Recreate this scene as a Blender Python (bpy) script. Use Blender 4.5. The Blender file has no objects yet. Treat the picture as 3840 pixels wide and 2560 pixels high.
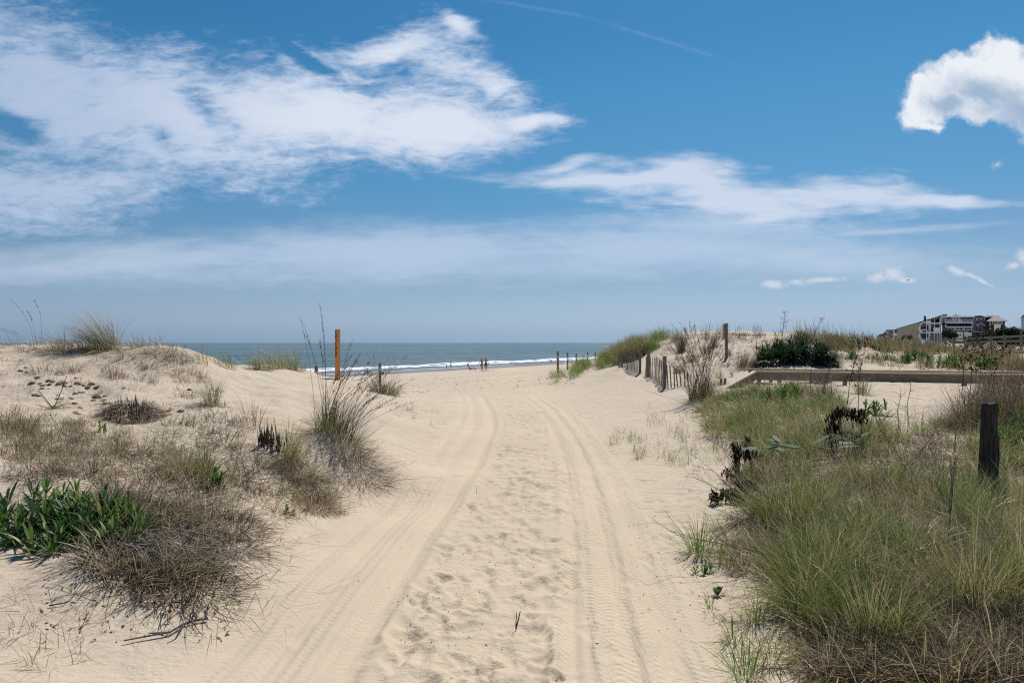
import bpy, bmesh, math, random
import numpy as np
from mathutils import Vector, Matrix
R = math.radians
F, CX, CY = 2560.0, 1920.0, 1285.0
EYE = 1.75
rng = np.random.default_rng(7)
random.seed(7)
scene = bpy.context.scene
col = scene.collection

# ------------------------------------------------------------------ camera
cam_d = bpy.data.cameras.new("camera")
cam_d.sensor_width = 36.0
cam_d.lens = 24.0
cam_d.clip_start = 0.05
cam_d.clip_end = 60000
cam = bpy.data.objects.new("camera", cam_d)
cam.location = (0, 0, EYE)
cam.rotation_euler = (R(90.0 + 0.11), 0, 0)
col.objects.link(cam)
scene.camera = cam
scene.view_settings.view_transform = 'Standard'
scene.view_settings.look = 'None'
scene.view_settings.gamma = 1.0
scene.view_settings.exposure = 0.0
scene.render.engine = 'CYCLES'
scene.cycles.max_bounces = 4
scene.cycles.transparent_max_bounces = 4
scene.cycles.use_denoising = False
scene.cycles.filter_width = 1.2
scene.cycles.use_adaptive_sampling = True
scene.cycles.adaptive_threshold = 0.02
scene.cycles.sample_clamp_indirect = 4.0

SUN_AZ, SUN_EL = 24.0, 57.0       # degrees right of forward (+Y), above horizon

# ------------------------------------------------------------------ node helper
class NT:
    def __init__(s, nt):
        s.nt = nt
    def n(s, typ, **kw):
        nd = s.nt.nodes.new(typ)
        for k, v in kw.items():
            setattr(nd, k, v)
        return nd
    def put(s, sock, v):
        if v is None:
            return
        if isinstance(v, bpy.types.NodeSocket):
            s.nt.links.new(v, sock)
        else:
            if hasattr(sock, 'default_value'):
                try:
                    sock.default_value = v
                except Exception:
                    if isinstance(v, (tuple, list)) and len(v) == 3:
                        sock.default_value = (*v, 1.0)
                    else:
                        sock.default_value = (v, v, v)
    def m(s, op, a, b=None, c=None, clamp=False):
        nd = s.n('ShaderNodeMath', operation=op, use_clamp=clamp)
        s.put(nd.inputs[0], a)
        s.put(nd.inputs[1], b)
        s.put(nd.inputs[2], c)
        return nd.outputs[0]
    def vm(s, op, a, b=None, out=0):
        nd = s.n('ShaderNodeVectorMath', operation=op)
        s.put(nd.inputs[0], a)
        s.put(nd.inputs[1], b)
        return nd.outputs[out]
    def noise(s, vec, scale, detail=4, rough=.55, dist=0, lac=2.0, out='Fac'):
        nd = s.n('ShaderNodeTexNoise')
        s.put(nd.inputs['Vector'], vec)
        nd.inputs['Scale'].default_value = scale
        nd.inputs['Detail'].default_value = detail
        nd.inputs['Roughness'].default_value = rough
        nd.inputs['Lacunarity'].default_value = lac
        nd.inputs['Distortion'].default_value = dist
        return nd.outputs[out]
    def mapr(s, v, a, b, c=0., d=1., smooth=True):
        nd = s.n('ShaderNodeMapRange', interpolation_type='SMOOTHSTEP' if smooth else 'LINEAR')
        s.put(nd.inputs['Value'], v)
        nd.inputs['From Min'].default_value = a
        nd.inputs['From Max'].default_value = b
        nd.inputs['To Min'].default_value = c
        nd.inputs['To Max'].default_value = d
        return nd.outputs['Result']
    def mapping(s, vec, loc=(0, 0, 0), rot=(0, 0, 0), sc=(1, 1, 1), typ='POINT'):
        nd = s.n('ShaderNodeMapping', vector_type=typ)
        s.put(nd.inputs['Vector'], vec)
        nd.inputs['Location'].default_value = loc
        nd.inputs['Rotation'].default_value = rot
        nd.inputs['Scale'].default_value = sc
        return nd.outputs[0]
    def mix(s, f, a, b):
        nd = s.n('ShaderNodeMix', data_type='RGBA')
        s.put(nd.inputs[0], f)
        s.put(nd.inputs[6], a)
        s.put(nd.inputs[7], b)
        return nd.outputs[2]
    def ramp(s, f, stops):
        nd = s.n('ShaderNodeValToRGB')
        s.put(nd.inputs[0], f)
        el = nd.color_ramp.elements
        while len(el) < len(stops):
            el.new(.5)
        for e, (p, c) in zip(el, stops):
            e.position = p
            e.color = (*c, 1)
        return nd.outputs[0]

# ------------------------------------------------------------------ world: sky with clouds
world = bpy.data.worlds.new("World")
scene.world = world
world.use_nodes = True
world.cycles.sampling_method = 'MANUAL'
world.cycles.sample_map_resolution = 256
W = NT(world.node_tree)
world.node_tree.nodes.clear()
sky = W.n('ShaderNodeTexSky', sky_type='NISHITA')
sky.sun_disc = False
sky.sun_elevation = R(SUN_EL)
sky.sun_rotation = R(SUN_AZ)
sky.altitude = 0
sky.air_density = 1.0
sky.dust_density = 0.6
sky.ozone_density = 2.0
SKY_STRENGTH = 0.105
tc = W.n('ShaderNodeTexCoord').outputs['Generated']
sep = W.n('ShaderNodeSeparateXYZ')
W.put(sep.inputs[0], tc)
ysafe = W.m('MAXIMUM', sep.outputs[1], 0.05)
u = W.m('DIVIDE', sep.outputs[0], ysafe)
v = W.m('DIVIDE', sep.outputs[2], ysafe)
cmb = W.n('ShaderNodeCombineXYZ')
W.put(cmb.inputs[0], u)
W.put(cmb.inputs[1], v)
P0 = cmb.outputs[0]
# gentle warp
wn = W.noise(P0, 5.0, 2, .5, out='Color')
wv = W.vm('MULTIPLY', W.vm('SUBTRACT', wn, (.5, .5, .5)), (1, 1, 0))
wsc = W.n('ShaderNodeVectorMath', operation='SCALE')
W.put(wsc.inputs[0], wv)
wsc.inputs['Scale'].default_value = .09
PW = W.vm('ADD', P0, wsc.outputs[0])

def ell(P, cx, cy, rx, ry, rot=0, s=1.0):
    q = W.mapping(P, ((cx - CX) / F, (CY - cy) / F, 0), (0, 0, R(rot)), (rx / F, ry / F, 1), 'TEXTURE')
    l = W.vm('LENGTH', q, out=1)
    f = W.m('SUBTRACT', 1.0, l)
    if s != 1.0:
        f = W.m('MULTIPLY', f, s)
    return f

def union(P, L, k=.25):
    o = None
    for e in L:
        f = ell(P, *e)
        if o is None:
            o = f
        else:
            o = W.m('SMOOTH_MAX', o, f, k)
    return o

# large cirrus sheet (angles are counter-clockwise seen from the ground)
big = union(PW, [(150, 330, 640, 340, -20, 1.0), (620, 420, 760, 310, -14, 1.15), (1150, 450, 760, 235, -4, 1.35), (1600, 470, 520, 175, 2, 1.4),
                 (1480, 190, 290, 120, 8, .85), (1700, 130, 130, 60, -35, .85), (1620, 300, 360, 150, -8, .95), (1880, 330, 160, 80, -30, .9), (1300, 300, 400, 150, -10, .7),
                 (200, 700, 520, 200, 6, .9), (2000, 452, 200, 40, 3, 1.1), (60, 130, 420, 180, -25, .6), (900, 600, 560, 90, 6, .7)], .3)
holes = union(PW, [(1170, 225, 150, 30, -28), (1580, 290, 190, 45, -12, .8), (820, 430, 120, 60, -48, .8), (40, 455, 200, 55, -8), (640, 545, 60, 40, -30, .6), (1360, 330, 70, 30, 0, .5)], .15)
st1 = W.mapping(PW, (0, 0, 0), (0, 0, R(-27)), (3.0, 12, 1), 'POINT')
n1 = W.noise(st1, 2.2, 5, .6, .35)
n1b = W.noise(W.mapping(P0, (3, 1, 0), (0, 0, R(-18)), (13, 44, 1), 'POINT'), 2.2, 5, .68, .6)
n1c = W.noise(W.mapping(P0, (7, 3, 0), (0, 0, R(12)), (16, 30, 1), 'POINT'), 1.6, 6, .68, .4)
nn = W.m('ADD', W.m('ADD', W.m('MULTIPLY', n1, .40), W.m('MULTIPLY', n1b, .33)), W.m('MULTIPLY', n1c, .27))
nd1 = W.m('SUBTRACT', nn, .5)
dens = W.m('ADD', W.m('MULTIPLY', big, 1.35), W.m('MULTIPLY', nd1, 3.5))
dens = W.m('SUBTRACT', dens, W.m('MULTIPLY', W.m('MAXIMUM', W.m('ADD', holes, .35), 0.0), .8))
a_big = W.m('MULTIPLY', W.mapr(dens, -.12, .95, 0, .95), W.mapr(u, -.75, -.25, .74, 1.0))
# second streak, right of the middle
sec = union(PW, [(2300, 680, 560, 66, 1), (2560, 690, 440, 110, -4, 1.2), (2750, 755, 560, 90, -2, 1.2), (3150, 740, 520, 90, -4, 1.1), (3500, 768, 330, 34, -3), (2100, 630, 200, 40, 14, .8)], .25)
n2 = W.noise(W.mapping(P0, (1, 5, 0), (0, 0, R(4)), (3.2, 20, 1), 'POINT'), 2.0, 6, .6, .5)
n2b = W.noise(W.mapping(P0, (1, 2, 0), (0, 0, R(-12)), (12, 34, 1), 'POINT'), 2.0, 4, .6, .3)
n2s = W.m('ADD', W.m('MULTIPLY', W.m('SUBTRACT', n2, .5), 1.9), W.m('MULTIPLY', W.m('SUBTRACT', n2b, .5), .8))
d2 = W.m('ADD', W.m('MULTIPLY', sec, 1.15), n2s)
a_sec = W.mapr(d2, -.12, 1.05, 0, .88)
# low wide veil
veil = union(P0, [(1500, 950, 1300, 150, 1, 1.2), (2500, 930, 1100, 150, 1, 1.1), (3000, 960, 900, 110, -2, .9), (500, 980, 1200, 110, 3, 1.0), (3300, 870, 620, 22, 4, .8), (2700, 850, 800, 80, -1, 1.0)], .3)
d3 = W.m('ADD', W.m('MULTIPLY', veil, 1.3), W.m('MULTIPLY', n2s, .7))
a_veil = W.mapr(d3, -.15, 1.35, 0, .70)
# contrail
trail = union(P0, [(2000, 28, 420, 11, -10), (2480, 150, 400, 13, -17)], .1)
d5 = W.m('ADD', trail, W.m('MULTIPLY', W.m('SUBTRACT', W.noise(P0, 60, 2, .6), .5), 1.4))
a_trail = W.mapr(d5, 0, 1.2, 0, .10)
# cumulus on the right
PC = W.vm('ADD', P0, W.vm('MULTIPLY', W.vm('SUBTRACT', W.noise(P0, 17, 4, .62, out='Color'), (.5, .5, .5)), (.040, .040, 0)))
cum = union(PC, [(3760, 270, 190, 150), (3630, 300, 180, 125), (3510, 340, 150, 115), (3455, 400, 100, 110, 0), (3840, 330, 230, 180),
                 (3930, 430, 240, 100), (3470, 472, 90, 34, -15, .7), (3800, 400, 220, 90, -18), (3780, 190, 100, 75), (3560, 270, 90, 60), (3450, 300, 50, 45), (3690, 390, 220, 95, -8), (3580, 370, 170, 85), (3900, 300, 220, 170)], .08)
nc = W.noise(PC, 22, 8, .66)
dc = W.m('ADD', cum, W.m('MULTIPLY', W.m('SUBTRACT', nc, .5), 1.5))
a_cum = W.mapr(dc, .0, .5, 0, .97)
low = union(P0, [(2900, 1066, 60, 22, 3), (2985, 1058, 70, 24, 3), (3070, 1050, 110, 16, 4), (3290, 1040, 55, 26, 8), (3350, 1030, 60, 34), (3400, 1050, 40, 16), (3590, 1016, 46, 22, -14),
                 (3640, 1032, 60, 12, -20), (3690, 1058, 50, 10, -25), (3840, 965, 60, 44, -10), (3800, 995, 40, 20, 20), (3740, 620, 40, 22, 30, .6)], .05)
dl = W.m('ADD', low, W.m('MULTIPLY', W.m('SUBTRACT', W.noise(P0, 52, 6, .7), .5), 2.2))
a_low = W.mapr(dl, .02, .95, 0, .78)

S = 1.0 / SKY_STRENGTH
def bright(c):
    return tuple(x * S for x in c)
# sky colour grade
G = [(0.0, (.435, .71, 1.28)), (.0137, (.42, .635, 1.13)), (.032, (.485, .615, .965)), (.0886, (.49, .585, .735)), (.144, (.385, .572, .715)),
     (.2155, (.30, .605, .745)), (.284, (.275, .62, .765)), (.349, (.23, .62, .783)), (.409, (.19, .57, .755)), (.9, (.17, .52, .75))]
grade = W.ramp(sep.outputs[2], [(a, tuple(x / 1.5 for x in c)) for a, c in G])
skyc = W.vm('MULTIPLY', sky.outputs[0], W.vm('MULTIPLY', grade, (1.5, 1.5, 1.5)))
SKYC_NODE = skyc
front = W.mapr(sep.outputs[1], .04, .3, 0, 1)
c0 = skyc
shade_v = W.m('MULTIPLY', front, a_veil)
c0 = W.mix(shade_v, c0, bright((.55, .66, .82)))
c0 = W.mix(W.m('MULTIPLY', front, a_trail), c0, bright((.6, .7, .85)))
c0 = W.mix(W.m('MULTIPLY', front, a_sec), c0, bright((.66, .73, .87)))
cc = W.mix(W.mapr(dens, .3, 1.5), bright((.50, .61, .80)), W.mix(W.mapr(u, -.7, -.2), bright((.60, .68, .84)), bright((.74, .80, .90))))
c0 = W.mix(W.m('MULTIPLY', front, a_big), c0, cc)
# the lit rim and the thick, greyer middle of the cumulus
core = union(PC, [(3700, 350, 170, 62, -8), (3850, 430, 220, 75, -12), (3560, 390, 90, 45, 0)], .3)
corem = W.mapr(W.m('ADD', core, W.m('MULTIPLY', W.m('SUBTRACT', nc, .5), 1.6)), -.6, .9)
ccum = W.mix(corem, bright((.86, .89, .94)), bright((.36, .48, .64)))
c0 = W.mix(W.m('MULTIPLY', front, a_cum), c0, ccum)
c0 = W.mix(W.m('MULTIPLY', front, a_low), c0, bright((.66, .72, .80)))
bg = W.n('ShaderNodeBackground')
W.put(bg.inputs[0], c0)
bg.inputs[1].default_value = SKY_STRENGTH
out = W.n('ShaderNodeOutputWorld')
world.node_tree.links.new(bg.outputs[0], out.inputs[0])

# ------------------------------------------------------------------ sun
sun_d = bpy.data.lights.new("sun", 'SUN')
sun_d.energy = 4.65
sun_d.angle = R(0.53)
sun_d.color = (1.0, 0.955, 0.88)
sun = bpy.data.objects.new("sun", sun_d)
ce = math.cos(R(SUN_EL))
sdir = Vector((math.sin(R(SUN_AZ)) * ce, math.cos(R(SUN_AZ)) * ce, math.sin(R(SUN_EL))))
sun.rotation_euler = sdir.to_track_quat('Z', 'Y').to_euler()
sun.location = (0, 0, 60)
col.objects.link(sun)

# ------------------------------------------------------------------ tagging helpers
def tag(o, label=None, cat=None, group=None, kind=None):
    if label:
        o['label'] = label
    if cat:
        o['category'] = cat
    if group:
        o['group'] = group
    if kind:
        o['kind'] = kind
    return o

def empty(name, loc, rz=0.0, label=None, cat=None, group=None):
    o = bpy.data.objects.new(name, None)
    o.empty_display_size = .1
    o.location = loc
    o.rotation_euler = (0, 0, rz)
    col.objects.link(o)
    return tag(o, label, cat, group)

def newmat(name):
    m = bpy.data.materials.new(name)
    m.use_nodes = True
    m.node_tree.nodes.clear()
    t = NT(m.node_tree)
    o = t.n('ShaderNodeOutputMaterial')
    return m, t, o

def principled(t, o, color, rough=.8, spec=.3, bump=None, bstr=.3, bdist=.01, metallic=0, **kw):
    p = t.n('ShaderNodeBsdfPrincipled')
    t.put(p.inputs['Base Color'], color)
    t.put(p.inputs['Roughness'], rough)
    p.inputs['Specular IOR Level'].default_value = spec
    p.inputs['Metallic'].default_value = metallic
    for k, v in kw.items():
        t.put(p.inputs[k], v)
    if bump is not None:
        b = t.n('ShaderNodeBump')
        b.inputs['Strength'].default_value = bstr
        b.inputs['Distance'].default_value = bdist
        t.put(b.inputs['Height'], bump)
        t.nt.links.new(b.outputs[0], p.inputs['Normal'])
    t.nt.links.new(p.outputs[0], o.inputs[0])
    return p

def simple_mat(name, c, rough=.8, spec=.3, var=.15, scale=12, bstr=.15, metallic=0):
    m, t, o = newmat(name)
    co = t.n('ShaderNodeTexCoord').outputs['Object']
    nz = t.noise(co, scale, 5, .6)
    d = tuple(x * (1 - var) for x in c)
    e = tuple(min(1, x * (1 + var)) for x in c)
    principled(t, o, t.mix(t.mapr(nz, .3, .7), d, e), rough, spec, nz, bstr, .01, metallic)
    return m

def mesh_np(name, V, Q=None, T=None, attrs=None, mat=None, parent=None, smooth=False, loc=None):
    """V (n,3); Q (k,4) quads; T (j,3) triangles; attrs {name: per-vertex float}"""
    me = bpy.data.meshes.new(name)
    V = np.asarray(V, dtype=np.float32)
    me.vertices.add(len(V))
    me.vertices.foreach_set('co', V.ravel())
    idx, st, tot = [], [], []
    n = 0
    if Q is not None and len(Q):
        Q = np.asarray(Q, dtype=np.int32)
        idx.append(Q.ravel())
        st.append(np.arange(len(Q)) * 4)
        tot.append(np.full(len(Q), 4))
        n = len(Q) * 4
    if T is not None and len(T):
        T = np.asarray(T, dtype=np.int32)
        idx.append(T.ravel())
        st.append(n + np.arange(len(T)) * 3)
        tot.append(np.full(len(T), 3))
    idx = np.concatenate(idx)
    st = np.concatenate(st)
    me.loops.add(len(idx))
    me.loops.foreach_set('vertex_index', idx.astype(np.int32))
    me.polygons.add(len(st))
    me.polygons.foreach_set('loop_start', st.astype(np.int32))
    if attrs:
        for k, a in attrs.items():
            at = me.attributes.new(k, 'FLOAT', 'POINT')
            at.data.foreach_set('value', np.asarray(a, dtype=np.float32))
    me.update(calc_edges=True)
    me.validate()
    if smooth:
        me.shade_smooth()
    o = bpy.data.objects.new(name, me)
    col.objects.link(o)
    if mat:
        me.materials.append(mat)
    if parent:
        o.parent = parent
    if loc is not None:
        o.location = loc
    return o

# ------------------------------------------------------------------ numpy noise
_perm = np.random.default_rng(3).permutation(256)
_perm = np.concatenate([_perm, _perm, _perm])
_ga = np.random.default_rng(4).uniform(0, 2 * np.pi, 256)
_gx, _gy = np.cos(_ga), np.sin(_ga)
def perlin(x, y):
    xi = np.floor(x).astype(np.int64)
    yi = np.floor(y).astype(np.int64)
    xf, yf = x - xi, y - yi
    xi &= 255
    yi &= 255
    def g(ix, iy, fx, fy):
        h = _perm[_perm[ix & 255] + (iy & 255)]
        return _gx[h] * fx + _gy[h] * fy
    sx = xf * xf * xf * (xf * (xf * 6 - 15) + 10)
    sy = yf * yf * yf * (yf * (yf * 6 - 15) + 10)
    a = g(xi, yi, xf, yf) * (1 - sx) + g(xi + 1, yi, xf - 1, yf) * sx
    b = g(xi, yi + 1, xf, yf - 1) * (1 - sx) + g(xi + 1, yi + 1, xf - 1, yf - 1) * sx
    return (a * (1 - sy) + b * sy) * 1.4
def fbm(x, y, o=4, r=.5):
    s, a = 0, 1.0
    for k in range(o):
        s = s + a * perlin(x * 2 ** k + 17 * k, y * 2 ** k - 9 * k)
        a *= r
    return s

# ------------------------------------------------------------------ terrain height
SEA = -4.1
SN = (0.8423, -0.5391)      # inland normal of the shoreline
def shore(x, y):
    return (x + 35.8 - .64 * (y - 122)) * SN[0]
_bs = np.array([-4000, -200, -20, 0, 14, 28, 43, 65, 83, 93, 5000.])
_bz = np.array([-14, -9, -4.9, SEA, -3.74, -2.93, -2.02, -.95, -.18, 0, 0.])
def base_h(x, y):
    return np.interp(shore(x, y), _bs, _bz)

def PX(px, py, d):
    return ((px - CX) / F * d, d, EYE - (py - CY) / F * d)
ctrl = [PX(*a) for a in [
    # left dune, seen face
    (0, 2500, 3.35), (300, 2400, 3.72), (0, 2200, 4.1), (100, 2050, 4.7), (400, 2150, 4.3), (230, 1900, 5.2), (600, 2000, 5.1),
    (0, 1700, 6.5), (300, 1700, 7.0), (600, 1750, 6.6), (900, 1700, 7.4), (1050, 1650, 7.9), (1100, 1800, 7.6),
    (0, 1500, 9.5), (250, 1450, 10.5), (500, 1540, 9), (800, 1500, 10.3), (750, 1420, 12), (300, 1380, 11.7), (100, 1330, 12.8),
    (900, 1450, 12.5), (1000, 1500, 11), (1100, 1560, 9.3), (1100, 1450, 13.5), (1000, 1400, 15.5), (1230, 1560, 9.3), (1330, 1600, 9.8),
    (1300, 1500, 13),
    (0, 1297, 14), (200, 1300, 13.5), (400, 1303, 13), (560, 1298, 12.8), (640, 1304, 12.8), (760, 1350, 15), (900, 1376, 17),
    (1000, 1380, 18), (1100, 1378, 19), (1180, 1402, 19), (1275, 1422, 19.2), (1370, 1455, 21), (1420, 1467, 20.5), (1500, 1480, 20),
    (1560, 1500, 18.5), (1450, 1600, 12.5), (1400, 1650, 11), (1480, 1560, 15), (-300, 1290, 15), (-700, 1300, 14),
    # right of the path
    (2700, 1700, 10.5), (2600, 1550, 15.5), (2480, 1460, 20.5), (2350, 1450, 22), (2200, 1450, 25), (2050, 1462, 25.5),
    (2300, 1400, 27), (2200, 1400, 31), (2100, 1415, 34), (2350, 1370, 32), (2300, 1350, 36), (2300, 1330, 40), (2250, 1348, 42),
    (2200, 1365, 43), (2130, 1388, 43), (2360, 1298, 38), (2430, 1275, 37), (2480, 1265, 36), (2560, 1265, 34), (2650, 1252, 34),
    (2700, 1245, 34), (2780, 1244, 33), (2860, 1251, 32), (2960, 1262, 31), (2450, 1340, 30), (2550, 1330, 28), (2650, 1300, 30),
    (2600, 1380, 25), (2560, 1440, 21), (2720, 1330, 27), (2850, 1330, 25), (2860, 1462, 18.7), (3000, 1458, 18.5), (2930, 1440, 19.8), (3150, 1446, 18.2), (3150, 1430, 19.3), (3400, 1442, 17.6), (3400, 1426, 18.8), (3600, 1456, 16.8), (3600, 1440, 18), (2720, 1458, 18), (2780, 1400, 22), (2900, 1345, 23),
    (2990, 1345, 24), (3000, 1372, 21.5), (3100, 1330, 26), (3100, 1382, 21.3), (3300, 1340, 27), (3300, 1386, 21.3), (3500, 1350, 28),
    (3500, 1388, 21.3), (3000, 1275, 30), (3150, 1300, 30), (3200, 1290, 38), (3300, 1306, 45), (3500, 1318, 45), (3840, 1330, 45),
    (3840, 1380, 25), (3650, 1345, 32), (2900, 1445, 17), (3000, 1440, 17), (3300, 1440, 16.5), (3450, 1445, 16), (3640, 1465, 15), (3200, 1500, 13.5),
    (3450, 1550, 11), (3300, 1600, 10), (3500, 1700, 8.5), (3150, 1700, 9), (2900, 1600, 11.5), (2900, 1520, 14), (3840, 1600, 9.5),
    (3840, 1450, 14), (3700, 1870, 7), (3250, 2420, 3.83), (3840, 2300, 4.03), (2900, 1900, 6.87), (3840, 2000, 5.6), (4300, 2000, 5.4),
    (4300, 1450, 14), (4300, 1700, 8)]]
for y in (0, 2, 4, 6.5, 9, 12, 15, 19, 23):
    for x in (-1.0, .4, 1.3):
        ctrl.append((x, y, 0.0))
for x, y, z in [(-1.75, 4, .02), (-1.85, 6.2, .02), (-1.8, 8, .02), (-1.7, 10, .03), (-1.7, 12.3, .03), (-1.8, 16, .03), (-2, 1, .05), (-4, 0, .5), (-7, 1, .8),
                (1.9, 9, .0), (2.2, 12, .02), (2.3, 15, .05), (2.0, 19, .05), (2.0, 22, .04), (1.5, 6, .0), (1.3, 4, 0), (1.7, 1, 0), (3, 0, .05), (6, 1, .15),
                # behind the crests and out on the beach
                (-13, 22, .5), (-8, 25, .1), (-20, 24, .4), (-5, 27, -.2), (-32, 36, 0), (0, 28, -.2), (2.5, 50, -.6),
                (9, 60, .2), (17, 60, 1.0), (30, 62, .8), (60, 90, 0), (55, 125, -2), (100, 150, -2.5), (150, 170, -2.5), (160, 220, -2.5), (80, 200, -2.6), (45, 48, .8)]:
    ctrl.append((x, y, z))
far0 = []
for a in (-30, 0, 30, 60):
    for s_ in (-60, -10, 5, 14, 43, 65):
        y0 = 60 + a * 1.6
        x0 = -35.8 + .64 * (y0 - 122)
        far0.append((x0 + SN[0] * s_, y0 + SN[1] * s_))
for x, y in [q for q in far0 if q[1] > 0] + [(-1, 33), (1, 40), (-10, 40), (-3, 60), (5, 75), (12, 90), (25, 120), (60, 200), (-60, 0), (-40, 15), (0, 92), (300, 900), (900, 2000), (-200, 10), (200, 0), (600, 300)]:
    ctrl.append((x, y, float(base_h(x, y))))
C = np.array(ctrl)
def _rc(x, y):
    yc = np.maximum(y + 6, 1.6)
    return x / yc, np.log(yc)
cu, cw = _rc(C[:, 0], C[:, 1])
cr = C[:, 2] - base_h(C[:, 0], C[:, 1])
_c2 = .03 ** 2
A = np.sqrt((cu[:, None] - cu) ** 2 + (cw[:, None] - cw) ** 2 + _c2)
A = A - np.eye(len(C)) * 0.004
cwt = np.linalg.solve(A, cr)

def smooth(x, a, b):
    t = np.clip((x - a) / (b - a), 0, 1)
    return t * t * (3 - 2 * t)

LY = [0, 3.5, 6, 10, 14.2, 18, 23.3, 30, 45, 80]
LXL = [-1.4, -1.24, -1.10, -.87, -.73, -.87, -1.43, -2.8, -7, -20]
LXR = [.45, .60, .85, 1.08, 1.12, 1.07, .58, -.7, -4.6, -17]
_yy = np.linspace(0, 80, 801)
def _sm(a):
    v = np.interp(_yy, LY, a)
    k = np.hanning(31)
    k /= k.sum()
    return np.convolve(np.pad(v, 15, mode='edge'), k, 'valid')
_sl, _sr = _sm(LXL), _sm(LXR)
def tracks(x, y):
    return x - np.interp(y, _yy, _sl), x - np.interp(y, _yy, _sr)

# raster of dents (footprints) near the camera
DX0, DX1, DY0, DY1, DR = -9.0, 9.0, 1.5, 34.0, .016
dent = np.zeros((int((DY1 - DY0) / DR), int((DX1 - DX0) / DR)), np.float32)
drng = np.random.default_rng(21)
def add_dent(x, y, a, L, Wd, depth):
    r = L * 1.9
    j0, j1 = int((x - r - DX0) / DR), int((x + r - DX0) / DR) + 1
    i0, i1 = int((y - r - DY0) / DR), int((y + r - DY0) / DR) + 1
    if j0 < 0 or i0 < 0 or j1 >= dent.shape[1] or i1 >= dent.shape[0]:
        return
    yy, xx = np.mgrid[i0:i1, j0:j1]
    dx = xx * DR + DX0 - x
    dy = yy * DR + DY0 - y
    c, s = math.cos(a), math.sin(a)
    p, q = (dx * c + dy * s) / L, (-dx * s + dy * c) / Wd
    wob = 1 + .25 * np.sin(3 * np.arctan2(q, p) + x * 30)
    rr = np.sqrt(p * p + q * q) * wob
    z = -depth * np.exp(-(rr / .82) ** 3) + depth * .42 * np.exp(-((rr - 1.22) / .3) ** 2)
    dent[i0:i1, j0:j1] += z.astype(np.float32)
for k in range(980):
    y = 1.8 + (drng.random() ** 1.5) * 30
    xl, xr = np.interp(y, _yy, _sl), np.interp(y, _yy, _sr)
    x = drng.uniform(xl + .53, xr - .36)
    add_dent(x, y, math.pi / 2 + drng.normal(0, .5), *((lambda q: (q, q * drng.uniform(.42, .8)))(.06 + .13 * drng.random() ** 1.6)), drng.uniform(.006, .024))
for k in range(620):
    y = 3.5 + drng.random() * 28
    xr = np.interp(y, _yy, _sr)
    x = xr + .45 + abs(drng.normal(0, 1.1))
    add_dent(x, y, drng.uniform(0, 3.14), drng.uniform(.06, .14), drng.uniform(.04, .08), drng.uniform(.005, .016))
for k in range(60):
    y = 3 + drng.random() * 26
    side = drng.integers(0, 2)
    x0 = np.interp(y, _yy, _sl if side == 0 else _sr)
    add_dent(x0 + drng.uniform(-.5, .5), y, math.pi / 2, .12, .06, drng.uniform(.006, .012))
for k in range(260):
    y = 8 + drng.random() * 24
    x = drng.uniform(-7, -2)
    add_dent(x, y, drng.uniform(0, 3.14), drng.uniform(.05, .12), drng.uniform(.04, .08), drng.uniform(.003, .009))
dent = np.clip(dent, -.035, .02)

def rut_profile(t, y, seed):
    g = lambda c, w: np.exp(-((t - c) / w) ** 2)
    w = .03 * np.sin(y * .6 + seed)
    if seed == 0:
        h = -.020 * g(.33 + w, .075) - .014 * g(-.10 + w, .08) - .009 * g(-.36, .07) + .016 * g(.47, .06) + .011 * g(.12 + w, .08) + .008 * g(-.24, .07)
    else:
        h = -.015 * g(-.30 + w, .055) - .020 * g(.02 + w, .06) - .011 * g(.26, .06) + .012 * g(-.42, .06) + .013 * g(-.13 + w, .07) + .012 * g(.14, .06) + .010 * g(.44, .06)
    h = h + .0028 * np.sin(t * 2 * np.pi / .085 + .5 * seed) * np.exp(-(t / .42) ** 6)
    return h

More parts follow.
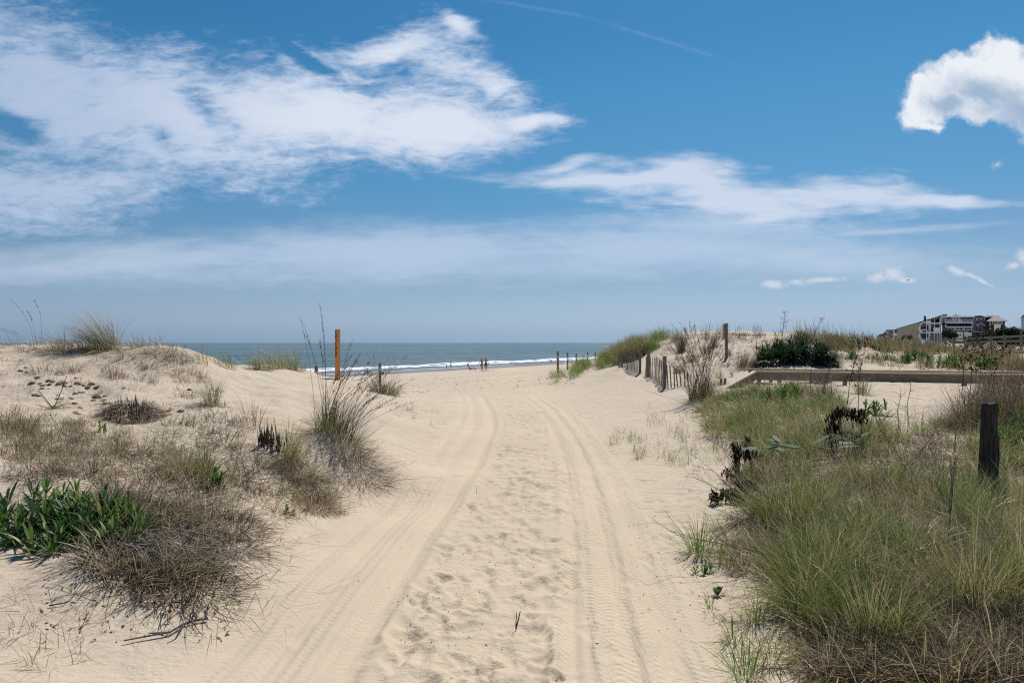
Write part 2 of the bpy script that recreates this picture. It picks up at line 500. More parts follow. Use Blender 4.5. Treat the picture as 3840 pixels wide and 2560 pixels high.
def height(x, y, detail=True):
    x, y = np.broadcast_arrays(np.asarray(x, float), np.asarray(y, float))
    shp = x.shape
    x, y = x.ravel(), y.ravel()
    z = base_h(x, y)
    out = np.zeros_like(z)
    uu, ww = _rc(x, y)
    for i in range(0, len(x), 200000):
        sl = slice(i, i + 200000)
        acc = np.zeros(len(uu[sl]))
        a, b = uu[sl], ww[sl]
        for k in range(len(cu)):
            acc += cwt[k] * np.sqrt((a - cu[k]) ** 2 + (b - cw[k]) ** 2 + _c2)
        out[sl] = acc
    fade = 1 - smooth(np.hypot(x, y), 260, 500)
    z = z + out * fade
    tl, tr = tracks(x, y)
    inband = np.maximum(1 - smooth(np.abs(tl), .45, .75), 1 - smooth(np.abs(tr), .45, .65)) * (1 - smooth(y, 24, 40))
    mid = smooth(x, np.interp(y, _yy, _sl) - .8, np.interp(y, _yy, _sl) - .4) * (1 - smooth(x, np.interp(y, _yy, _sr) + .4, np.interp(y, _yy, _sr) + .9))
    rough = 1 - .85 * inband - .3 * mid * (1 - inband)
    sh = shore(x, y)
    dry = smooth(sh, 6, 25)
    z = z + dry * rough * (.122 * fbm(x * .6, y * .45, 4, .55) * smooth(z, .1, .7) + .014 * fbm(x * 1.6 + 5, y * 1.2, 3))
    if detail:
        nr = 1 - smooth(y, 26, 34)
        lump = perlin(x * 5.1, y * 4.3) * .6 + perlin(x * 11, y * 9) * .35
        z = z + dry * rough * .011 * lump
        z = z + dry * smooth(y, 22, 34) * (1 - smooth(y, 100, 140)) * .035 * fbm(x * 1.1, y * .55, 3)
        z = z + (rut_profile(tl, y, 0) + rut_profile(tr, y, 1)) * (1 - smooth(y, 40, 70)) * 1.15
        fx, fy = (x - DX0) / DR, (y - DY0) / DR
        ix = np.clip(fx.astype(int), 0, dent.shape[1] - 2)
        iy = np.clip(fy.astype(int), 0, dent.shape[0] - 2)
        ok = (fx >= 0) & (fy >= 0) & (fx < dent.shape[1] - 1) & (fy < dent.shape[0] - 1)
        ax, ay = np.clip(fx - ix, 0, 1), np.clip(fy - iy, 0, 1)
        d = (dent[iy, ix] * (1 - ax) + dent[iy, ix + 1] * ax) * (1 - ay) + (dent[iy + 1, ix] * (1 - ax) + dent[iy + 1, ix + 1] * ax) * ay
        z = z + np.where(ok, d, 0) * nr
        # leeward ripples on the bare slopes
        rp = np.sin((x * .35 + y * 1.0 + .25 * perlin(x * 1.2, y * 1.2)) * 2 * np.pi / .16) * smooth(perlin(x * .45 + 9, y * .3), -.1, .5)
        z = z + dry * rough * .0035 * rp * (1 - smooth(y, 14, 22))
    return z.reshape(shp)

def Hs(x, y):
    return float(height(np.array([x]), np.array([y]), False)[0])

# lookup: what point of the terrain lies under a photograph position
_ds = np.concatenate([np.linspace(2.3, 30, 420)[:-1], np.linspace(30, 220, 420)])
_up = np.arange(-400, 4250, 10.0)
_colx = (_up[:, None] - CX) / F * _ds[None, :]
_tab = height(_colx, np.broadcast_to(_ds, _colx.shape), False)
_slope = (EYE - _tab) / _ds                     # tangent below the horizon
_run = np.minimum.accumulate(_slope, axis=1)
def grounds(px, py):
    """vectorised: returns x, y, z, ok"""
    px = np.atleast_1d(np.asarray(px, float))
    py = np.atleast_1d(np.asarray(py, float))
    c = np.clip(np.round((px + 400) / 10).astype(int), 0, len(_up) - 1)
    tanv = (py - CY) / F
    i = np.empty(len(px), int)
    for k in range(len(px)):
        i[k] = np.searchsorted(-_run[c[k]], -tanv[k])
    ok = (i < len(_ds)) & (i > 0)
    i = np.clip(i, 1, len(_ds) - 1)
    d = _ds[i]
    s0, s1 = _run[c, i - 1], _run[c, i]
    w = np.clip((s0 - tanv) / np.maximum(s0 - s1, 1e-6), 0, 1)
    d = _ds[i - 1] * (1 - w) + d * w
    x = (px - CX) / F * d
    return x, d, height(x, d, False), ok
def ground(px, py):
    x, y, z, ok = grounds(px, py)
    return (float(x[0]), float(y[0]), float(z[0]))
# ------------------------------------------------------------------ sand ground (one sheet to the horizon)
def fan(ys, us, off):
    yy, uu_ = np.meshgrid(ys, us, indexing='ij')
    return uu_ * (yy + off), yy
us = np.concatenate([-np.geomspace(.84, 6, 40)[::-1][:-1], np.linspace(-.84, .84, 760), np.geomspace(.84, 6, 40)[1:]])
ys = np.concatenate([np.linspace(-1.9, 1.8, 24)[:-1], np.geomspace(1.8, 120, 1080)[:-1], np.geomspace(120, 20000, 60)])
gx, gy = fan(ys, us, 2.2)
gz = height(gx, gy)
gz = np.where(gy > 3000, np.minimum(gz, -1), gz)
nr_, nc_ = gx.shape
ii = np.arange(nr_ * nc_).reshape(nr_, nc_)
Qd = np.stack([ii[:-1, :-1], ii[:-1, 1:], ii[1:, 1:], ii[1:, :-1]], -1).reshape(-1, 4)
tl, tr = tracks(gx, gy)

msand, t, o = newmat("sand")
co = t.n('ShaderNodeTexCoord').outputs['Object']
def attr(t, n):
    a = t.n('ShaderNodeAttribute', attribute_name=n)
    return a.outputs['Fac']
sepc = t.n('ShaderNodeSeparateXYZ')
t.put(sepc.inputs[0], co)
aL, aR, aS = attr(t, 'left_track'), attr(t, 'right_track'), attr(t, 'shore')
big_n = t.noise(co, .35, 3, .5)
med_n = t.noise(co, 2.2, 5, .6)
fine = t.noise(co, 230, 2, .7)
c_warm = t.mix(t.mapr(big_n, .35, .65), (.555, .443, .315), (.60, .478, .34))
c_sand = t.mix(t.mapr(med_n, .35, .68), c_warm, (.545, .44, .32))
# pink-grey sand away from the path's middle
xf = t.mapr(t.m('ABSOLUTE', t.m('SUBTRACT', sepc.outputs[0], .1)), .6, 3.0, 0, .75)
c_sand = t.mix(xf, c_sand, t.mix(t.mapr(med_n, .3, .7), (.55, .445, .335), (.49, .40, .315)))
# orange-stained patches at the dune foot
st = t.m('MULTIPLY', t.mapr(t.noise(co, 1.1, 4, .6), .56, .70), t.mapr(t.m('ABSOLUTE', t.m('ADD', sepc.outputs[0], 2.4)), 1.5, .3))
c_sand = t.mix(t.m('MULTIPLY', st, .45), c_sand, (.47, .31, .17))
spk = t.noise(co, 480, 0, .5)
c_sand = t.mix(t.mapr(spk, .66, .78, 0, .35), c_sand, (.16, .11, .08))
c_sand = t.mix(t.mapr(spk, .33, .22, 0, .30), c_sand, (.75, .66, .55))
# wet sand by the water
shn = t.m('ADD', aS, t.m('MULTIPLY', t.m('SUBTRACT', t.noise(co, .12, 3, .5), .5), 5.0))
wet = t.mapr(shn, 16, 13.5, 0, 1)
vwet = t.mapr(shn, 4.5, 1, 0, 1)
c_all = t.mix(wet, c_sand, (.225, .175, .135))
c_all = t.mix(vwet, c_all, (.115, .095, .08))
# faint wrack stain bands on the upper beach
wr = t.m('MULTIPLY', t.mapr(t.noise(t.mapping(co, (0, 0, 0), (0, 0, R(-57)), (1, .12, 1)), .55, 6, .7), .56, .68),
         t.m('MULTIPLY', t.mapr(aS, 18, 24), t.mapr(aS, 74, 60)))
c_all = t.mix(t.m('MULTIPLY', wr, .38), c_all, (.26, .2, .14))
rough = t.mapr(wet, 0, 1, .92, .42, False)
# tyre tread marks
def tread(at, spacing, w0, w1, ph):
    sy = t.m('ADD', sepc.outputs[1], t.m('MULTIPLY', t.m('ABSOLUTE', t.m('PINGPONG', t.m('ADD', at, ph), .09)), .9))
    sw = t.m('ADD', sy, t.m('MULTIPLY', t.noise(co, 7, 2, .5), .05))
    wv_ = t.m('SINE', t.m('MULTIPLY', sw, 2 * math.pi / spacing))
    lug = t.noise(t.mapping(co, (ph * 50, 0, 0), (0, 0, 0), (11, .62 / spacing, 1)), 1.6, 3, .55)
    sw2 = t.m('ADD', t.m('MULTIPLY', wv_, .45), t.m('ADD', t.m('MULTIPLY', lug, 3.2), t.m('MULTIPLY', t.noise(co, 30, 4, .7), 1.8)))
    band = t.m('MULTIPLY', t.mapr(t.m('ABSOLUTE', at), .50, .40), t.mapr(t.noise(t.mapping(co, (0, 0, 0), (0, 0, 0), (6, .9, 1)), 1.0, 4, .6), .36, .62, w0, w1))
    return t.m('MULTIPLY', sw2, band)
tb = t.m('ADD', tread(aL, .052, .05, .20, .0), tread(aR, .060, .10, .46, .03))
grain = t.m('MULTIPLY', fine, .22)
ripple = t.m('MULTIPLY', t.noise(t.mapping(co, (0, 0, 0), (0, 0, R(12)), (5, 16, 5)), 1.0, 4, .6), .9)
outside = t.m('MULTIPLY', t.mapr(t.m('ABSOLUTE', aL), .4, .6), t.mapr(t.m('ABSOLUTE', aR), .4, .6))
lump = t.m('MULTIPLY', t.m('ADD', t.m('MULTIPLY', t.noise(co, 7, 5, .6), 2.2), t.noise(co, 28, 4, .65)), t.m('ADD', t.m('MULTIPLY', outside, .85), .12))
hh = t.m('ADD', t.m('ADD', tb, grain), t.m('ADD', lump, t.m('MULTIPLY', ripple, outside)))
hh = t.m('MULTIPLY', hh, t.mapr(wet, 0, 1, 1, .15, False))
principled(t, o, c_all, rough, .25, hh, .9, .0095)
ground_ob = mesh_np("ground", np.stack([gx, gy, gz], -1).reshape(-1, 3), Qd, None,
                    {'left_track': tl.ravel(), 'right_track': tr.ravel(), 'shore': shore(gx, gy).ravel()}, msand, smooth=True)
tag(ground_ob, kind='structure')

# ------------------------------------------------------------------ sea
sus = np.linspace(-2.2, 1.9, 900)
sys_ = np.concatenate([np.geomspace(45, 700, 620)[:-1], np.geomspace(700, 40000, 70)])
sx, sy = fan(sys_, sus, 0)
ss = shore(sx, sy)
al = (sx * .5391 + sy * .8423)                       # along the shore
def swell():
    dd = -ss
    amp = smooth(dd, 4, 30) * (1 - smooth(sy, 500, 1200))
    z = .16 * np.sin((dd + 5 * perlin(al * .016, dd * .01)) * 2 * np.pi / 17) * amp
    z += .14 * fbm(al * .05, dd * .16, 4, .6) * amp
    z += .10 * fbm(al * .22 + 7, dd * .5, 3, .6) * amp
    # shore break
    edge = 16 + 2.2 * perlin(al * .03, np.zeros_like(al) + .5) + .9 * perlin(al * .12, np.zeros_like(al) + 2.5)
    z += .55 * np.exp(-((dd - edge) / 2.4) ** 2) * smooth(perlin(al * .02 + 3, dd * 0 + 1) + .5, 0, .5)
    z += .22 * np.exp(-((dd - 10) / 3) ** 2)
    # small unbroken waves farther out
    for a0, d0, L, h in ((141, 36, 16, .62), (228, 32, 18, .6), (190, 52, 30, .3)):
        z += h * np.exp(-((dd - d0) / 2.0) ** 2) * np.exp(-((al - a0) / L) ** 2)
    return z, edge
wz, wedge = swell()
dd = -ss
fo = smooth(dd, wedge - 9.5, wedge - 6.5) * (1 - smooth(dd, wedge + 1.2, wedge + 4.6))
fo = fo * (.62 + .75 * fbm(al * .3, dd * .6, 4)) + .5 * smooth(perlin(al * .045 + 5, dd * 0 + 9), .1, .45) * np.exp(-((dd - wedge - 7 - 1.5 * perlin(al * .08, dd * 0)) / .8) ** 2) + .75 * np.exp(-((dd - 1.2 - .8 * perlin(al * .1, al * 0)) / .55) ** 2)
sz = SEA + wz + .02
k = np.arange(sx.size).reshape(sx.shape)
Qs = np.stack([k[:-1, :-1], k[:-1, 1:], k[1:, 1:], k[1:, :-1]], -1).reshape(-1, 4)
keep = (ss.ravel()[Qs].min(1) < 14)
msea, t, o = newmat("sea_water")
co = t.n('ShaderNodeTexCoord').outputs['Object']
aF, aS = attr(t, 'foam'), attr(t, 'shore')
m1 = t.mapping(co, (0, 0, 0), (0, 0, R(-57.4)), (.5, 1.5, 1))   # crests along the shore
w1 = t.noise(m1, .35, 6, .62, .3)
w2 = t.noise(t.mapping(co, (0, 0, 0), (0, 0, R(-50)), (.5, 1, 1)), 1.6, 4, .6)
w3 = t.noise(t.mapping(co, (0, 0, 0), (0, 0, R(-8)), (.004, .03, 1)), 1.0, 5, .6)
hgt = t.m('ADD', t.m('MULTIPLY', w1, 1.0), t.m('MULTIPLY', w2, .35))
shallow = t.mapr(aS, -60, -6)
deep = t.mix(t.mapr(w3, .42, .58), (.036, .078, .088), (.082, .132, .146))
cw_ = t.mix(t.m('MULTIPLY', shallow, .8), deep, (.125, .15, .145))
cw_ = t.mix(t.mapr(aS, -7, -1, 0, .75), cw_, (.22, .20, .18))
fn = t.noise(t.mapping(co, (0, 0, 0), (0, 0, R(-57)), (.35, 1.2, 1)), 1.1, 7, .68)
fm = t.mapr(t.m('ADD', aF, t.m('MULTIPLY', t.m('SUBTRACT', fn, .5), 1.5)), .28, .62, 0, 1)
fm = t.m('MULTIPLY', fm, t.mapr(aF, .02, .15))
colr = t.mix(fm, cw_, (.82, .84, .85))
p = principled(t, o, colr, t.mapr(fm, 0, 1, .34, .9, False), .5, hgt, .50, .8)
p.inputs['IOR'].default_value = 1.33
sea = mesh_np("sea", np.stack([sx, sy, sz], -1).reshape(-1, 3), Qs[keep], None, {'foam': fo.ravel(), 'shore': ss.ravel()}, msea, smooth=True)
tag(sea, kind='structure')
# ------------------------------------------------------------------ plants
class Blades:
    """collects ribbons (grass blades, leaves, twigs) as one mesh"""
    def __init__(s):
        s.V, s.Q, s.T, s.tint, s.n = [], [], [], [], 0
    def add(s, base, yaw, lean, length, width, bend, tint, segs=4, prof='grass', twist=None, curl=1.0, sway=0.0, r=None):
        r = r or rng
        base = np.asarray(base, float)
        n = len(base)
        B = lambda a: np.broadcast_to(np.asarray(a, float), (n,)).copy()
        yaw, lean, length, width, bend, tint = map(B, (yaw, lean, length, width, bend, tint))
        if n == 0:
            return s
        tw = r.uniform(-.9, .9, n) if twist is None else B(twist)
        t = np.linspace(0, 1, segs + 1)
        p = base.copy()
        dirx, diry = np.cos(yaw), np.sin(yaw)
        pts = [p.copy()]
        for k in range(segs):
            tm = (t[k] + t[k + 1]) / 2
            a = lean + bend * tm ** curl
            yw = yaw + sway * tm
            st = length / segs
            p = p + np.stack([np.cos(yw) * np.sin(a) * st, np.sin(yw) * np.sin(a) * st, np.cos(a) * st], 1)
            pts.append(p.copy())
        # ribbon width direction: sideways, partly turned
        side = np.stack([-diry * np.cos(tw), dirx * np.cos(tw), np.sin(tw)], 1)
        if prof == 'grass':
            wp = np.array([.75, 1, .9, .65, .4, .3, .2, .15])[:segs] if segs <= 8 else np.linspace(1, .2, segs)
            wp = np.interp(t[:-1], [0, .3, .6, 1], [.75, 1, .75, .15])
        elif prof == 'lance':
            wp = np.interp(t[:-1], [0, .15, .4, .65, .85, 1], [.25, .55, 1, .9, .5, .1])
        elif prof == 'sword':
            wp = np.interp(t[:-1], [0, .1, .6, 1], [.8, 1, .85, .1])
        elif prof == 'oval':
            wp = np.interp(t[:-1], [0, .1, .35, .7, 1], [.2, .7, 1, .85, .3])
        else:
            wp = np.interp(t[:-1], [0, 1], [1, .45])
        V = np.empty((n, 2 * segs + 1, 3))
        for k in range(segs):
            w = (width * wp[k] * .5)[:, None]
            V[:, 2 * k] = pts[k] - side * w
            V[:, 2 * k + 1] = pts[k] + side * w
        V[:, -1] = pts[segs]
        o = s.n + np.arange(n)[:, None] * (2 * segs + 1)
        for k in range(segs - 1):
            s.Q.append(np.concatenate([o + 2 * k, o + 2 * k + 1, o + 2 * k + 3, o + 2 * k + 2], 1))
        s.T.append(np.concatenate([o + 2 * segs - 2, o + 2 * segs - 1, o + 2 * segs], 1))
        s.V.append(V.reshape(-1, 3))
        s.tint.append(np.repeat(tint, 2 * segs + 1))
        s.n += n * (2 * segs + 1)
        return s
    def poly(s, V, Q, T, tint):
        V = np.asarray(V, float)
        s.V.append(V)
        if Q is not None and len(Q):
            s.Q.append(np.asarray(Q) + s.n)
        if T is not None and len(T):
            s.T.append(np.asarray(T) + s.n)
        s.tint.append(np.full(len(V), tint))
        s.n += len(V)
    def tube(s, pts, r0, r1, tint, sides=4):
        pts = np.asarray(pts, float)
        m = len(pts)
        rr = np.linspace(r0, r1, m)
        d = np.gradient(pts, axis=0)
        d /= np.linalg.norm(d, axis=1)[:, None] + 1e-9
        ref = np.array([.31, .23, .92]) if abs(d[0][2]) < .9 else np.array([1., .1, 0])
        a = np.cross(d, ref)
        a /= np.linalg.norm(a, axis=1)[:, None] + 1e-9
        b = np.cross(d, a)
        ang = np.arange(sides) * 2 * np.pi / sides
        V = (pts[:, None] + (a[:, None] * np.cos(ang)[None, :, None] + b[:, None] * np.sin(ang)[None, :, None]) * rr[:, None, None]).reshape(-1, 3)
        Q = []
        for k in range(m - 1):
            for j in range(sides):
                Q.append([k * sides + j, k * sides + (j + 1) % sides, (k + 1) * sides + (j + 1) % sides, (k + 1) * sides + j])
        s.poly(V, Q, [[(m - 1) * sides + j for j in (0, 1, 2)]], tint)
    def build(s, name, mat, parent=None, loc=None, smooth=False):
        V = np.concatenate(s.V)
        return mesh_np(name, V, np.concatenate(s.Q) if s.Q else None, np.concatenate(s.T) if s.T else None,
                       {'tint': np.concatenate(s.tint)}, mat, parent, smooth, loc)

def plant_mat(name, stops, transl=.3, rough=.5, spec=.35):
    m, t, o = newmat(name)
    a = attr(t, 'tint')
    co = t.n('ShaderNodeTexCoord').outputs['Object']
    nz = t.noise(co, 9, 3, .6)
    f = t.m('ADD', a, t.m('MULTIPLY', t.m('SUBTRACT', nz, .5), .10), clamp=True)
    c = t.ramp(f, stops)
    p = t.n('ShaderNodeBsdfPrincipled')
    t.put(p.inputs['Base Color'], c)
    p.inputs['Roughness'].default_value = rough
    p.inputs['Specular IOR Level'].default_value = spec
    tr_ = t.n('ShaderNodeBsdfTranslucent')
    t.put(tr_.inputs[0], c)
    mx = t.n('ShaderNodeMixShader')
    mx.inputs[0].default_value = transl
    t.nt.links.new(p.outputs[0], mx.inputs[1])
    t.nt.links.new(tr_.outputs[0], mx.inputs[2])
    t.nt.links.new(mx.outputs[0], o.inputs[0])
    return m

# tint: 0 black-brown, .2 brown, .4 grey-tan, .5 straw, .65 olive, .8 green, 1 fresh green
MG = plant_mat("plant", [(0, (.020, .014, .010)), (.15, (.085, .056, .036)), (.3, (.20, .14, .088)), (.42, (.37, .29, .20)),
                         (.52, (.54, .43, .25)), (.6, (.31, .265, .10)), (.7, (.20, .235, .055)), (.82, (.135, .225, .045)), (.92, (.15, .29, .05)), (1, (.19, .34, .065))], .38, .42, .45)
ML = plant_mat("leaf", [(0, (.022, .042, .016)), (.35, (.045, .105, .022)), (.6, (.085, .18, .032)), (.8, (.135, .25, .045)), (.93, (.20, .31, .08)), (1, (.34, .31, .12))], .32, .5, .35)
MK = plant_mat("dead_black_leaf", [(0, (.012, .009, .007)), (1, (.055, .038, .026))], .05, .8, .1)
MT = plant_mat("twig", [(0, (.03, .024, .02)), (.5, (.16, .13, .11)), (1, (.38, .33, .29))], 0, .8, .2)

def zrel(x, y, o):
    return height(np.asarray(x) + o[0], np.asarray(y) + o[1], False) - o[2]

def disc(n, r, pw=.5):
    a = rng.uniform(0, 2 * np.pi, n)
    q = r * rng.random(n) ** pw
    return np.cos(a) * q, np.sin(a) * q

def tints(n, spec):
    """spec: list of (weight, mean, spread)"""
    w = np.array([s_[0] for s_ in spec], float)
    k = rng.choice(len(spec), n, p=w / w.sum())
    m_ = np.array([s_[1] for s_ in spec])[k]
    d = np.array([s_[2] for s_ in spec])[k]
    return np.clip(m_ + rng.normal(0, 1, n) * d, 0, 1)

GREEN = [(3, .8, .06), (2, .68, .05), (2, .5, .05), (1, .3, .06)]
MIXED = [(2, .72, .07), (2, .5, .05), (3, .3, .08), (1, .15, .05)]
BROWN = [(4, .27, .07), (2, .44, .05), (1, .14, .05), (.6, .62, .05)]
DARK = [(4, .12, .06), (3, .27, .06), (1.5, .42, .05)]
STRAW = [(4, .5, .05), (3, .4, .06), (1, .25, .05)]
WIND = (-.82, -.25)       # the tops lean to the left

def tuft(b, o, n, r, h, tn, spread=.5, w=.0045, bend=.7, wind=.5, off=(0, 0), segs=5, lean0=0., flop=.12):
    """a clump of blades round off (metres from the origin o)"""
    x, y = disc(n, r, .6)
    rr = np.hypot(x, y) / max(r, 1e-3)
    yaw = np.arctan2(y, x) + rng.normal(0, .5, n)
    lean = spread * (.25 + .75 * rr) * rng.uniform(.3, 1.15, n) + lean0
    # add wind by mixing directions
    vx = np.cos(yaw) * np.sin(lean) + WIND[0] * wind * .25
    vy = np.sin(yaw) * np.sin(lean) + WIND[1] * wind * .25
    yaw = np.arctan2(vy, vx)
    lean = np.arcsin(np.clip(np.hypot(vx, vy), 0, .97))
    L = h * rng.uniform(.45, 1.1, n) * (1 - .25 * rr)
    bd = bend * rng.uniform(.2, 1.3, n)
    fl = rng.random(n) < flop
    lean = np.where(fl, rng.uniform(1.0, 1.5, n), lean)
    x, y = x + off[0], y + off[1]
    z = zrel(x, y, o) - .01
    b.add(np.stack([x, y, z], 1), yaw, lean, L, w * rng.uniform(.6, 1.3, n), bd, tints(n, tn), segs)
    return b

def litter(b, o, n, rx, ry, tn, L=.2, w=.003, off=(0, 0), up=.12):
    """dead blades lying on the sand"""
    x = rng.normal(0, rx * .5, n) + off[0]
    y = rng.normal(0, ry * .5, n) + off[1]
    z = zrel(x, y, o) + .008
    b.add(np.stack([x, y, z], 1), rng.uniform(0, 6.28, n), np.pi / 2 - rng.uniform(-.1, up + .15, n), L * rng.uniform(.4, 1.4, n),
          w * rng.uniform(.6, 1.3, n), rng.uniform(-.1, .45, n), tints(n, tn), 3)
    return b

def seedstems(b, o, spec, w=.005, tint=.22, plume=.35, sidelen=.05, nseg=12):
    """spec: list of (dx, dy, height, lean dx, lean dy, droop)"""
    for dx, dy, h, lx, ly, dr in spec:
        z0 = float(zrel([dx], [dy], o)[0])
        t_ = np.linspace(0, 1, nseg)
        x = dx + lx * t_ ** 1.6 + dr * t_ ** 4 * np.sign(lx if lx else -1)
        y = dy + ly * t_ ** 1.6
        z = z0 + h * (t_ - .12 * dr * t_ ** 4)
        P = np.stack([x, y, z], 1)
        b.tube(P, w * .5, w * .18, tint, 3)
        m = int(26 * plume / .35)
        ts = rng.uniform(1 - plume, 1, m)
        ix = np.interp(ts, t_, x)
        iy = np.interp(ts, t_, y)
        iz = np.interp(ts, t_, z)
        b.add(np.stack([ix, iy, iz], 1), rng.uniform(0, 6.28, m), rng.uniform(.15, .7, m), sidelen * rng.uniform(.4, 1.2, m),
              w * 1.0, rng.uniform(0, .6, m), np.clip(tint + rng.normal(0, .06, m), 0, 1), 2)
    return b

def clump(px, py, h, r, n, tn, label, cat='dune grass', name='grass_clump', group=None, seeds=None, **kw):
    o = ground(px, py)
    b = Blades()
    tuft(b, o, n, r, h, tn, **kw)
    litter(b, o, max(6, int(n * .25)), r * 2.2, r * 1.8, BROWN, L=h * .35)
    ob = b.build(name, MG, None, o)
    tag(ob, label, cat, group)
    if seeds:
        s_ = Blades()
        seedstems(s_, o, seeds[0], **(seeds[1] if len(seeds) > 1 else {}))
        s_.build('seed_stem', MG, ob)
    return ob

def rosette(b, o, off, n, L, w, tn=(.5, .2), up=(.2, 1.2), bend=.6, prof='lance', segs=5, zoff=0.0):
    x, y = off
    z = float(zrel([x], [y], o)[0]) + zoff
    yaw = rng.uniform(0, 6.28, n)
    base = np.stack([x + np.cos(yaw) * .01, y + np.sin(yaw) * .01, np.full(n, z)], 1)
    b.add(base, yaw, rng.uniform(*up, n), L * rng.uniform(.55, 1.15, n), w * rng.uniform(.7, 1.2, n), bend * rng.uniform(.2, 1.2, n),
          np.clip(rng.normal(tn[0], tn[1], n), 0, 1), segs, prof, twist=rng.uniform(-.35, .35, n))

def twigs(b, p, d, L, r, depth, tint=.5, split=.55, nb=3, grav=0.0):
    """branching bare twig"""
    d = np.asarray(d, float)
    d /= np.linalg.norm(d)
    m = 5
    P = [np.asarray(p, float)]
    for k in range(m):
        d = d + rng.normal(0, .09, 3) + np.array([0, 0, -grav])
        d /= np.linalg.norm(d)
        P.append(P[-1] + d * L / m)
    b.tube(P, r, r * .55, np.clip(tint + rng.normal(0, .12), 0, 1), 3)
    if depth > 0:
        for k in range(nb):
            i = rng.integers(1, m + 1)
            nd = d + rng.normal(0, split, 3)
            twigs(b, P[i], nd, L * rng.uniform(.45, .75), r * .55, depth - 1, tint, split, nb, grav)

def in_poly(px, py, poly):
    c = np.zeros(len(px), bool)
    j = len(poly) - 1
    for i in range(len(poly)):
        xi, yi = poly[i]
        xj, yj = poly[j]
        c ^= ((yi > py) != (yj > py)) & (px < (xj - xi) * (py - yi) / (yj - yi + 1e-9) + xi)
        j = i
    return c

def scatter(poly, n, clumpy=0.0, cs=.012, far=0.0):
    """ground points spread over an area of the terrain; far > 0 thins out the distance"""
    P = np.array(poly, float)
    x0, y0 = P.min(0)
    x1, y1 = P.max(0)
    px = rng.uniform(x0, x1, n * 6)
    py = rng.uniform(y0, y1, n * 6)
    k = in_poly(px, py, poly)
    px, py = px[k], py[k]
    if clumpy > 0:
        v_ = perlin(px * cs, py * cs * 2.2)
        k = rng.random(len(px)) < smooth(v_, -clumpy * .35, .3)
        px, py = px[k], py[k]
    x, y, z, ok = grounds(px[:n], py[:n])
    return x[ok], y[ok], z[ok]

def cover(name, label, cat, pts, h, tn, n_each=1, w=.004, spread=.5, bend=.7, wind=.5, jitter=.04, minpx=0.0, segs=4, kind='stuff', mat=None, flop=.15, prof='grass'):
    """a mass of blades that nobody could count"""
    x, y, z = pts
    x = np.repeat(x, n_each) + rng.normal(0, jitter, len(x) * n_each)
    y = np.repeat(y, n_each) + rng.normal(0, jitter, len(y) * n_each)
    z = height(x, y, False) - .01
    n = len(x)
    yaw = rng.uniform(0, 6.28, n)
    lean = spread * rng.random(n)
    vx = np.cos(yaw) * np.sin(lean) + WIND[0] * wind * .3
    vy = np.sin(yaw) * np.sin(lean) + WIND[1] * wind * .3
    yaw = np.arctan2(vy, vx)
    lean = np.arcsin(np.clip(np.hypot(vx, vy), 0, .97))
    fl = rng.random(n) < flop
    lean = np.where(fl, rng.uniform(.9, 1.5, n), lean)
    hh_ = h if np.isscalar(h) else np.repeat(h, n_each)
    ww_ = w * rng.uniform(.6, 1.3, n)
    ww_ = np.maximum(ww_, minpx * y / F)
    b = Blades()
    b.add(np.stack([x, y, z], 1), yaw, lean, hh_ * rng.uniform(.4, 1.15, n), ww_, bend * rng.uniform(.1, 1.2, n), tints(n, tn), segs, prof)
    return tag(b.build(name, mat or MG), label, cat, None, kind)

def meadow(name, label, cat, x, y, h, r, n, choices, w=.005, spread=.7, wind=.5, bend=.7, segs=4, minpx=1.6, flop=.12, kind='stuff'):
    """many small clumps read as one mass; each clump takes one of the colour mixes"""
    m = len(x)
    ch = rng.integers(0, len(choices), m)
    sc = rng.uniform(.65, 1.2, m)
    cnt = (n * rng.uniform(.6, 1.3, m)).astype(int)
    N = cnt.sum()
    idx = np.repeat(np.arange(m), cnt)
    a = rng.uniform(0, 2 * np.pi, N)
    q = rng.random(N) ** .6
    dx, dy = np.cos(a) * q * r, np.sin(a) * q * r
    X, Y = x[idx] + dx * sc[idx], y[idx] + dy * sc[idx]
    Z = height(X, Y, False) - .012
    yaw = a + rng.normal(0, .5, N)
    tilt = rng.normal(0, .22, (m, 2))
    lean = spread * (.2 + .8 * q) * rng.uniform(.3, 1.15, N)
    vx = np.cos(yaw) * np.sin(lean) + WIND[0] * wind * .25 + tilt[idx, 0]
    vy = np.sin(yaw) * np.sin(lean) + WIND[1] * wind * .25 + tilt[idx, 1]
    yaw = np.arctan2(vy, vx)
    lean = np.arcsin(np.clip(np.hypot(vx, vy), 0, .97))
    fl = rng.random(N) < flop
    lean = np.where(fl, rng.uniform(1.0, 1.5, N), lean)
    tt = np.empty(N)
    for k, c in enumerate(choices):
        mk = ch[idx] == k
        tt[mk] = tints(int(mk.sum()), c)
    ww = np.maximum(w * rng.uniform(.6, 1.4, N), minpx * Y / F * rng.uniform(.7, 1.2, N))
    b = Blades()
    b.add(np.stack([X, Y, Z], 1), yaw, lean, h * sc[idx] * rng.uniform(.45, 1.1, N), ww, bend * rng.uniform(.1, 1.3, N), tt, segs)
    return tag(b.build(name, MG), label, cat, None, kind)
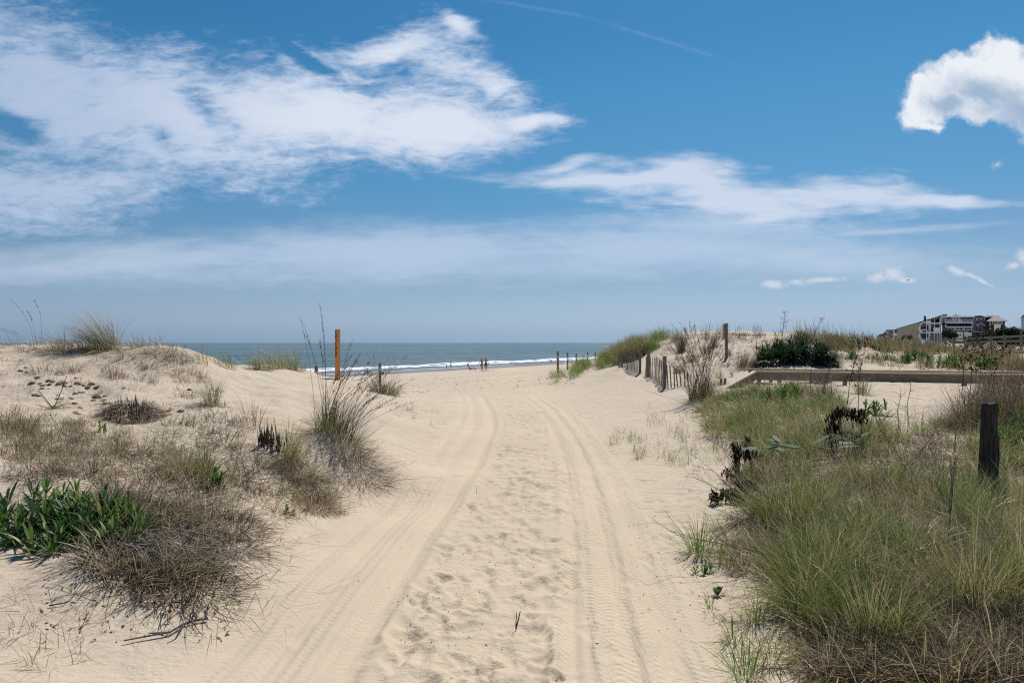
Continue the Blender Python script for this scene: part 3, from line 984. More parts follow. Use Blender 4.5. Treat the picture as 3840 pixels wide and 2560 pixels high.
# ------------------------------------------------------------------ left dune: grasses
clump(405, 1312, 1.12, .20, 520, [(4, .62, .05), (2, .45, .05), (3, .25, .06)], 'tallest bushy grass clump on the crest of the left dune', spread=.5, wind=1.6, bend=.8, w=.0062)
o = ground(130, 1297)
b = Blades()
tuft(b, o, 50, .12, .35, MIXED, wind=1.0)
ob = tag(b.build('sea_oats', MG, None, o), 'three tall nodding seed heads standing on the left dune crest', 'sea oats')
s_ = Blades()
seedstems(s_, o, [(-.02, 0, .98, -.32, 0, .16), (0, .05, .78, -.22, .1, .08), (.12, .02, .92, .06, 0, -.22)], w=.006, tint=.16, sidelen=.07)
s_.build('seed_stem', MG, ob)
o = ground(30, 1302)
b = Blades()
tuft(b, o, 120, .25, .45, BROWN, wind=1.6, spread=.7)
ob = tag(b.build('sea_oats', MG, None, o), 'brown grass at the left photo edge with two seed heads bent flat by wind', 'sea oats')
s_ = Blades()
seedstems(s_, o, [(.42, 0, .50, -.75, 0, .3), (.47, .05, .42, -.5, 0, .22)], w=.006, tint=.2, sidelen=.06)
s_.build('seed_stem', MG, ob)
for px, py, h, n, tn, lab in [
        (225, 1306, .42, 90, MIXED, 'small crest tuft on the left dune between the nodding seed heads and tallest clump'),
        (318, 1308, .42, 80, BROWN, 'thin brown tuft touching the left side of the tallest crest clump'),
        (505, 1306, .36, 60, MIXED, 'sparse tuft just right of the tallest crest clump on the left dune'),
        (600, 1306, .30, 26, BROWN, 'last few wispy bent blades at the right end of the left dune crest')]:
    clump(px, py, h * 1.35, .2, int(n * 1.7), tn, lab, wind=1.4, spread=.6, bend=.9, w=.006)
for px, py, h, n, lab in [(745, 1352, .34, 60, 'small green tuft in front of the sea where the left crest starts to fall'),
                          (795, 1362, .24, 30, 'thin tuft second along the falling left crest against the sea'),
                          (852, 1378, .42, 60, 'upright dark green tuft alone on the falling left crest against the sea'),
                          (960, 1386, .50, 110, 'leftmost green clump of the row on the low ridge left of the lettered post'),
                          (1000, 1386, .58, 110, 'second green clump of the row on the low ridge left of the lettered post'),
                          (1044, 1384, .60, 130, 'dense middle clump of the row on the low ridge left of the lettered post'),
                          (1092, 1382, .75, 150, 'tallest clump of the row on the low ridge left of the lettered post'),
                          (1126, 1388, .55, 60, 'rightmost arching clump of the row on the low ridge left of the lettered post')]:
    clump(px, py, h * 1.25, .18, int(n * 1.3), [(3, .78, .05), (2, .66, .05), (2, .48, .04)], lab, wind=1.0, spread=.45, w=.007)
clump(795, 1518, .62, .10, 150, [(3, .70, .06), (2, .5, .05), (2, .3, .05)], 'slim green and straw tuft growing alone on the right half of the left dune', spread=.35, wind=.4)
clump(160, 1395, .26, .22, 170, DARK, 'low dark brown tuft below the nodding seed heads', spread=.9)
clump(268, 1400, .30, .16, 130, DARK, 'low dark brown tuft just above the scattered shells', spread=.7)
clump(420, 1420, .34, .20, 150, BROWN, 'brown stubble tuft below the tallest crest clump', spread=.6)
clump(655, 1345, .22, .22, 150, DARK, 'dark brown stubble tuft below the right end of the left crest', spread=.9)
clump(730, 1400, .24, .2, 110, BROWN, 'brown stubble tuft halfway down the edge of the left dune', spread=.9)
clump(940, 1590, .45, .16, 90, BROWN, 'thin brown seed stems left of the green clump with dark stubs', spread=.5)
clump(385, 1470, .42, .03, 14, GREEN, 'narrow green sprout between the shells and the dark stub mat', spread=.2)
clump(20, 1620, .4, .28, 240, [(2, .3, .06), (2, .66, .05), (1, .45, .04)], 'olive and brown clump cut by the left photo edge beside the shells', spread=.7)
clump(70, 1700, .30, .30, 200, BROWN, 'brown clump above the broad-leaved green plant at the left edge', spread=.9)

# dark mat of old stubs
o = ground(500, 1575)
b = Blades()
n = 1100
x, y = disc(n, .34, .5)
z = zrel(x, y, o)
dome = .26 * (1 - (np.hypot(x, y) / .36) ** 2)
b.add(np.stack([x, y, z + dome * rng.uniform(.4, 1, n)], 1), np.arctan2(y, x) + rng.normal(0, .5, n), rng.uniform(1.4, 2.6, n), rng.uniform(.10, .3, n),
      .007, rng.uniform(-.3, .6, n), tints(n, [(5, .12, .06), (3, .27, .06), (2, .42, .05)]), 3)
n = 110
x, y = disc(n, .33, .5)
dome = .26 * (1 - (np.hypot(x, y) / .36) ** 2)
b.add(np.stack([x, y, zrel(x, y, o) + dome * .6], 1), np.arctan2(y, x), rng.uniform(0, .5, n), rng.uniform(.08, .2, n), .012, .1, tints(n, [(1, .08, .04)]), 2)
litter(b, o, 90, .6, .45, STRAW, L=.35, off=(.1, -.25))
tag(b.build('stub_clump', MG, None, o), 'dark mound of old grass stubs with hanging grey fibres on the left dune', 'dead grass')

# the large seeding clump by the path
o = ground(1235, 1612)
b = Blades()
tuft(b, o, 300, .20, .55, [(3, .82, .05), (3, .68, .05), (2, .4, .05)], spread=.75, wind=-.2)
tuft(b, o, 260, .26, .75, [(5, .22, .05), (2, .33, .05), (1, .6, .05)], spread=.75, wind=-1.2, off=(.16, 0), bend=.25)
tuft(b, o, 260, .30, .55, BROWN, spread=1.1, wind=-1.5, off=(.30, -.25), bend=.8)
tuft(b, o, 240, .28, .55, BROWN, spread=1.2, wind=-2.0, off=(.55, -.50), bend=.9)
litter(b, o, 420, 1.0, .8, BROWN, L=.4, off=(.35, -.35))
ob = tag(b.build('grass_clump', MG, None, o), 'large wind-blown clump with tall stems before the lettered orange post', 'dune grass')
s_ = Blades()
sp = []
for k in range(7):
    sp.append((rng.uniform(-.22, .02), rng.uniform(-.1, .1), rng.uniform(1.05, 1.55), rng.uniform(-.26, .0), 0, .03))
sp[0] = (-.05, 0, 1.62, .03, 0, -.12)
sp[1] = (-.18, 0, 1.48, -.18, 0, .03)
for k in range(46):
    a = rng.uniform(.0, 1.0)
    sp.append((rng.uniform(-.15, .3), rng.uniform(-.15, .15), rng.uniform(.55, 1.15) * (1.05 - .35 * a), .12 + a * .75, rng.uniform(-.1, .1), .06))
seedstems(s_, o, sp, w=.0065, tint=.17, plume=.28, sidelen=.045, nseg=9)
s_.build('seed_stem', MG, ob)

clump(1440, 1478, .62, .36, 520, [(5, .24, .05), (2, .36, .05), (2, .64, .05)], 'brown rounded clump around the rope post right of the lettered post', spread=.85, wind=-.6, w=.007,
      seeds=([(rng.uniform(-.4, .4), rng.uniform(-.2, .2), rng.uniform(.7, 1.15), rng.uniform(-.2, .35), 0, .03) for _ in range(26)], dict(w=.006, plume=.2, sidelen=.03, nseg=6)))
# green clump with dark stubs, lower on the slope
o = ground(1075, 1712)
b = Blades()
tuft(b, o, 240, .10, .62, [(3, .70, .05), (2, .6, .04), (2, .5, .04)], spread=.55, wind=-.8, off=(.06, 0))
tuft(b, o, 320, .22, .42, [(3, .48, .05), (3, .3, .05), (1, .2, .04)], spread=1.3, wind=-1.4, off=(.16, -.16), bend=.9)
n = 46
x, y = disc(n, .16)
x = x - .16
b.add(np.stack([x, y, zrel(x, y, o)], 1), rng.uniform(0, 6, n), rng.uniform(0, .3, n), rng.uniform(.16, .32, n), .022, .1, tints(n, [(1, .05, .03)]), 2)
litter(b, o, 200, .6, .5, BROWN, L=.3, off=(.2, -.2))
tag(b.build('grass_clump', MG, None, o), 'green fountain-like tuft with black stubs at its left foot, midway down the left slope', 'dune grass')
o = ground(1190, 1905)
b = Blades()
tuft(b, o, 420, .22, .30, [(5, .27, .06), (3, .46, .05), (1, .62, .04)], spread=1.3, bend=.8, wind=-.8)
tuft(b, o, 320, .24, .28, BROWN, spread=1.3, bend=.8, off=(-.2, .3), wind=-.8)
litter(b, o, 260, .45, .6, BROWN, L=.22, off=(-.1, .2))
tag(b.build('grass_clump', MG, None, o), 'tangled straw-brown clump at the toe of the left dune next to the tyre tracks', 'dune grass')
o = ground(690, 1775)
b = Blades()
tuft(b, o, 420, .20, .48, [(3, .5, .05), (3, .3, .06), (2, .68, .05)], spread=1.1, wind=.2, bend=.9)
tuft(b, o, 160, .12, .5, [(3, .7, .05), (1, .5, .05)], spread=.6, off=(.16, .08))
litter(b, o, 260, .6, .5, BROWN, L=.3)
tag(b.build('grass_clump', MG, None, o), 'dense clump of drooping straw and green blades in the middle of the left slope', 'dune grass')
for px, py, nn_, lab in [(480, 1900, 380, 'brown dead stems heaped behind the right half of the broad-leaved plant'), (850, 1960, 300, 'straw tangle between the single broad leaf plant and the toe clump'), (610, 1960, 430, 'heap of drooping dead brown stems right of the broad-leaved plant'),
                         (790, 2040, 360, 'dead brown fringe of stems hanging at the lower right of the left dune'),
                         (520, 2120, 420, 'grey dead stems spilling down below the broad-leaved green plant'),
                         (700, 2210, 320, 'lowest dead stems fanned over the sand at the foot of the left dune')]:
    o = ground(px, py)
    b = Blades()
    tuft(b, o, int(nn_ * .7), .34, .36, [(4, .50, .05), (3, .40, .05), (3, .24, .06), (3, .09, .04)], spread=1.5, wind=-1.6, bend=.8, w=.006, flop=.35)
    tuft(b, o, nn_, .30, .14, [(1, .07, .03)], spread=1.4, bend=.3, w=.008)
    litter(b, o, nn_, .55, .42, [(3, .4, .05), (3, .25, .06), (2, .12, .04)], L=.32)
    tag(b.build('dead_grass', MG, None, o), lab, 'dead grass')
# grey brushwood tumbling down from the broad-leaved plant
o = ground(430, 2060)
b = Blades()
for k in range(44):
    px_ = rng.uniform(260, 760)
    g = ground(px_, rng.uniform(2000, 2080))
    twigs(b, (g[0] - o[0], g[1] - o[1], g[2] - o[2] + .06), (rng.uniform(.5, 1.2), rng.uniform(-.6, -.1), rng.uniform(-.25, .1)), rng.uniform(.25, .5), .006, 2, .72, .45, 3, .03)
tag(b.build('brushwood', MT, None, o), 'grey dead branches sprawling down the sand under the broad-leaved plant', 'branches')

# broad-leaved green plants
def leafy(px, py, spots, L, w, label, stems=0, h=.1, tn=(.5, .22), n=12, cat='plant', name='leafy_plant', group=None):
    o = ground(px, py)
    b = Blades()
    for dx, dy, s0 in spots:
        rosette(b, o, (dx, dy), n, L * s0, w * s0, tn, (.25, 1.25), .7)
        if h > 0:
            rosette(b, o, (dx, dy), max(4, n // 2), L * .8 * s0, w * s0, tn, (.15, .9), .6, zoff=h * s0)
            rosette(b, o, (dx, dy), max(3, n // 3), L * .6 * s0, w * .9 * s0, (tn[0] + .15, tn[1]), (.05, .6), .5, zoff=h * 1.8 * s0)
    ob = tag(b.build(name, ML, None, o), label, cat, group)
    s2 = Blades()
    for dx, dy, s0 in spots:
        z0 = float(zrel([dx], [dy], o)[0])
        s2.tube([(dx, dy, z0 - .02), (dx, dy, z0 + h * s0), (dx + .01, dy, z0 + h * 2 * s0)], .005, .003, .75, 4)
    s2.build('stem', MG, ob)
    return ob
sp = [(rng.uniform(-.66, .62), rng.uniform(-.32, .34), rng.uniform(.6, 1.2)) for _ in range(78)]
sp = [q for q in sp if q[0] + q[1] < .62 and q[0] - q[1] > -.8]
leafy(235, 1990, sp, .20, .021, 'large broad-leaved dark green plant at the left edge of the left dune', n=13, h=.062, tn=(.5, .34))
leafy(800, 1830, [(0, 0, 1.1), (.05, .02, .8)], .22, .032, 'single small broad-leaved plant standing among dead stems on the left slope', n=9, h=.07)
leafy(372, 1618, [(0, 0, 1), (.03, .05, .7)], .10, .02, 'tiny fresh green rosette below the dark stub mound', n=9, h=.05, tn=(.7, .15))
leafy(1000, 1660, [(0, 0, 1), (.06, .02, .8)], .09, .02, 'tiny green leaves at the left foot of the clump with black stubs', n=8, h=.05, tn=(.75, .15))
leafy(1185, 1880, [(0, 0, 1), (-.1, .02, .7)], .06, .02, 'small bright green weed at the dune toe among straw', n=8, h=.03, tn=(.75, .15))
leafy(1075, 1925, [(0, 0, 1), (.06, .02, .8)], .06, .02, 'small bright green weed on bare sand left of the toe clump', n=8, h=.03, tn=(.75, .15))
# spiky dead plant below the shells
o = ground(200, 1532)
b = Blades()
n = 60
x, y = disc(n, .05)
b.add(np.stack([x, y, zrel(x, y, o)], 1), rng.normal(-.4, .8, n), rng.uniform(.9, 1.6, n), rng.uniform(.15, .45, n), .006, .2, tints(n, [(3, .16, .04), (1, .3, .04), (1, .7, .04)]), 3)
b.tube([(0, 0, 0), (.10, 0, .22), (.17, 0, .42)], .006, .004, .17, 4)
b.tube([(0, 0, 0), (-.10, 0, .12), (-.2, 0, .25)], .008, .004, .15, 4)
tag(b.build('dead_plant', MG, None, o), 'reddish-brown spiky dead plant with one slanting stalk below the shells', 'dead plant')

# continuous tangle of dead and living tufts over the lower left slope
LEFTMIX = [[(3, .5, .05), (3, .30, .06), (2, .10, .04)], [(4, .52, .04), (2, .4, .05), (1, .1, .04)], [(3, .22, .05), (2, .1, .04)], [(2, .68, .05), (2, .5, .05), (1, .3, .05)], [(3, .3, .06), (2, .44, .05)]]
pl = [(470, 1640), (700, 1570), (900, 1600), (1010, 1740), (1230, 1760), (1290, 1880), (1180, 1960), (940, 1960), (900, 2090), (720, 2230), (520, 2200), (330, 2120), (420, 1900), (330, 1780)]
x, y, z = scatter(pl, 112, 0)
meadow('dead_grass_tangle', 'continuous tangle of brown, straw and olive tufts over the lower left slope', 'dead grass', x, y, .27, .12, 44, LEFTMIX, w=.006, spread=1.2, wind=-1.0, bend=.9, flop=.4)
pl = [(300, 1720), (560, 1620), (900, 1640), (1000, 1760), (1240, 1800), (1200, 1940), (900, 2000), (880, 2120), (700, 2260), (420, 2200), (300, 2100)]
cover('fallen_straw', 'pale fallen straws lying across the tangle on the lower left slope', 'dead grass', scatter(pl, 900, 0), .36, [(4, .52, .03), (2, .44, .04)], w=.0055, spread=1.5, minpx=1.6, segs=4, flop=.7, wind=-.6)
pl = [(0, 1560), (330, 1590), (480, 1680), (330, 1790), (0, 1790)]
x, y, z = scatter(pl, 70, 0)
meadow('dead_grass_tangle', 'low brown and olive tufts above the broad-leaved green plant', 'dead grass', x, y, .20, .12, 40, LEFTMIX, spread=1.1, wind=.3, bend=.9, flop=.3)
pl = [(380, 1320), (640, 1320), (760, 1400), (860, 1500), (940, 1620), (800, 1640), (640, 1460), (420, 1420)]
x, y, z = scatter(pl, 55, 0)
meadow('stubble_tufts', 'low dark stubble tufts down the right shoulder of the left dune', 'dead grass', x, y, .15, .10, 26, [[(3, .13, .05), (2, .27, .05)], [(3, .28, .06), (2, .44, .05)]], spread=1.0, wind=.3, bend=.4, flop=.3)
pl = [(0, 1300), (700, 1308), (700, 1335), (0, 1335)]
x, y, z = scatter(pl, 46, 0)
meadow('crest_grass', 'thin straw and brown blades scattered along the left dune crest', 'dune grass', x, y, .42, .12, 16, [[(3, .28, .06), (2, .46, .05)], [(3, .62, .06), (2, .46, .05)]], spread=.8, wind=1.6, bend=1.0, flop=.3)

# little sprouts on the sand left of the tracks
for px, py, h, n, lab in [(1500, 1537, .42, 7, 'lone thin upright sprout at the right foot of the rope-post clump'),
                          (1537, 1540, .38, 34, 'golden-green tuft on bare sand, the densest of the sprouts by the left track'),
                          (1495, 1562, .25, 9, 'low sprout left below the golden-green tuft by the left track'),
                          (1552, 1570, .22, 14, 'low sprout right below the golden-green tuft by the left track'),
                          (1595, 1543, .20, 9, 'wispy sprout right of the golden-green tuft'),
                          (1634, 1545, .22, 14, 'wide wispy sprout nearest the bend of the left track'),
                          (1618, 1600, .30, 7, 'two-bladed sprout low by the left track'),
                          (1665, 1590, .24, 9, 'sprout leaning right, closest to the left track')]:
    clump(px, py, h, .07, n, [(3, .74, .06), (2, .55, .05)], lab, spread=.8, wind=-.5, w=.005)

# dead stems and stubble spread over the left dune
pl = [(0, 1330), (560, 1320), (800, 1420), (900, 1560), (1000, 1760), (880, 1900), (880, 2060), (560, 2200), (0, 1900)]
cover('stubble', 'thin brown dead stems sprinkled over the left dune', 'dead grass', scatter(pl, 6500, .7), .14, [(4, .22, .06), (2, .42, .05), (1, .12, .05), (.8, .62, .05)], w=.004, spread=.9, minpx=1.1, segs=3, flop=.45)
pl = [(0, 1560), (500, 1600), (900, 1600), (960, 1760), (820, 1980), (540, 2080), (300, 1850), (0, 1800)]
cover('dead_grass_litter', 'mat of fallen straw and brown blades on the lower left slope', 'dead grass', scatter(pl, 5200, .9, .012), .18, [(3, .48, .05), (3, .26, .06), (2, .10, .04)], w=.0045, spread=1.3, minpx=1.4, segs=3, flop=.7)
pl = [(0, 1560), (420, 1590), (560, 1700), (360, 1760), (0, 1760)]
cover('grass_seedlings', 'fine green and tan seedlings on the left slope below the shells', 'grass', scatter(pl, 2600, .5), .17, [(2, .66, .05), (2, .45, .05), (2, .3, .05)], w=.003, spread=.6, minpx=1.0, segs=3)
pl = [(940, 1700), (1280, 1750), (1290, 1900), (1150, 1950), (900, 1950), (840, 1800)]
cover('dead_grass_litter', 'brown litter between the clumps near the dune toe', 'dead grass', scatter(pl, 3200, .6, .014), .14, BROWN, w=.003, spread=1.2, minpx=1.1, segs=3, flop=.5)
pl = [(40, 2240), (430, 2200), (420, 2440), (150, 2540), (0, 2500)]
cover('weed_sprigs', 'a few pale weed sprigs in the bottom left corner sand', 'weeds', scatter(pl, 60, 0), .16, [(3, .62, .05), (1, .45, .05), (2, .3, .04)], w=.004, spread=.8, jitter=.01, n_each=2, segs=4)
pl = [(900, 1460), (1150, 1500), (1230, 1700), (1450, 1780), (1330, 1830), (1050, 1620)]
cover('stubble', 'scattered dark twigs on the bare sand around the large seeding clump', 'dead grass', scatter(pl, 420, .6), .07, DARK, w=.004, spread=1.3, minpx=1.1, segs=2, flop=.7)
# ------------------------------------------------------------------ right dune: plants
GRN2 = [(4, .76, .06), (3, .66, .05), (3, .48, .05), (2, .3, .06)]
# green fringe running up the seaward ridge
pl = [(2070, 1412), (2150, 1372), (2220, 1345), (2290, 1318), (2360, 1282), (2440, 1262), (2520, 1258), (2480, 1300), (2400, 1345), (2320, 1368), (2250, 1385), (2170, 1415), (2090, 1438)]
cover('beach_grass', 'green grass fringe climbing the seaward ridge of the right dune', 'beach grass', scatter(pl, 2600, .25, .02), .62,
      [(6, .84, .05), (3, .70, .05), (1, .52, .05), (.6, .33, .05)], n_each=4, w=.007, spread=.5, wind=1.0, jitter=.12, minpx=1.1)
pl = [(2300, 1375), (2420, 1330), (2440, 1290), (2380, 1290), (2280, 1335)]
cover('beach_grass', 'taller green and straw grass above the slat fence on the seaward ridge', 'beach grass', scatter(pl, 900, 0), .8,
      [(4, .72, .05), (3, .5, .05), (2, .3, .05)], n_each=5, w=.006, spread=.5, wind=1.0, jitter=.15, minpx=1.1)
for px, py, h, r, n, tn, lab, kw in [
        (2465, 1272, 1.0, .38, 420, GRN2, 'bushy dark green clump on the skyline left of the right dune top', dict(spread=.8, wind=.8)),
        (2530, 1275, .8, .22, 240, GRN2, 'smaller yellow-green clump on the skyline next to the bushy dark one', dict(spread=.6)),
        (2365, 1300, 1.0, .3, 260, MIXED, 'wispy tall clump breaking the skyline where the right ridge climbs', dict(spread=.6, wind=1.4)),
        (2375, 1342, 1.05, .22, 320, BROWN, 'tall brown clump standing just behind the slat fence', dict(spread=.45)),
        (2556, 1316, 1.3, .16, 420, [(5, .16, .05), (2, .3, .05), (1, .6, .05)], 'tall dark narrow clump whose stems cross the skyline above the slat fence', dict(spread=.42, bend=.3)),
        (2675, 1302, .75, .2, 220, [(4, .12, .05), (2, .28, .05), (1, .66, .05)], 'small dark round clump left of the tall plank-backed post', dict(spread=.7, bend=.3)),
        (2644, 1325, .55, .14, 120, DARK, 'low dark tuft below the small dark round clump', dict(spread=.5)),
        (2600, 1352, .6, .22, 180, MIXED, 'brown-green tuft in the hollow behind the fence end post', dict(spread=.6)),
        (2552, 1395, .7, .2, 200, MIXED, 'brown-green tuft right of the fence end post', dict(spread=.7)),
        (2700, 1415, .5, .1, 60, MIXED, 'thin tuft casting its shade on the sand above the rail end', dict(spread=.5)),
        (2745, 1412, .4, .06, 26, DARK, 'tiny dark tuft on the bare slope above the rail end', dict(spread=.4)),
        (2700, 1440, .35, .1, 70, DARK, 'dark brown tuft beside the low end of the rail', dict(spread=.9)),
        (2735, 1330, .5, .08, 50, DARK, 'dark stems at the foot of the tall plank-backed post', dict(spread=.3)),
        (2800, 1378, .85, .36, 620, [(4, .22, .06), (3, .36, .05), (2, .6, .06)], 'big brown clump leaning toward the yucca, with long shade below it', dict(spread=.75, wind=-1.5)),
        (2730, 1372, .3, .2, 120, DARK, 'dark matted tuft left of the big brown clump', dict(spread=1.2))]:
    clump(px, py, h, r, n, tn, lab, w=.007, **kw)
# large seeding clump in front of the fence
o = ground(2625, 1500)
b = Blades()
tuft(b, o, 460, .28, .75, [(4, .70, .05), (3, .58, .04), (2, .48, .05)], spread=.65, wind=-.2, w=.006, off=(.08, -.1))
tuft(b, o, 260, .26, 1.15, [(4, .25, .05), (2, .4, .05)], spread=.7, wind=.0, bend=.25, w=.006)
litter(b, o, 200, .8, .5, BROWN, L=.4)
ob = tag(b.build('grass_clump', MG, None, o), 'large clump with tall fanning seed stems in front of the slat fence end', 'dune grass')
s_ = Blades()
seedstems(s_, o, [(rng.uniform(-.3, .3), rng.uniform(-.1, .1), rng.uniform(1.2, 1.95), a, rng.uniform(-.1, .1), .05) for a in np.linspace(-.75, .85, 64) + rng.normal(0, .08, 64)],
          w=.011, tint=.20, plume=.3, sidelen=.07, nseg=8)
s_.build('seed_stem', MG, ob)
# long lone stems bent over the sand in front of it
o = ground(2700, 1580)
s_ = Blades()
seedstems(s_, o, [(0, 0, .85, -1.15, 0, .02), (-.05, 0, .78, -.75, 0, .02), (.05, 0, .95, -.42, 0, .02), (-.1, 0, .60, -1.3, .1, .02), (.1, 0, .7, -.2, 0, .02), (0, 0, .75, .3, 0, .02)], w=.008, tint=.25, plume=.2, sidelen=.04)
tuft(s_, o, 90, .25, .5, GREEN, spread=.6)
tag(s_.build('grass_clump', MG, None, o), 'sparse clump with long bare stems leaning left over the sand below the seeding clump', 'dune grass')

# yucca with its dead flower stalks
o = ground(2985, 1352)
b = Blades()
for k in range(95):
    dx, dy = rng.uniform(-1.15, 1.15), rng.uniform(-.75, .5)
    if (dx / 1.3) ** 2 + (dy / .8) ** 2 > 1:
        continue
    n = 40
    z = float(zrel([dx], [dy], o)[0]) + .04 + .50 * (1 - (dx / 1.4) ** 2) * rng.random()
    yaw = rng.uniform(0, 6.28, n)
    b.add(np.repeat([[dx, dy, z]], n, 0), yaw, rng.uniform(.3, 2.3, n), rng.uniform(.3, .56, n), .030, rng.uniform(0, .5, n),
          np.clip(rng.normal(.04, .12, n), 0, 1), 4, 'sword', twist=rng.uniform(-.5, .5, n))
yu = tag(b.build('yucca', ML, None, o), 'large dark spiky yucca on top of the right dune above the rail', 'yucca')
b = Blades()
n = 420
x, y = rng.uniform(-1.2, 1.1, n), rng.uniform(-.75, -.3, n)
b.add(np.stack([x, y, zrel(x, y, o) + rng.uniform(.0, .22, n)], 1), rng.uniform(3.4, 6.0, n), rng.uniform(1.3, 2.1, n), rng.uniform(.2, .5, n), .02, rng.uniform(0, .5, n),
      tints(n, [(3, .35, .06), (2, .2, .05), (1, .5, .04)]), 3, 'sword')
b.build('dead_leaf_skirt', MG, yu)
def stalk(b, x, y, z, h, lx, top, n, tint=.1, side=.2, r=.014):
    t_ = np.linspace(0, 1, 10)
    P = np.stack([x + lx * t_ ** 1.5, np.full(10, y) + .03 * np.sin(t_ * 5), z + h * t_], 1)
    b.tube(P, r, r * .4, tint, 4)
    for k in range(n):
        q = 1 - top * rng.random()
        p = np.array([np.interp(q, t_, P[:, i]) for i in range(3)])
        sd = rng.choice([-1, 1])
        L = side * rng.uniform(.5, 1.1)
        e = p + np.array([sd * L * .8, rng.normal(0, .3) * L, L * rng.uniform(.15, .7)])
        mid = (p + e) / 2 + np.array([0, 0, -.1 * L])
        b.tube([p, mid, e], r * .35, r * .2, tint, 3)
for dx, h, lx, top, n, side, lab in [(-1.25, 1.28, -.12, .8, 22, .17, 'left'), (-.48, 1.6, .12, .75, 44, .19, 'mid'), (.42, 1.32, .42, .7, 26, .2, 'right'), (.1, .9, .5, .5, 8, .14, 'low')]:
    b = Blades()
    stalk(b, dx, 0, float(zrel([dx], [0], o)[0]) + .1, h, lx, top, n, .25, side)
    b.build('flower_stalk', MT, yu)

# stubble over the right dune face and its skyline
pl = [(2400, 1290), (2560, 1262), (2700, 1246), (2860, 1252), (2960, 1270), (2880, 1330), (2700, 1370), (2560, 1420), (2500, 1360), (2420, 1340)]
cover('stubble', 'small brown stubble sprinkled over the face of the right dune', 'dead grass', scatter(pl, 1500, .5, .03), .16, BROWN, w=.006, spread=.8, minpx=1.2, segs=3, flop=.4, n_each=2)
pl = [(2580, 1268), (2700, 1250), (2870, 1256), (2960, 1268), (2860, 1275), (2700, 1268), (2600, 1282)]
cover('crest_grass', 'thin dark stems along the skyline of the right dune', 'dune grass', scatter(pl, 260, .3, .03), .75, BROWN, w=.005, spread=.45, minpx=1.0, segs=4, flop=.1, bend=.4)
pl = [(2680, 1250), (2960, 1262), (2900, 1262), (2700, 1256)]
cover('stubble', 'short dark stubble lining the very top of the right dune', 'dead grass', scatter(pl, 500, 0), .12, DARK, w=.007, spread=.8, minpx=1.3, segs=3)

# brown grass field behind, toward the houses
pl = [(2960, 1262), (3100, 1268), (3300, 1282), (3500, 1292), (3900, 1300), (3900, 1400), (3700, 1370), (3500, 1340), (3300, 1330), (3160, 1318), (3040, 1296)]
cover('field_grass', 'brown and olive grass covering the dune field in front of the houses', 'grass', scatter(pl, 8000, .15, .012), .46,
      [(6, .22, .06), (1.5, .40, .05), (2, .6, .05), (1.5, .72, .05)], n_each=3, w=.008, spread=.5, wind=.5, jitter=.2, minpx=1.25, segs=3)
pl = [(3080, 1290), (3300, 1286), (3900, 1288), (3900, 1330), (3500, 1322), (3300, 1308)]
cover('field_grass', 'dense far brown scrub at the foot of the houses', 'grass', scatter(pl, 2600, 0), .75, [(5, .22, .06), (2, .4, .05), (2, .68, .05)], n_each=3, w=.012, spread=.6, jitter=.8, minpx=2.2, segs=3)
pl = [(2960, 1262), (3100, 1268), (3300, 1282), (3600, 1292), (3600, 1300), (3200, 1292), (3000, 1282)]
cover('field_grass', 'tall thin dry stems showing against the sky left of the houses', 'grass', scatter(pl, 700, .2, .02), 1.15, BROWN, n_each=1, w=.005, spread=.4, jitter=.3, minpx=1.0, segs=4, bend=.5, flop=.02)
pl = [(3150, 1330), (3400, 1345), (3640, 1360), (3880, 1370), (3880, 1400), (3500, 1395), (3200, 1380), (3080, 1340)]
cover('field_grass', 'sparse brown stems on the pale sand just behind the rail', 'grass', scatter(pl, 1100, .5, .015), .4, [(4, .28, .06), (2, .66, .06), (1, .45, .05)], n_each=2, w=.006, spread=.5, jitter=.08, minpx=1.1, segs=3)

# green leafy plants on the sand behind the rail
for px, py, s0, lab in [(3212, 1300, 1.0, 'green leafy plant half hidden in brown grass, farthest left behind the rail'),
                        (3285, 1308, .8, 'green leafy plant right of the farthest left one behind the rail'),
                        (3215, 1345, 1.0, 'green leafy plant beside the black stalk with pods, behind the rail'),
                        (3325, 1350, .9, 'green leafy plant in the middle of the sand hollow behind the rail'),
                        (3375, 1362, .8, 'low open green plant on the sand between leafy plants'),
                        (3425, 1352, 1.3, 'largest bright green bush in the sand hollow behind the rail'),
                        (3482, 1362, 1.0, 'green rosette right of the largest bright green bush'),
                        (3515, 1380, .8, 'low green rosette just above the rail, left one'),
                        (3580, 1378, 1.3, 'wide low green plant just above the rail'),
                        (3720, 1382, 1.2, 'green plant just above the rail among black stalks'),
                        (3005, 1275, 1.2, 'bright green shrub on the skyline right of the yucca')]:
    leafy(px, py, [(rng.normal(0, .22 * s0), rng.normal(0, .15), s0 * rng.uniform(.8, 1.1)) for _ in range(7)], .30, .045, lab, n=12, h=.11, tn=(.5, .2))

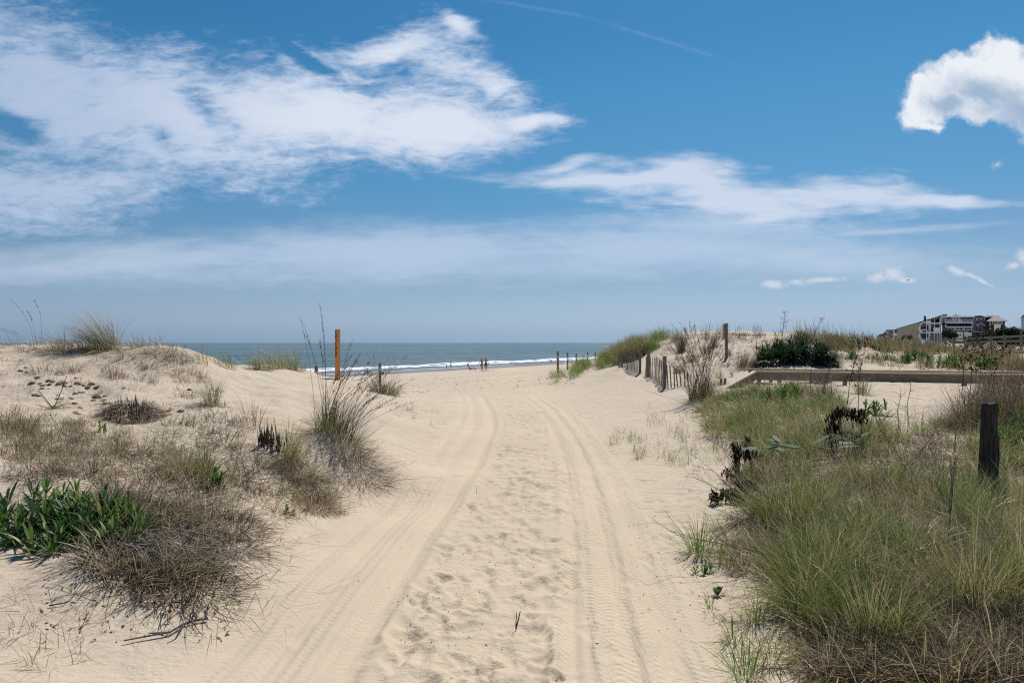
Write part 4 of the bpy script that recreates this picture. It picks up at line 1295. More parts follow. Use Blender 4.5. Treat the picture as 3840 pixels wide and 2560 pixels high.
# dense foreground grass mass
massA = [(2620, 1545), (2700, 1490), (2850, 1470), (3060, 1475), (3180, 1560), (3400, 1640), (3560, 1560), (3900, 1500), (3900, 2580), (3080, 2580), (3000, 2400), (2960, 2200), (2780, 2160), (2720, 2000), (2760, 1850), (2780, 1700), (2650, 1620)]
x, y, z = scatter(massA, 760, .0)
RMIX = [[(4, .87, .04), (2, .74, .04), (1, .52, .04)], [(3, .80, .05), (3, .68, .04), (1.5, .52, .04)], [(3, .72, .05), (3, .61, .04), (2, .5, .04)], [(3, .64, .04), (3, .52, .04), (1.5, .3, .05)],
        [(2, .84, .04), (2, .70, .04), (1, .5, .04)], [(2, .66, .04), (2, .5, .04), (1, .42, .05)]]
SMIX = [[(3, .5, .04), (2, .42, .05), (1.5, .3, .05)], [(3, .46, .04), (2, .62, .04), (1, .24, .05)], [(3, .27, .05), (2, .15, .05), (1, .44, .04)], [(3, .2, .05), (1, .36, .05)], [(2, .70, .04), (2, .5, .04), (1, .3, .04)]]
zn = perlin(x * 1.15 + 3.3, y * .95 + 1.7) + .35 * perlin(x * 3.1, y * 2.6)
zn -= .4 * (y < 4.3) * (np.hypot(x - 2.0, y - 3.95) > .3)
g1, g2 = zn > .12, (zn < -.03)
meadow('grass_mass', 'tall green clumps of grass filling the right foreground', 'grass', x[g1], y[g1], .50, .12, 96, RMIX, w=.0050, spread=.8, wind=.5, bend=.85, minpx=1.7, flop=.08, segs=5)
pl = [(2610, 1550), (2700, 1492), (2850, 1468), (3070, 1470), (3190, 1560), (3120, 1700), (2860, 1730), (2720, 1640)]
x3, y3, z3 = scatter(pl, 170, 0)
meadow('rail_front_grass', 'green and olive grass between the black withered plants and the rail', 'grass', x3, y3, .46, .14, 70, RMIX, w=.005, spread=.9, wind=.5, bend=.85, minpx=1.5, flop=.12)
meadow('low_grass_mass', 'low brown, straw and olive tufts between the tall green clumps of the right foreground', 'grass', x[g2], y[g2], .27, .14, 70, SMIX, w=.0046, spread=1.2, wind=.4, bend=.9, minpx=1.6, flop=.35)
x, y, z = scatter(massA, 120, .0)
meadow('straw_mass', 'drooping straw tufts between the green clumps of the right foreground', 'dead grass', x, y, .36, .16, 60, [[(4, .5, .04), (2, .42, .05)], [(3, .3, .05), (2, .44, .05)], [(2, .6, .04), (2, .5, .04)]],
       w=.005, spread=1.3, wind=.4, bend=1.0, minpx=1.8, flop=.4)
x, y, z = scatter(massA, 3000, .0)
cover('gap_shade_thatch', 'thatch painted near black for the shaded gaps under the right foreground grass', 'dead grass', (x, y, z), .20,
      [(3, .08, .03), (2, .18, .04)], n_each=3, w=.006, spread=1.5, wind=.2, jitter=.08, minpx=2.0, bend=.5, flop=.7)  # near-black tints paint shade into the gaps between the clumps
x, y, z = scatter(massA, 3600, .0)
cover('fallen_straw', 'pale fallen blades lying over the right foreground grass', 'dead grass', (x, y, z), .45,
      [(4, .5, .04), (2, .42, .04)], n_each=1, w=.0055, spread=1.5, wind=.6, jitter=.08, minpx=1.8, bend=.9, flop=.6)
pl = [(3080, 2580), (3050, 2480), (3500, 2380), (3900, 2300), (3900, 2580)]
x, y, z = scatter(pl, 3200, .0)
cover('dead_grass_litter', 'brown dead stems and litter in the bottom right corner', 'dead grass', (x, y, z), .24, [(4, .27, .06), (3, .42, .05), (1, .12, .04), (1, .6, .04)],
      n_each=2, w=.0035, spread=1.5, jitter=.05, minpx=1.0, bend=.7, flop=.8)
for px, py, h, r, n, tn, lab, kw in [
        (2965, 1985, .78, .20, 520, [(4, .75, .05), (4, .64, .04), (2, .5, .05)], 'tall olive-green clump at the left of the right foreground mass', dict(spread=.65, wind=.6)),
        (3060, 1950, .75, .22, 380, [(4, .72, .05), (4, .62, .04), (2, .46, .05)], 'tall straw-tipped clump just right of the olive-green one', dict(spread=.7, wind=-.2)),
        (3255, 2370, .62, .22, 820, [(5, .78, .05), (4, .66, .04), (3, .48, .05)], 'rounded green clump nearest the camera at the right', dict(spread=.85, wind=.2)),
        (3640, 2270, .8, .22, 620, [(4, .70, .05), (4, .60, .04), (3, .48, .05)], 'upright green and straw clump right of the nearest rounded clump', dict(spread=.65)),
        (3480, 1900, .6, .3, 420, [(3, .7, .05), (4, .46, .05), (3, .3, .05)], 'straw-grey clump in the middle of the right foreground mass', dict(spread=1.1)),
        (3780, 2020, .6, .3, 420, [(3, .7, .05), (4, .5, .05), (3, .3, .05)], 'pale tangled clump right of the dark round post', dict(spread=1.1)),
        (3300, 1960, .55, .26, 360, [(4, .72, .05), (3, .5, .05), (3, .3, .05)], 'green clump between the tall olive clump and the dark round post', dict(spread=1.)),
        (3200, 1800, .5, .3, 420, [(4, .72, .05), (3, .5, .05), (3, .3, .05)], 'low green clump below the drooping black foliage', dict(spread=1.)),
        (2880, 2130, .36, .26, 520, [(5, .27, .04), (2, .42, .05)], 'rust-brown cushion of fine dead stems left of the tall olive clump', dict(spread=1.3, bend=.9, w=.0025)),
        (2870, 1800, .42, .26, 460, [(3, .5, .05), (4, .3, .05)], 'tan bent-over clump at the sand edge beside the black foliage', dict(spread=1.3, wind=1.5, bend=.9)),
        (2620, 2075, .46, .09, 150, [(5, .86, .05), (2, .74, .05)], 'fresh green spreading tuft standing alone on sand left of the foreground mass', dict(spread=.75, wind=.2, flop=.05)),
        (2700, 2110, .3, .12, 90, [(5, .82, .05), (2, .7, .05)], 'lower green tuft just right of the fresh spreading one', dict(spread=.7, flop=.05)),
        (2745, 2400, .30, .04, 36, [(5, .88, .05), (2, .74, .05)], 'small bright green tuft on sand near the bottom, upper of two', dict(spread=.8, flop=.05)),
        (2830, 2330, .34, .06, 60, [(5, .84, .05), (2, .66, .05)], 'green tuft at the sand edge left of the nearest rounded clump', dict(spread=.7, flop=.05)),
        (2790, 2540, .34, .10, 90, [(5, .86, .05), (2, .72, .05)], 'bright green tuft cut by the bottom of the photo left of the litter', dict(spread=.9, flop=.05)),
        (2660, 2290, .22, .04, 14, [(5, .84, .05)], 'few green blades on sand below the reddish leaved weeds', dict(spread=.8, flop=.05)),
        (2890, 2470, .30, .10, 60, [(3, .82, .05), (3, .6, .05)], 'loose green and straw tuft right of the bottom edge tuft', dict(spread=.9, flop=.1)),
        (2800, 1540, .45, .3, 420, GRN2, 'rounded grey-green clump where the mass meets the sand in front of the rail', dict(spread=1.1, w=.005)),
        (2920, 1530, .45, .3, 380, GRN2, 'green clump in front of the rail beside the leafy plants', dict(spread=1., w=.005)),
        (3080, 1500, .75, .25, 360, [(5, .26, .05), (2, .4, .05)], 'tall brown clump standing against the rail', dict(spread=.4, w=.005)),
        (2990, 1480, .7, .2, 200, [(5, .28, .05), (2, .42, .05)], 'thin brown clump left of the tall brown one against the rail', dict(spread=.4, w=.005)),
        (3230, 1475, .6, .14, 200, [(3, .66, .05), (3, .24, .05)], 'narrow olive clump with shade on the sand mound beyond the rail front', dict(spread=.6, w=.005)),
        (3630, 1590, .6, .25, 360, [(5, .22, .05), (2, .36, .05), (1, .6, .04)], 'dark brown stems at the right end of the sand mound', dict(spread=.6)),
        (3730, 1570, .62, .25, 420, [(5, .2, .05), (2, .34, .05)], 'tall dark brown stems behind the dark round post, left part', dict(spread=.5)),
        (3830, 1580, .75, .3, 620, [(5, .2, .05), (2, .34, .05)], 'tall dark brown stems behind the dark round post, right part', dict(spread=.6))]:
    clump(px, py, h, r, n, tn, lab, cat='grass', **kw)
pl = [(3660, 1480), (3740, 1420), (3900, 1380), (3900, 1620), (3700, 1620), (3600, 1590), (3640, 1530)]
cover('field_grass', 'dense dark brown reeds between the rail and the dark round post', 'grass', scatter(pl, 1300, .0), .5, [(6, .14, .05), (2, .28, .05), (.6, .45, .04)], n_each=3, w=.006, spread=.8, jitter=.15, minpx=1.5, bend=.9)
# tall loose stems rising above the mass
pl = [(2700, 1560), (3900, 1620), (3900, 2300), (3100, 2300), (2800, 1950)]
cover('seed_stems', 'thin dry stems rising over the right foreground grass', 'grass', scatter(pl, 900, .2, .004), .72, [(3, .3, .06), (3, .5, .05), (2, .62, .05)], n_each=1, w=.0035, spread=.7, jitter=.0, minpx=.9, bend=.35, flop=.0)

# sparse green seedlings on the sand left of the mass
pl = [(2280, 1640), (2420, 1560), (2640, 1560), (2740, 1680), (2720, 1800), (2500, 1740), (2330, 1690)]
cover('grass_seedlings', 'thin scattered green seedlings on the sand right of the tracks', 'grass', scatter(pl, 420, .5, .012), .26, [(5, .80, .06), (2, .66, .05), (1, .45, .05)], n_each=2, w=.0035, spread=.8, jitter=.03, minpx=1.0, segs=5, flop=.05)
for px, py, h, n, lab in [(2438, 1532, .34, 8, 'lone three-bladed seedling on sand below the slat fence'), (2395, 1720, .36, 46, 'densest seedling tuft on sand right of the tracks'),
                          (2290, 1668, .26, 18, 'seedling tuft nearest the right track'), (2330, 1625, .34, 12, 'upright seedling pair above the densest seedling tuft'),
                          (2560, 1655, .30, 22, 'small seedling tuft between the densest one and the foreground mass')]:
    clump(px, py, h, .05, n, [(4, .80, .05), (1, .6, .05)], lab, cat='grass', spread=.9, wind=0, flop=.02, w=.004)
pl = [(2480, 1560), (2700, 1620), (2760, 1760), (2720, 1900), (2560, 1860), (2450, 1700)]
cover('stubble', 'tiny dark twigs and debris on the sand beside the foreground mass', 'dead grass', scatter(pl, 520, .5, .012), .07, DARK, w=.003, spread=1.4, minpx=1.0, segs=2, flop=.6)
pl = [(2640, 2160), (2980, 2200), (3050, 2400), (2900, 2560), (2720, 2560), (2650, 2350)]
cover('dead_grass_litter', 'fine straw litter on the sand at the left edge of the bottom right grass', 'dead grass', scatter(pl, 900, .5, .006), .12, BROWN, w=.0028, spread=1.4, minpx=.9, segs=3, flop=.7)
leafy(2640, 2150, [(0, 0, 1), (.05, .02, .8), (-.06, .01, .7)], .075, .022, 'small red-stemmed green weeds beside the fresh green tuft', n=7, h=.03, tn=(.55, .2))
leafy(2690, 2230, [(0, 0, 1)], .07, .02, 'single small reddish weed on sand below the red-stemmed weeds', n=7, h=.02, tn=(.4, .2))
# broad leaved plants within the mass
leafy(2960, 1500, [(rng.normal(0, .4), rng.normal(0, .15), rng.uniform(.8, 1.2)) for _ in range(9)], .34, .045, 'wide green leafy plant in front of the rail where the ramp levels out', n=12, h=.08)
leafy(3300, 1560, [(rng.normal(0, .1), rng.normal(0, .1), rng.uniform(.8, 1.2)) for _ in range(5)], .2, .035, 'fresh green leafy plant at the lower edge of the sand mound', n=10, h=.1, tn=(.6, .2))
leafy(3825, 1680, [(rng.normal(0, .14), rng.normal(0, .12), rng.uniform(.8, 1.2)) for _ in range(22)], .10, .05, 'glossy green leafy bush at the right edge beside the dark round post', n=14, h=.10, tn=(.6, .2))
# grey-green woolly leaves
o = ground(3010, 1735)
b = Blades()
n = 40
x = rng.uniform(-.62, .62, n)
y = rng.uniform(-.16, .16, n)
b.add(np.stack([x, y, zrel(x, y, o) + rng.uniform(.12, .34, n)], 1), np.where(x < 0, np.pi, 0) + rng.normal(0, .8, n), rng.uniform(1.1, 1.75, n), rng.uniform(.18, .36, n), .085, rng.uniform(-.2, .4, n),
      np.clip(rng.normal(.5, .2, n), 0, 1), 5, 'oval', twist=rng.uniform(-.4, .4, n))
MW = plant_mat("woolly_leaf", [(0, (.10, .15, .09)), (1, (.26, .33, .25))], .2, .8, .1)
tag(b.build('woolly_plant', MW, None, o), 'flattened plant with large pale grey-green woolly leaves in the foreground mass', 'plant')

# drooping black foliage
def blackweed(px, py, spots, label):
    o = ground(px, py)
    b, st_ = Blades(), Blades()
    for dx, dz, w_, h_, n in spots:
        x = dx + rng.normal(0, w_ * .5, n)
        zz = float(zrel([dx], [0], o)[0]) + dz + rng.uniform(-.5, .5, n) * h_
        b.add(np.stack([x, rng.normal(0, .05, n), zz], 1), rng.uniform(0, 6.28, n), rng.uniform(2.2, 3.1, n), rng.uniform(.05, .12, n), .022, rng.uniform(-.5, .5, n),
              np.clip(rng.normal(.3, .3, n), 0, 1), 3, 'lance')
        b.tube([(dx + .05, 0, float(zrel([dx], [0], o)[0])), (dx + .02, 0, dz * .6), (dx - .03, 0, dz + h_ * .5)], .008, .004, .2, 4)
    tag(b.build('withered_plant', MK, None, o), label, 'withered plant')
blackweed(3170, 1690, [(-.16, .42, .10, .26, 150), (-.08, .55, .08, .12, 60), (.08, .52, .12, .10, 90), (.2, .46, .10, .16, 110), (-.22, .2, .06, .3, 60)], 'hunched black withered plant with drooping leaves in front of the sand mound')
blackweed(2755, 1885, [(0, .12, .20, .10, 230), (.14, .2, .12, .06, 90), (-.22, .10, .06, .08, 40)], 'lowest black withered plant sprawling at the sand edge')
blackweed(2765, 1800, [(-.02, .30, .05, .34, 130), (.14, .33, .14, .08, 90), (-.12, .12, .06, .1, 40)], 'upright black withered plant at the sand edge above the lowest one')
blackweed(2800, 1700, [(.0, .2, .05, .12, 70), (.06, .1, .08, .1, 50)], 'smallest black withered plant hanging at the top of the sand edge')

# bare grey twigs reaching left out of the mass
for px, py, dirs, lab in [(3010, 2130, [(-1, -.1, .30), (-1, .1, .45)], 'long grey bare branch reaching left over the sand from the foreground mass'),
                          (3000, 1960, [(-1, 0, .35), (-.8, .1, .6)], 'grey bare branch reaching up left across the black withered plants'),
                          (3560, 2000, [(.2, 0, 1), (-.2, 0, 1)], 'upright bare branch left of the dark round post'),
                          (3780, 1740, [(.15, 0, 1)], 'tall grey bare sapling right of the dark round post'),
                          (3400, 1780, [(.5, 0, .7), (-.5, 0, .7)], 'dark bare branching twig under the sand mound edge')]:
    o = ground(px, py)
    b = Blades()
    for d in dirs:
        twigs(b, (0, 0, .05), d, .62, .0065, 3, .5, .35, 3)
    tag(b.build('bare_branch', MT, None, o), lab, 'branch')

# black stalks with seed pods
def podstalk(px, py, h, lx, pods, label, r=.008, top=.6, bare=False):
    o = ground(px, py)
    b, q = Blades(), Blades()
    t_ = np.linspace(0, 1, 10)
    P = np.stack([lx * t_ ** 1.3 + .015 * np.sin(t_ * 9), np.zeros(10), h * t_ - .02], 1)
    b.tube(P, r, r * .45, .1, 4)
    for k in range(pods):
        s0 = 1 - top * rng.random()
        p = np.array([np.interp(s0, t_, P[:, i]) for i in range(3)])
        L = rng.uniform(.05, .17)
        a = rng.uniform(0, 6.28)
        e = p + np.array([math.cos(a) * L, math.sin(a) * L, rng.uniform(-.02, .08)])
        b.tube([p, (p + e) / 2 + [0, 0, -.01], e], .003, .002, .1, 3)
        m = 7
        if not bare:
            q.add(np.repeat([e], m, 0), rng.uniform(0, 6.28, m), rng.uniform(0, 2.6, m), rng.uniform(.02, .042, m), .022, .8, rng.uniform(0, 1, m), 3, 'oval')
    ob = tag(b.build('seed_stalk', MT if bare else MK, None, o), label, 'dead stalk')
    if not bare:
        q.build('seed_pod', MK, ob)
for px, py, h, lx, pods, lab in [
        (3605, 1480, 1.12, .14, 26, 'leftmost of the black pod stalks rising in front of the houses'),
        (3632, 1500, 1.42, .20, 34, 'tallest black pod stalk rising in front of the houses'),
        (3664, 1480, .95, .20, 24, 'black pod stalk right of the tallest one'),
        (3712, 1480, .92, .26, 24, 'rightmost leaning black pod stalk in front of the rope posts'),
        (3168, 1560, 1.30, .26, 30, 'leaning black pod stalk crossing the rail alone in the middle')]:
    podstalk(px, py, h, lx, pods, lab)
for px, py, h, lx, pods, lab in [
        (3030, 1530, 1.35, .16, 22, 'bare dark sapling crossing the rail left of the middle'),
        (3075, 1510, 1.05, .34, 16, 'bent dark sapling crossing the rail next to the bare one'),
        (3212, 1600, 1.35, .12, 14, 'grey bare stem right of the leaning pod stalk'),
        (2965, 1470, .55, -.01, 4, 'pale thin stem standing before the level rail'),
        (3400, 1620, .75, .05, 20, 'thin dark seed stem in front of the sand mound, right one'),
        (3365, 1620, .62, .04, 16, 'thin dark seed stem in front of the sand mound, left one')]:
    podstalk(px, py, h, lx, pods, lab, bare=True, r=.007, top=.8)

# dark evergreen shrub and hedge before the houses
MH = plant_mat("needles", [(0, (.02, .032, .018)), (.5, (.04, .06, .028)), (1, (.075, .095, .045))], .1, .7, .2)
def shrub(px, py_top, py_base, d, wpx, label, n=900, name='evergreen_shrub', cat='shrub', group=None):
    x0 = (px - CX) / F * d
    zb = EYE - (py_base - CY) / F * d
    h = (py_base - py_top) / F * d
    w_ = wpx / F * d
    o = (x0, d, zb)
    b, tk = Blades(), Blades()
    tk.tube([(0, 0, -.3), (.05, 0, h * .35), (0, 0, h * .7)], .12, .05, .3, 5)
    nl = 16
    for k in range(nl):
        cx_, cz = rng.normal(0, w_ * .24), h * rng.uniform(.3, .92)
        rr_ = w_ * rng.uniform(.12, .24)
        m = n // nl
        v_ = rng.normal(0, 1, (m, 3))
        v_ /= np.linalg.norm(v_, axis=1)[:, None]
        v_ *= (rng.random(m) ** .4)[:, None]
        P = np.array([cx_, rng.normal(0, w_ * .2), cz]) + v_ * [rr_, rr_, min(rr_, h * .3)]
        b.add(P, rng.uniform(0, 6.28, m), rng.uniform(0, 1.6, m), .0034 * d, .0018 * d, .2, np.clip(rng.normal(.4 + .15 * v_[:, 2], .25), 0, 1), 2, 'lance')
    ob = tag(tk.build('trunk', MT, None, o), label, cat, group)
    ob.name = name
    b.build('crown', MH, ob)
shrub(3560, 1243, 1285, 75, 52, 'dark round evergreen shrub in front of the white garage doors', 1500)
shrub(3405, 1264, 1286, 75, 46, 'low dark shrub in front of the cream wall', 700)
for i, (px, pt, wpx, lab) in enumerate([(3670, 1262, 90, 'leftmost dark hedge bush below the turret house'), (3725, 1255, 90, 'second dark hedge bush below the turret house'),
                                        (3785, 1236, 90, 'tall dark hedge bush right of the turret house'), (3850, 1246, 100, 'dark hedge bush cut by the right photo edge'),
                                        (3690, 1272, 110, 'low front hedge bush behind the rope posts'), (3800, 1268, 120, 'low front hedge bush near the right photo edge')]):
    shrub(px, pt, 1312, 85 - 3 * (i > 3), wpx, lab, 2600)
# ------------------------------------------------------------------ built objects
def wood(name, c, var=.3, scale=(6, 6, 1.2), rough=.85, bstr=.5):
    m, t, o = newmat(name)
    co = t.n('ShaderNodeTexCoord').outputs['Object']
    g = t.noise(t.mapping(co, (0, 0, 0), (0, 0, 0), tuple(s_ * 6 for s_ in scale)), 1.0, 6, .65, .4)
    k = t.noise(co, 3.0, 3, .5)
    f = t.m('ADD', t.m('MULTIPLY', g, .75), t.m('MULTIPLY', k, .25))
    d = tuple(x * (1 - var) for x in c)
    e = tuple(min(1, x * (1 + var)) for x in c)
    principled(t, o, t.mix(t.mapr(f, .32, .68), d, e), rough, .2, g, bstr, .006)
    return m
M_ORANGE = wood('orange_wood', (.74, .33, .10), .12, rough=.6, bstr=.15)
M_GREY = wood('grey_wood', (.20, .175, .145), .35)
M_DARKW = wood('dark_post_wood', (.06, .049, .039), .6, (10, 10, .9), bstr=1.0)
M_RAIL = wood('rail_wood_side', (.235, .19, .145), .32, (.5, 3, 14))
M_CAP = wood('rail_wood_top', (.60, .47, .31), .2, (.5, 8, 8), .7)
M_SLAT = wood('fence_slat_wood', (.185, .158, .13), .35)
M_ROPE = simple_mat('rope', (.62, .6, .56), .9, .1, .15, 60)
M_WIRE = simple_mat('wire', (.10, .07, .055), .7, .3)
M_WHITE = simple_mat('white_paint', (.66, .68, .70), .6, .3, .06)
M_BLACK = simple_mat('black_lettering', (.012, .011, .01), .6, .2, .05)

def bm_obj(name, bm, mat, parent=None, loc=None, smooth=False):
    me = bpy.data.meshes.new(name)
    bm.normal_update()
    bm.to_mesh(me)
    bm.free()
    o = bpy.data.objects.new(name, me)
    col.objects.link(o)
    me.materials.append(mat)
    if smooth:
        me.shade_smooth()
    if parent:
        o.parent = parent
    if loc is not None:
        o.location = loc
    return o

def add_box(bm, x0, x1, y0, y1, z0, z1, bev=0.0):
    r = bmesh.ops.create_cube(bm, size=1)
    vs = r['verts']
    for v_ in vs:
        v_.co = Vector((x0 if v_.co.x < 0 else x1, y0 if v_.co.y < 0 else y1, z0 if v_.co.z < 0 else z1))
    if bev:
        es = list({e for v_ in vs for e in v_.link_edges})
        bmesh.ops.bevel(bm, geom=es, offset=bev, segments=1, affect='EDGES')
    return vs

def add_beam(bm, p, q, w, h, up=(0, 0, 1)):
    """a board from p to q, w thick sideways, h high"""
    p, q = Vector(p), Vector(q)
    d = (q - p).normalized()
    up = Vector(up)
    s_ = d.cross(up).normalized()
    up = s_.cross(d).normalized()
    vs = []
    for e in (p, q):
        for a, b_ in ((-1, -1), (1, -1), (1, 1), (-1, 1)):
            vs.append(bm.verts.new(e + s_ * (a * w / 2) + up * (b_ * h / 2)))
    f = [(0, 1, 2, 3), (7, 6, 5, 4), (0, 4, 5, 1), (1, 5, 6, 2), (2, 6, 7, 3), (3, 7, 4, 0)]
    for a in f:
        bm.faces.new([vs[i] for i in a])
    bmesh.ops.recalc_face_normals(bm, faces=bm.faces)

def add_tube(bm, pts, r, sides=8, r1=None, cap=True):
    pts = [Vector(p) for p in pts]
    rings = []
    n = len(pts)
    for i, p in enumerate(pts):
        d = (pts[min(i + 1, n - 1)] - pts[max(i - 1, 0)]).normalized()
        ref = Vector((0, 0, 1)) if abs(d.z) < .9 else Vector((1, 0, 0))
        a = d.cross(ref).normalized()
        b_ = d.cross(a).normalized()
        rr = r if r1 is None else r + (r1 - r) * i / (n - 1)
        rings.append([bm.verts.new(p + a * math.cos(t_) * rr + b_ * math.sin(t_) * rr) for t_ in [2 * math.pi * k / sides for k in range(sides)]])
    for A_, B_ in zip(rings, rings[1:]):
        for k in range(sides):
            bm.faces.new((A_[k], A_[(k + 1) % sides], B_[(k + 1) % sides], B_[k]))
    if cap:
        bm.faces.new(rings[0])
        bm.faces.new(rings[-1][::-1])
    bmesh.ops.recalc_face_normals(bm, faces=bm.faces)

def sag(p, q, s_, n=14):
    p, q = Vector(p), Vector(q)
    return [p.lerp(q, k / n) - Vector((0, 0, s_ * 4 * (k / n) * (1 - k / n))) for k in range(n + 1)]

# ---- lettered orange post
gp = ground(1266, 1424)
d = gp[1]
h = (1424 - 1236) / F * d
root = empty('marker_post', gp, 0, 'tall square orange-brown post with the vertical black letters CHICAGO on the left dune', 'marker post')
bm = bmesh.new()
w_ = .052
add_box(bm, -w_, w_, -w_, w_, -.35, h, .004)
pst = bm_obj('post', bm, M_ORANGE, root)
pst.rotation_euler = (0, 0, R(-30))
# letters as thin blocks on the face turned to the camera
def stroke_letters(parent, word, x0, top, lw, lh, gap, th, depth):
    bm = bmesh.new()
    def seg(x1, z1, x2, z2):
        add_beam(bm, (x1, 0, z1), (x2, 0, z2), depth, th) if abs(x2 - x1) > 1e-5 or True else None
    shapes = {'C': 'arc', 'H': [(0, 0, 0, 1), (1, 0, 1, 1), (0, .5, 1, .5)], 'I': [(.5, 0, .5, 1)], 'A': [(0, 0, .5, 1), (1, 0, .5, 1), (.2, .36, .8, .36)], 'G': 'arcg', 'O': 'ring'}
    for i, ch in enumerate(word):
        z0 = top - i * (lh + gap) - lh
        s_ = shapes[ch]
        if isinstance(s_, str):
            a0, a1 = (50, 310) if s_ != 'ring' else (0, 360)
            N = 14
            P = [(x0 + lw / 2 + math.cos(R(a0 + (a1 - a0) * k / N)) * lw / 2, z0 + lh / 2 + math.sin(R(a0 + (a1 - a0) * k / N)) * lh / 2) for k in range(N + 1)]
            for p, q in zip(P, P[1:]):
                add_beam(bm, (p[0], 0, p[1]), (q[0], 0, q[1]), th, depth, (0, 1, 0))
            if s_ == 'arcg':
                add_beam(bm, (x0 + lw * .55, 0, z0 + lh * .45), (x0 + lw, 0, z0 + lh * .45), th, depth, (0, 1, 0))
                add_beam(bm, (x0 + lw, 0, z0 + lh * .45), (x0 + lw, 0, z0 + lh * .12), th, depth, (0, 1, 0))
        else:
            for a, b_, c_, e in s_:
                add_beam(bm, (x0 + a * lw, 0, z0 + b_ * lh), (x0 + c_ * lw, 0, z0 + e * lh), th, depth, (0, 1, 0))
    return bm
bm = stroke_letters(pst, 'CHICAGO', -.03, h - .05, .058, .078, .026, .017, .005)
lt = bm_obj('lettering', bm, M_BLACK, pst, (0, -w_ - .003, 0))

# ---- round posts with rope
def round_post(bm_h, r, seed=0, sides=14):
    bm = bmesh.new()
    pts = [Vector((0, 0, z)) for z in np.linspace(-.4, bm_h, 9)]
    add_tube(bm, pts, r, sides)
    rr_ = random.Random(seed)
    for v_ in bm.verts:
        k = 1 + rr_.uniform(-.05, .05)
        v_.co.x *= k
        v_.co.y *= k
    return bm
def rope_post(px, py_base, py_top, d, label, r=.045, group='posts with rope', mat=None, knot=.75, seed=0):
    x = (px - CX) / F * d
    z = float(height(np.array([x]), np.array([d]), False)[0])
    zt = EYE - (py_top - CY) / F * d
    root = empty('rope_post', (x, d, z), 0, label, 'post', group)
    bm_obj('post', round_post(zt - z, r, seed), mat or M_GREY, root)
    bm = bmesh.new()
    for k in range(3):
        zz = (zt - z) * knot + k * .022
        add_tube(bm, [(math.cos(a) * (r + .008), math.sin(a) * (r + .008), zz + .004 * math.sin(a)) for a in np.linspace(0, 2 * math.pi, 17)], .011, 5)
    bm_obj('rope_wrap', bm, M_ROPE, root)
    return Vector((x, d - r - .012, z + (zt - z) * knot + .02))
def rope(a, b_, s_, label, r=.011, group='ropes'):
    bm = bmesh.new()
    add_tube(bm, sag(a, b_, s_), r, 6)
    tag(bm_obj('rope', bm, M_ROPE), label, 'rope', group)
k1 = rope_post(1425, 1470, 1360, 21.0, 'grey round post standing in the brown clump right of the lettered post', .042, seed=1)
k0 = rope_post(1186, 1420, 1372, 20.5, 'short weathered round post just left of the lettered post', .05, seed=2, knot=.35)
rope(k0, k1, .16, 'upper white rope sagging between the short post and the post in the brown clump', group='ropes by the lettered post')
rope(k0 - Vector((0, 0, .14)), k1 - Vector((0, 0, .10)), .20, 'lower white rope sagging between the short post and the post in the brown clump', group='ropes by the lettered post')
prev = None
for i, (px, pt, d, lab) in enumerate([(2092, 1317, 41, 'nearest and tallest rope post at the foot of the right dune'), (2128, 1322, 47, 'second rope post from the path at the foot of the right dune'),
                                      (2161, 1325, 53, 'third rope post from the path at the foot of the right dune'), (2204, 1320, 60, 'fourth rope post from the path, set in the green fringe'),
                                      (2232, 1320, 67, 'farthest rope post, mostly hidden by the green fringe')]):
    k = rope_post(px, 0, pt, d, lab, .062, seed=5 + i, knot=.72)
    if prev is not None:
        rope(prev, k, .5, ['rope between the first and second rope posts', 'rope between the second and third rope posts', 'rope between the third and fourth rope posts', 'rope between the fourth and farthest rope posts'][i - 1], .024)
    prev = k

# ---- sand fence of slats and wire
def slat_fence(name, path, posts, label, n, h0, seed):
    r_ = random.Random(seed)
    root = empty(name, path[0], 0, label, 'slat fence')
    o = Vector(path[0])
    P = [Vector(p) for p in path]
    L = [0]
    for a, b_ in zip(P, P[1:]):
        L.append(L[-1] + (b_ - a).length)
    def at(s_):
        s_ *= L[-1]
        for i in range(len(P) - 1):
            if s_ <= L[i + 1] + 1e-6:
                return P[i].lerp(P[i + 1], (s_ - L[i]) / (L[i + 1] - L[i]))
        return P[-1]
    bm = bmesh.new()
    ws = [[], []]
    for k in range(n):
        q = at((k + .5) / n)
        z = Hs(q.x, q.y)
        tl_ = .35 * math.sin(k * .21 + seed) * .5 + r_.gauss(0, .05)
        hh_ = h0(k / n) * r_.uniform(.93, 1.05)
        a = Vector((q.x, q.y, z - .12)) - o
        top = a + Vector((tl_ * .35, r_.gauss(0, .03), hh_ + .12))
        dd_ = (at(min(1, (k + 1.5) / n)) - at(max(0, (k - .5) / n)))
        dd_.z = 0
        add_beam(bm, a, top, .036, .009, dd_.normalized().cross(Vector((0, 0, 1))))
        for j, f in enumerate((.25, .78)):
            ws[j].append(a.lerp(top, f) - Vector((0, .012, 0)))
    bm_obj('slat_panel', bm, M_SLAT, root)
    for w__ in ws:
        bm = bmesh.new()
        add_tube(bm, w__, .005, 4)
        bm_obj('wire', bm, M_WIRE, root)
    for s_, hh_, r in posts:
        q = at(s_)
        z = Hs(q.x, q.y)
        p_ = bm_obj('post', round_post(hh_, r, int(s_ * 99)), M_GREY, root, Vector((q.x + .02, q.y + .07, z)) - o)
g = [ground(*p) for p in ((2318, 1378), (2352, 1385), (2402, 1402))]
slat_fence('slat_fence', g, [(.98, .95, .05)], 'far run of grey slat fence half buried along the right dune slope', 44, lambda f: .62 + .2 * f, 3)
g = [ground(*p) for p in ((2418, 1404), (2440, 1416), (2470, 1440), (2492, 1458))]
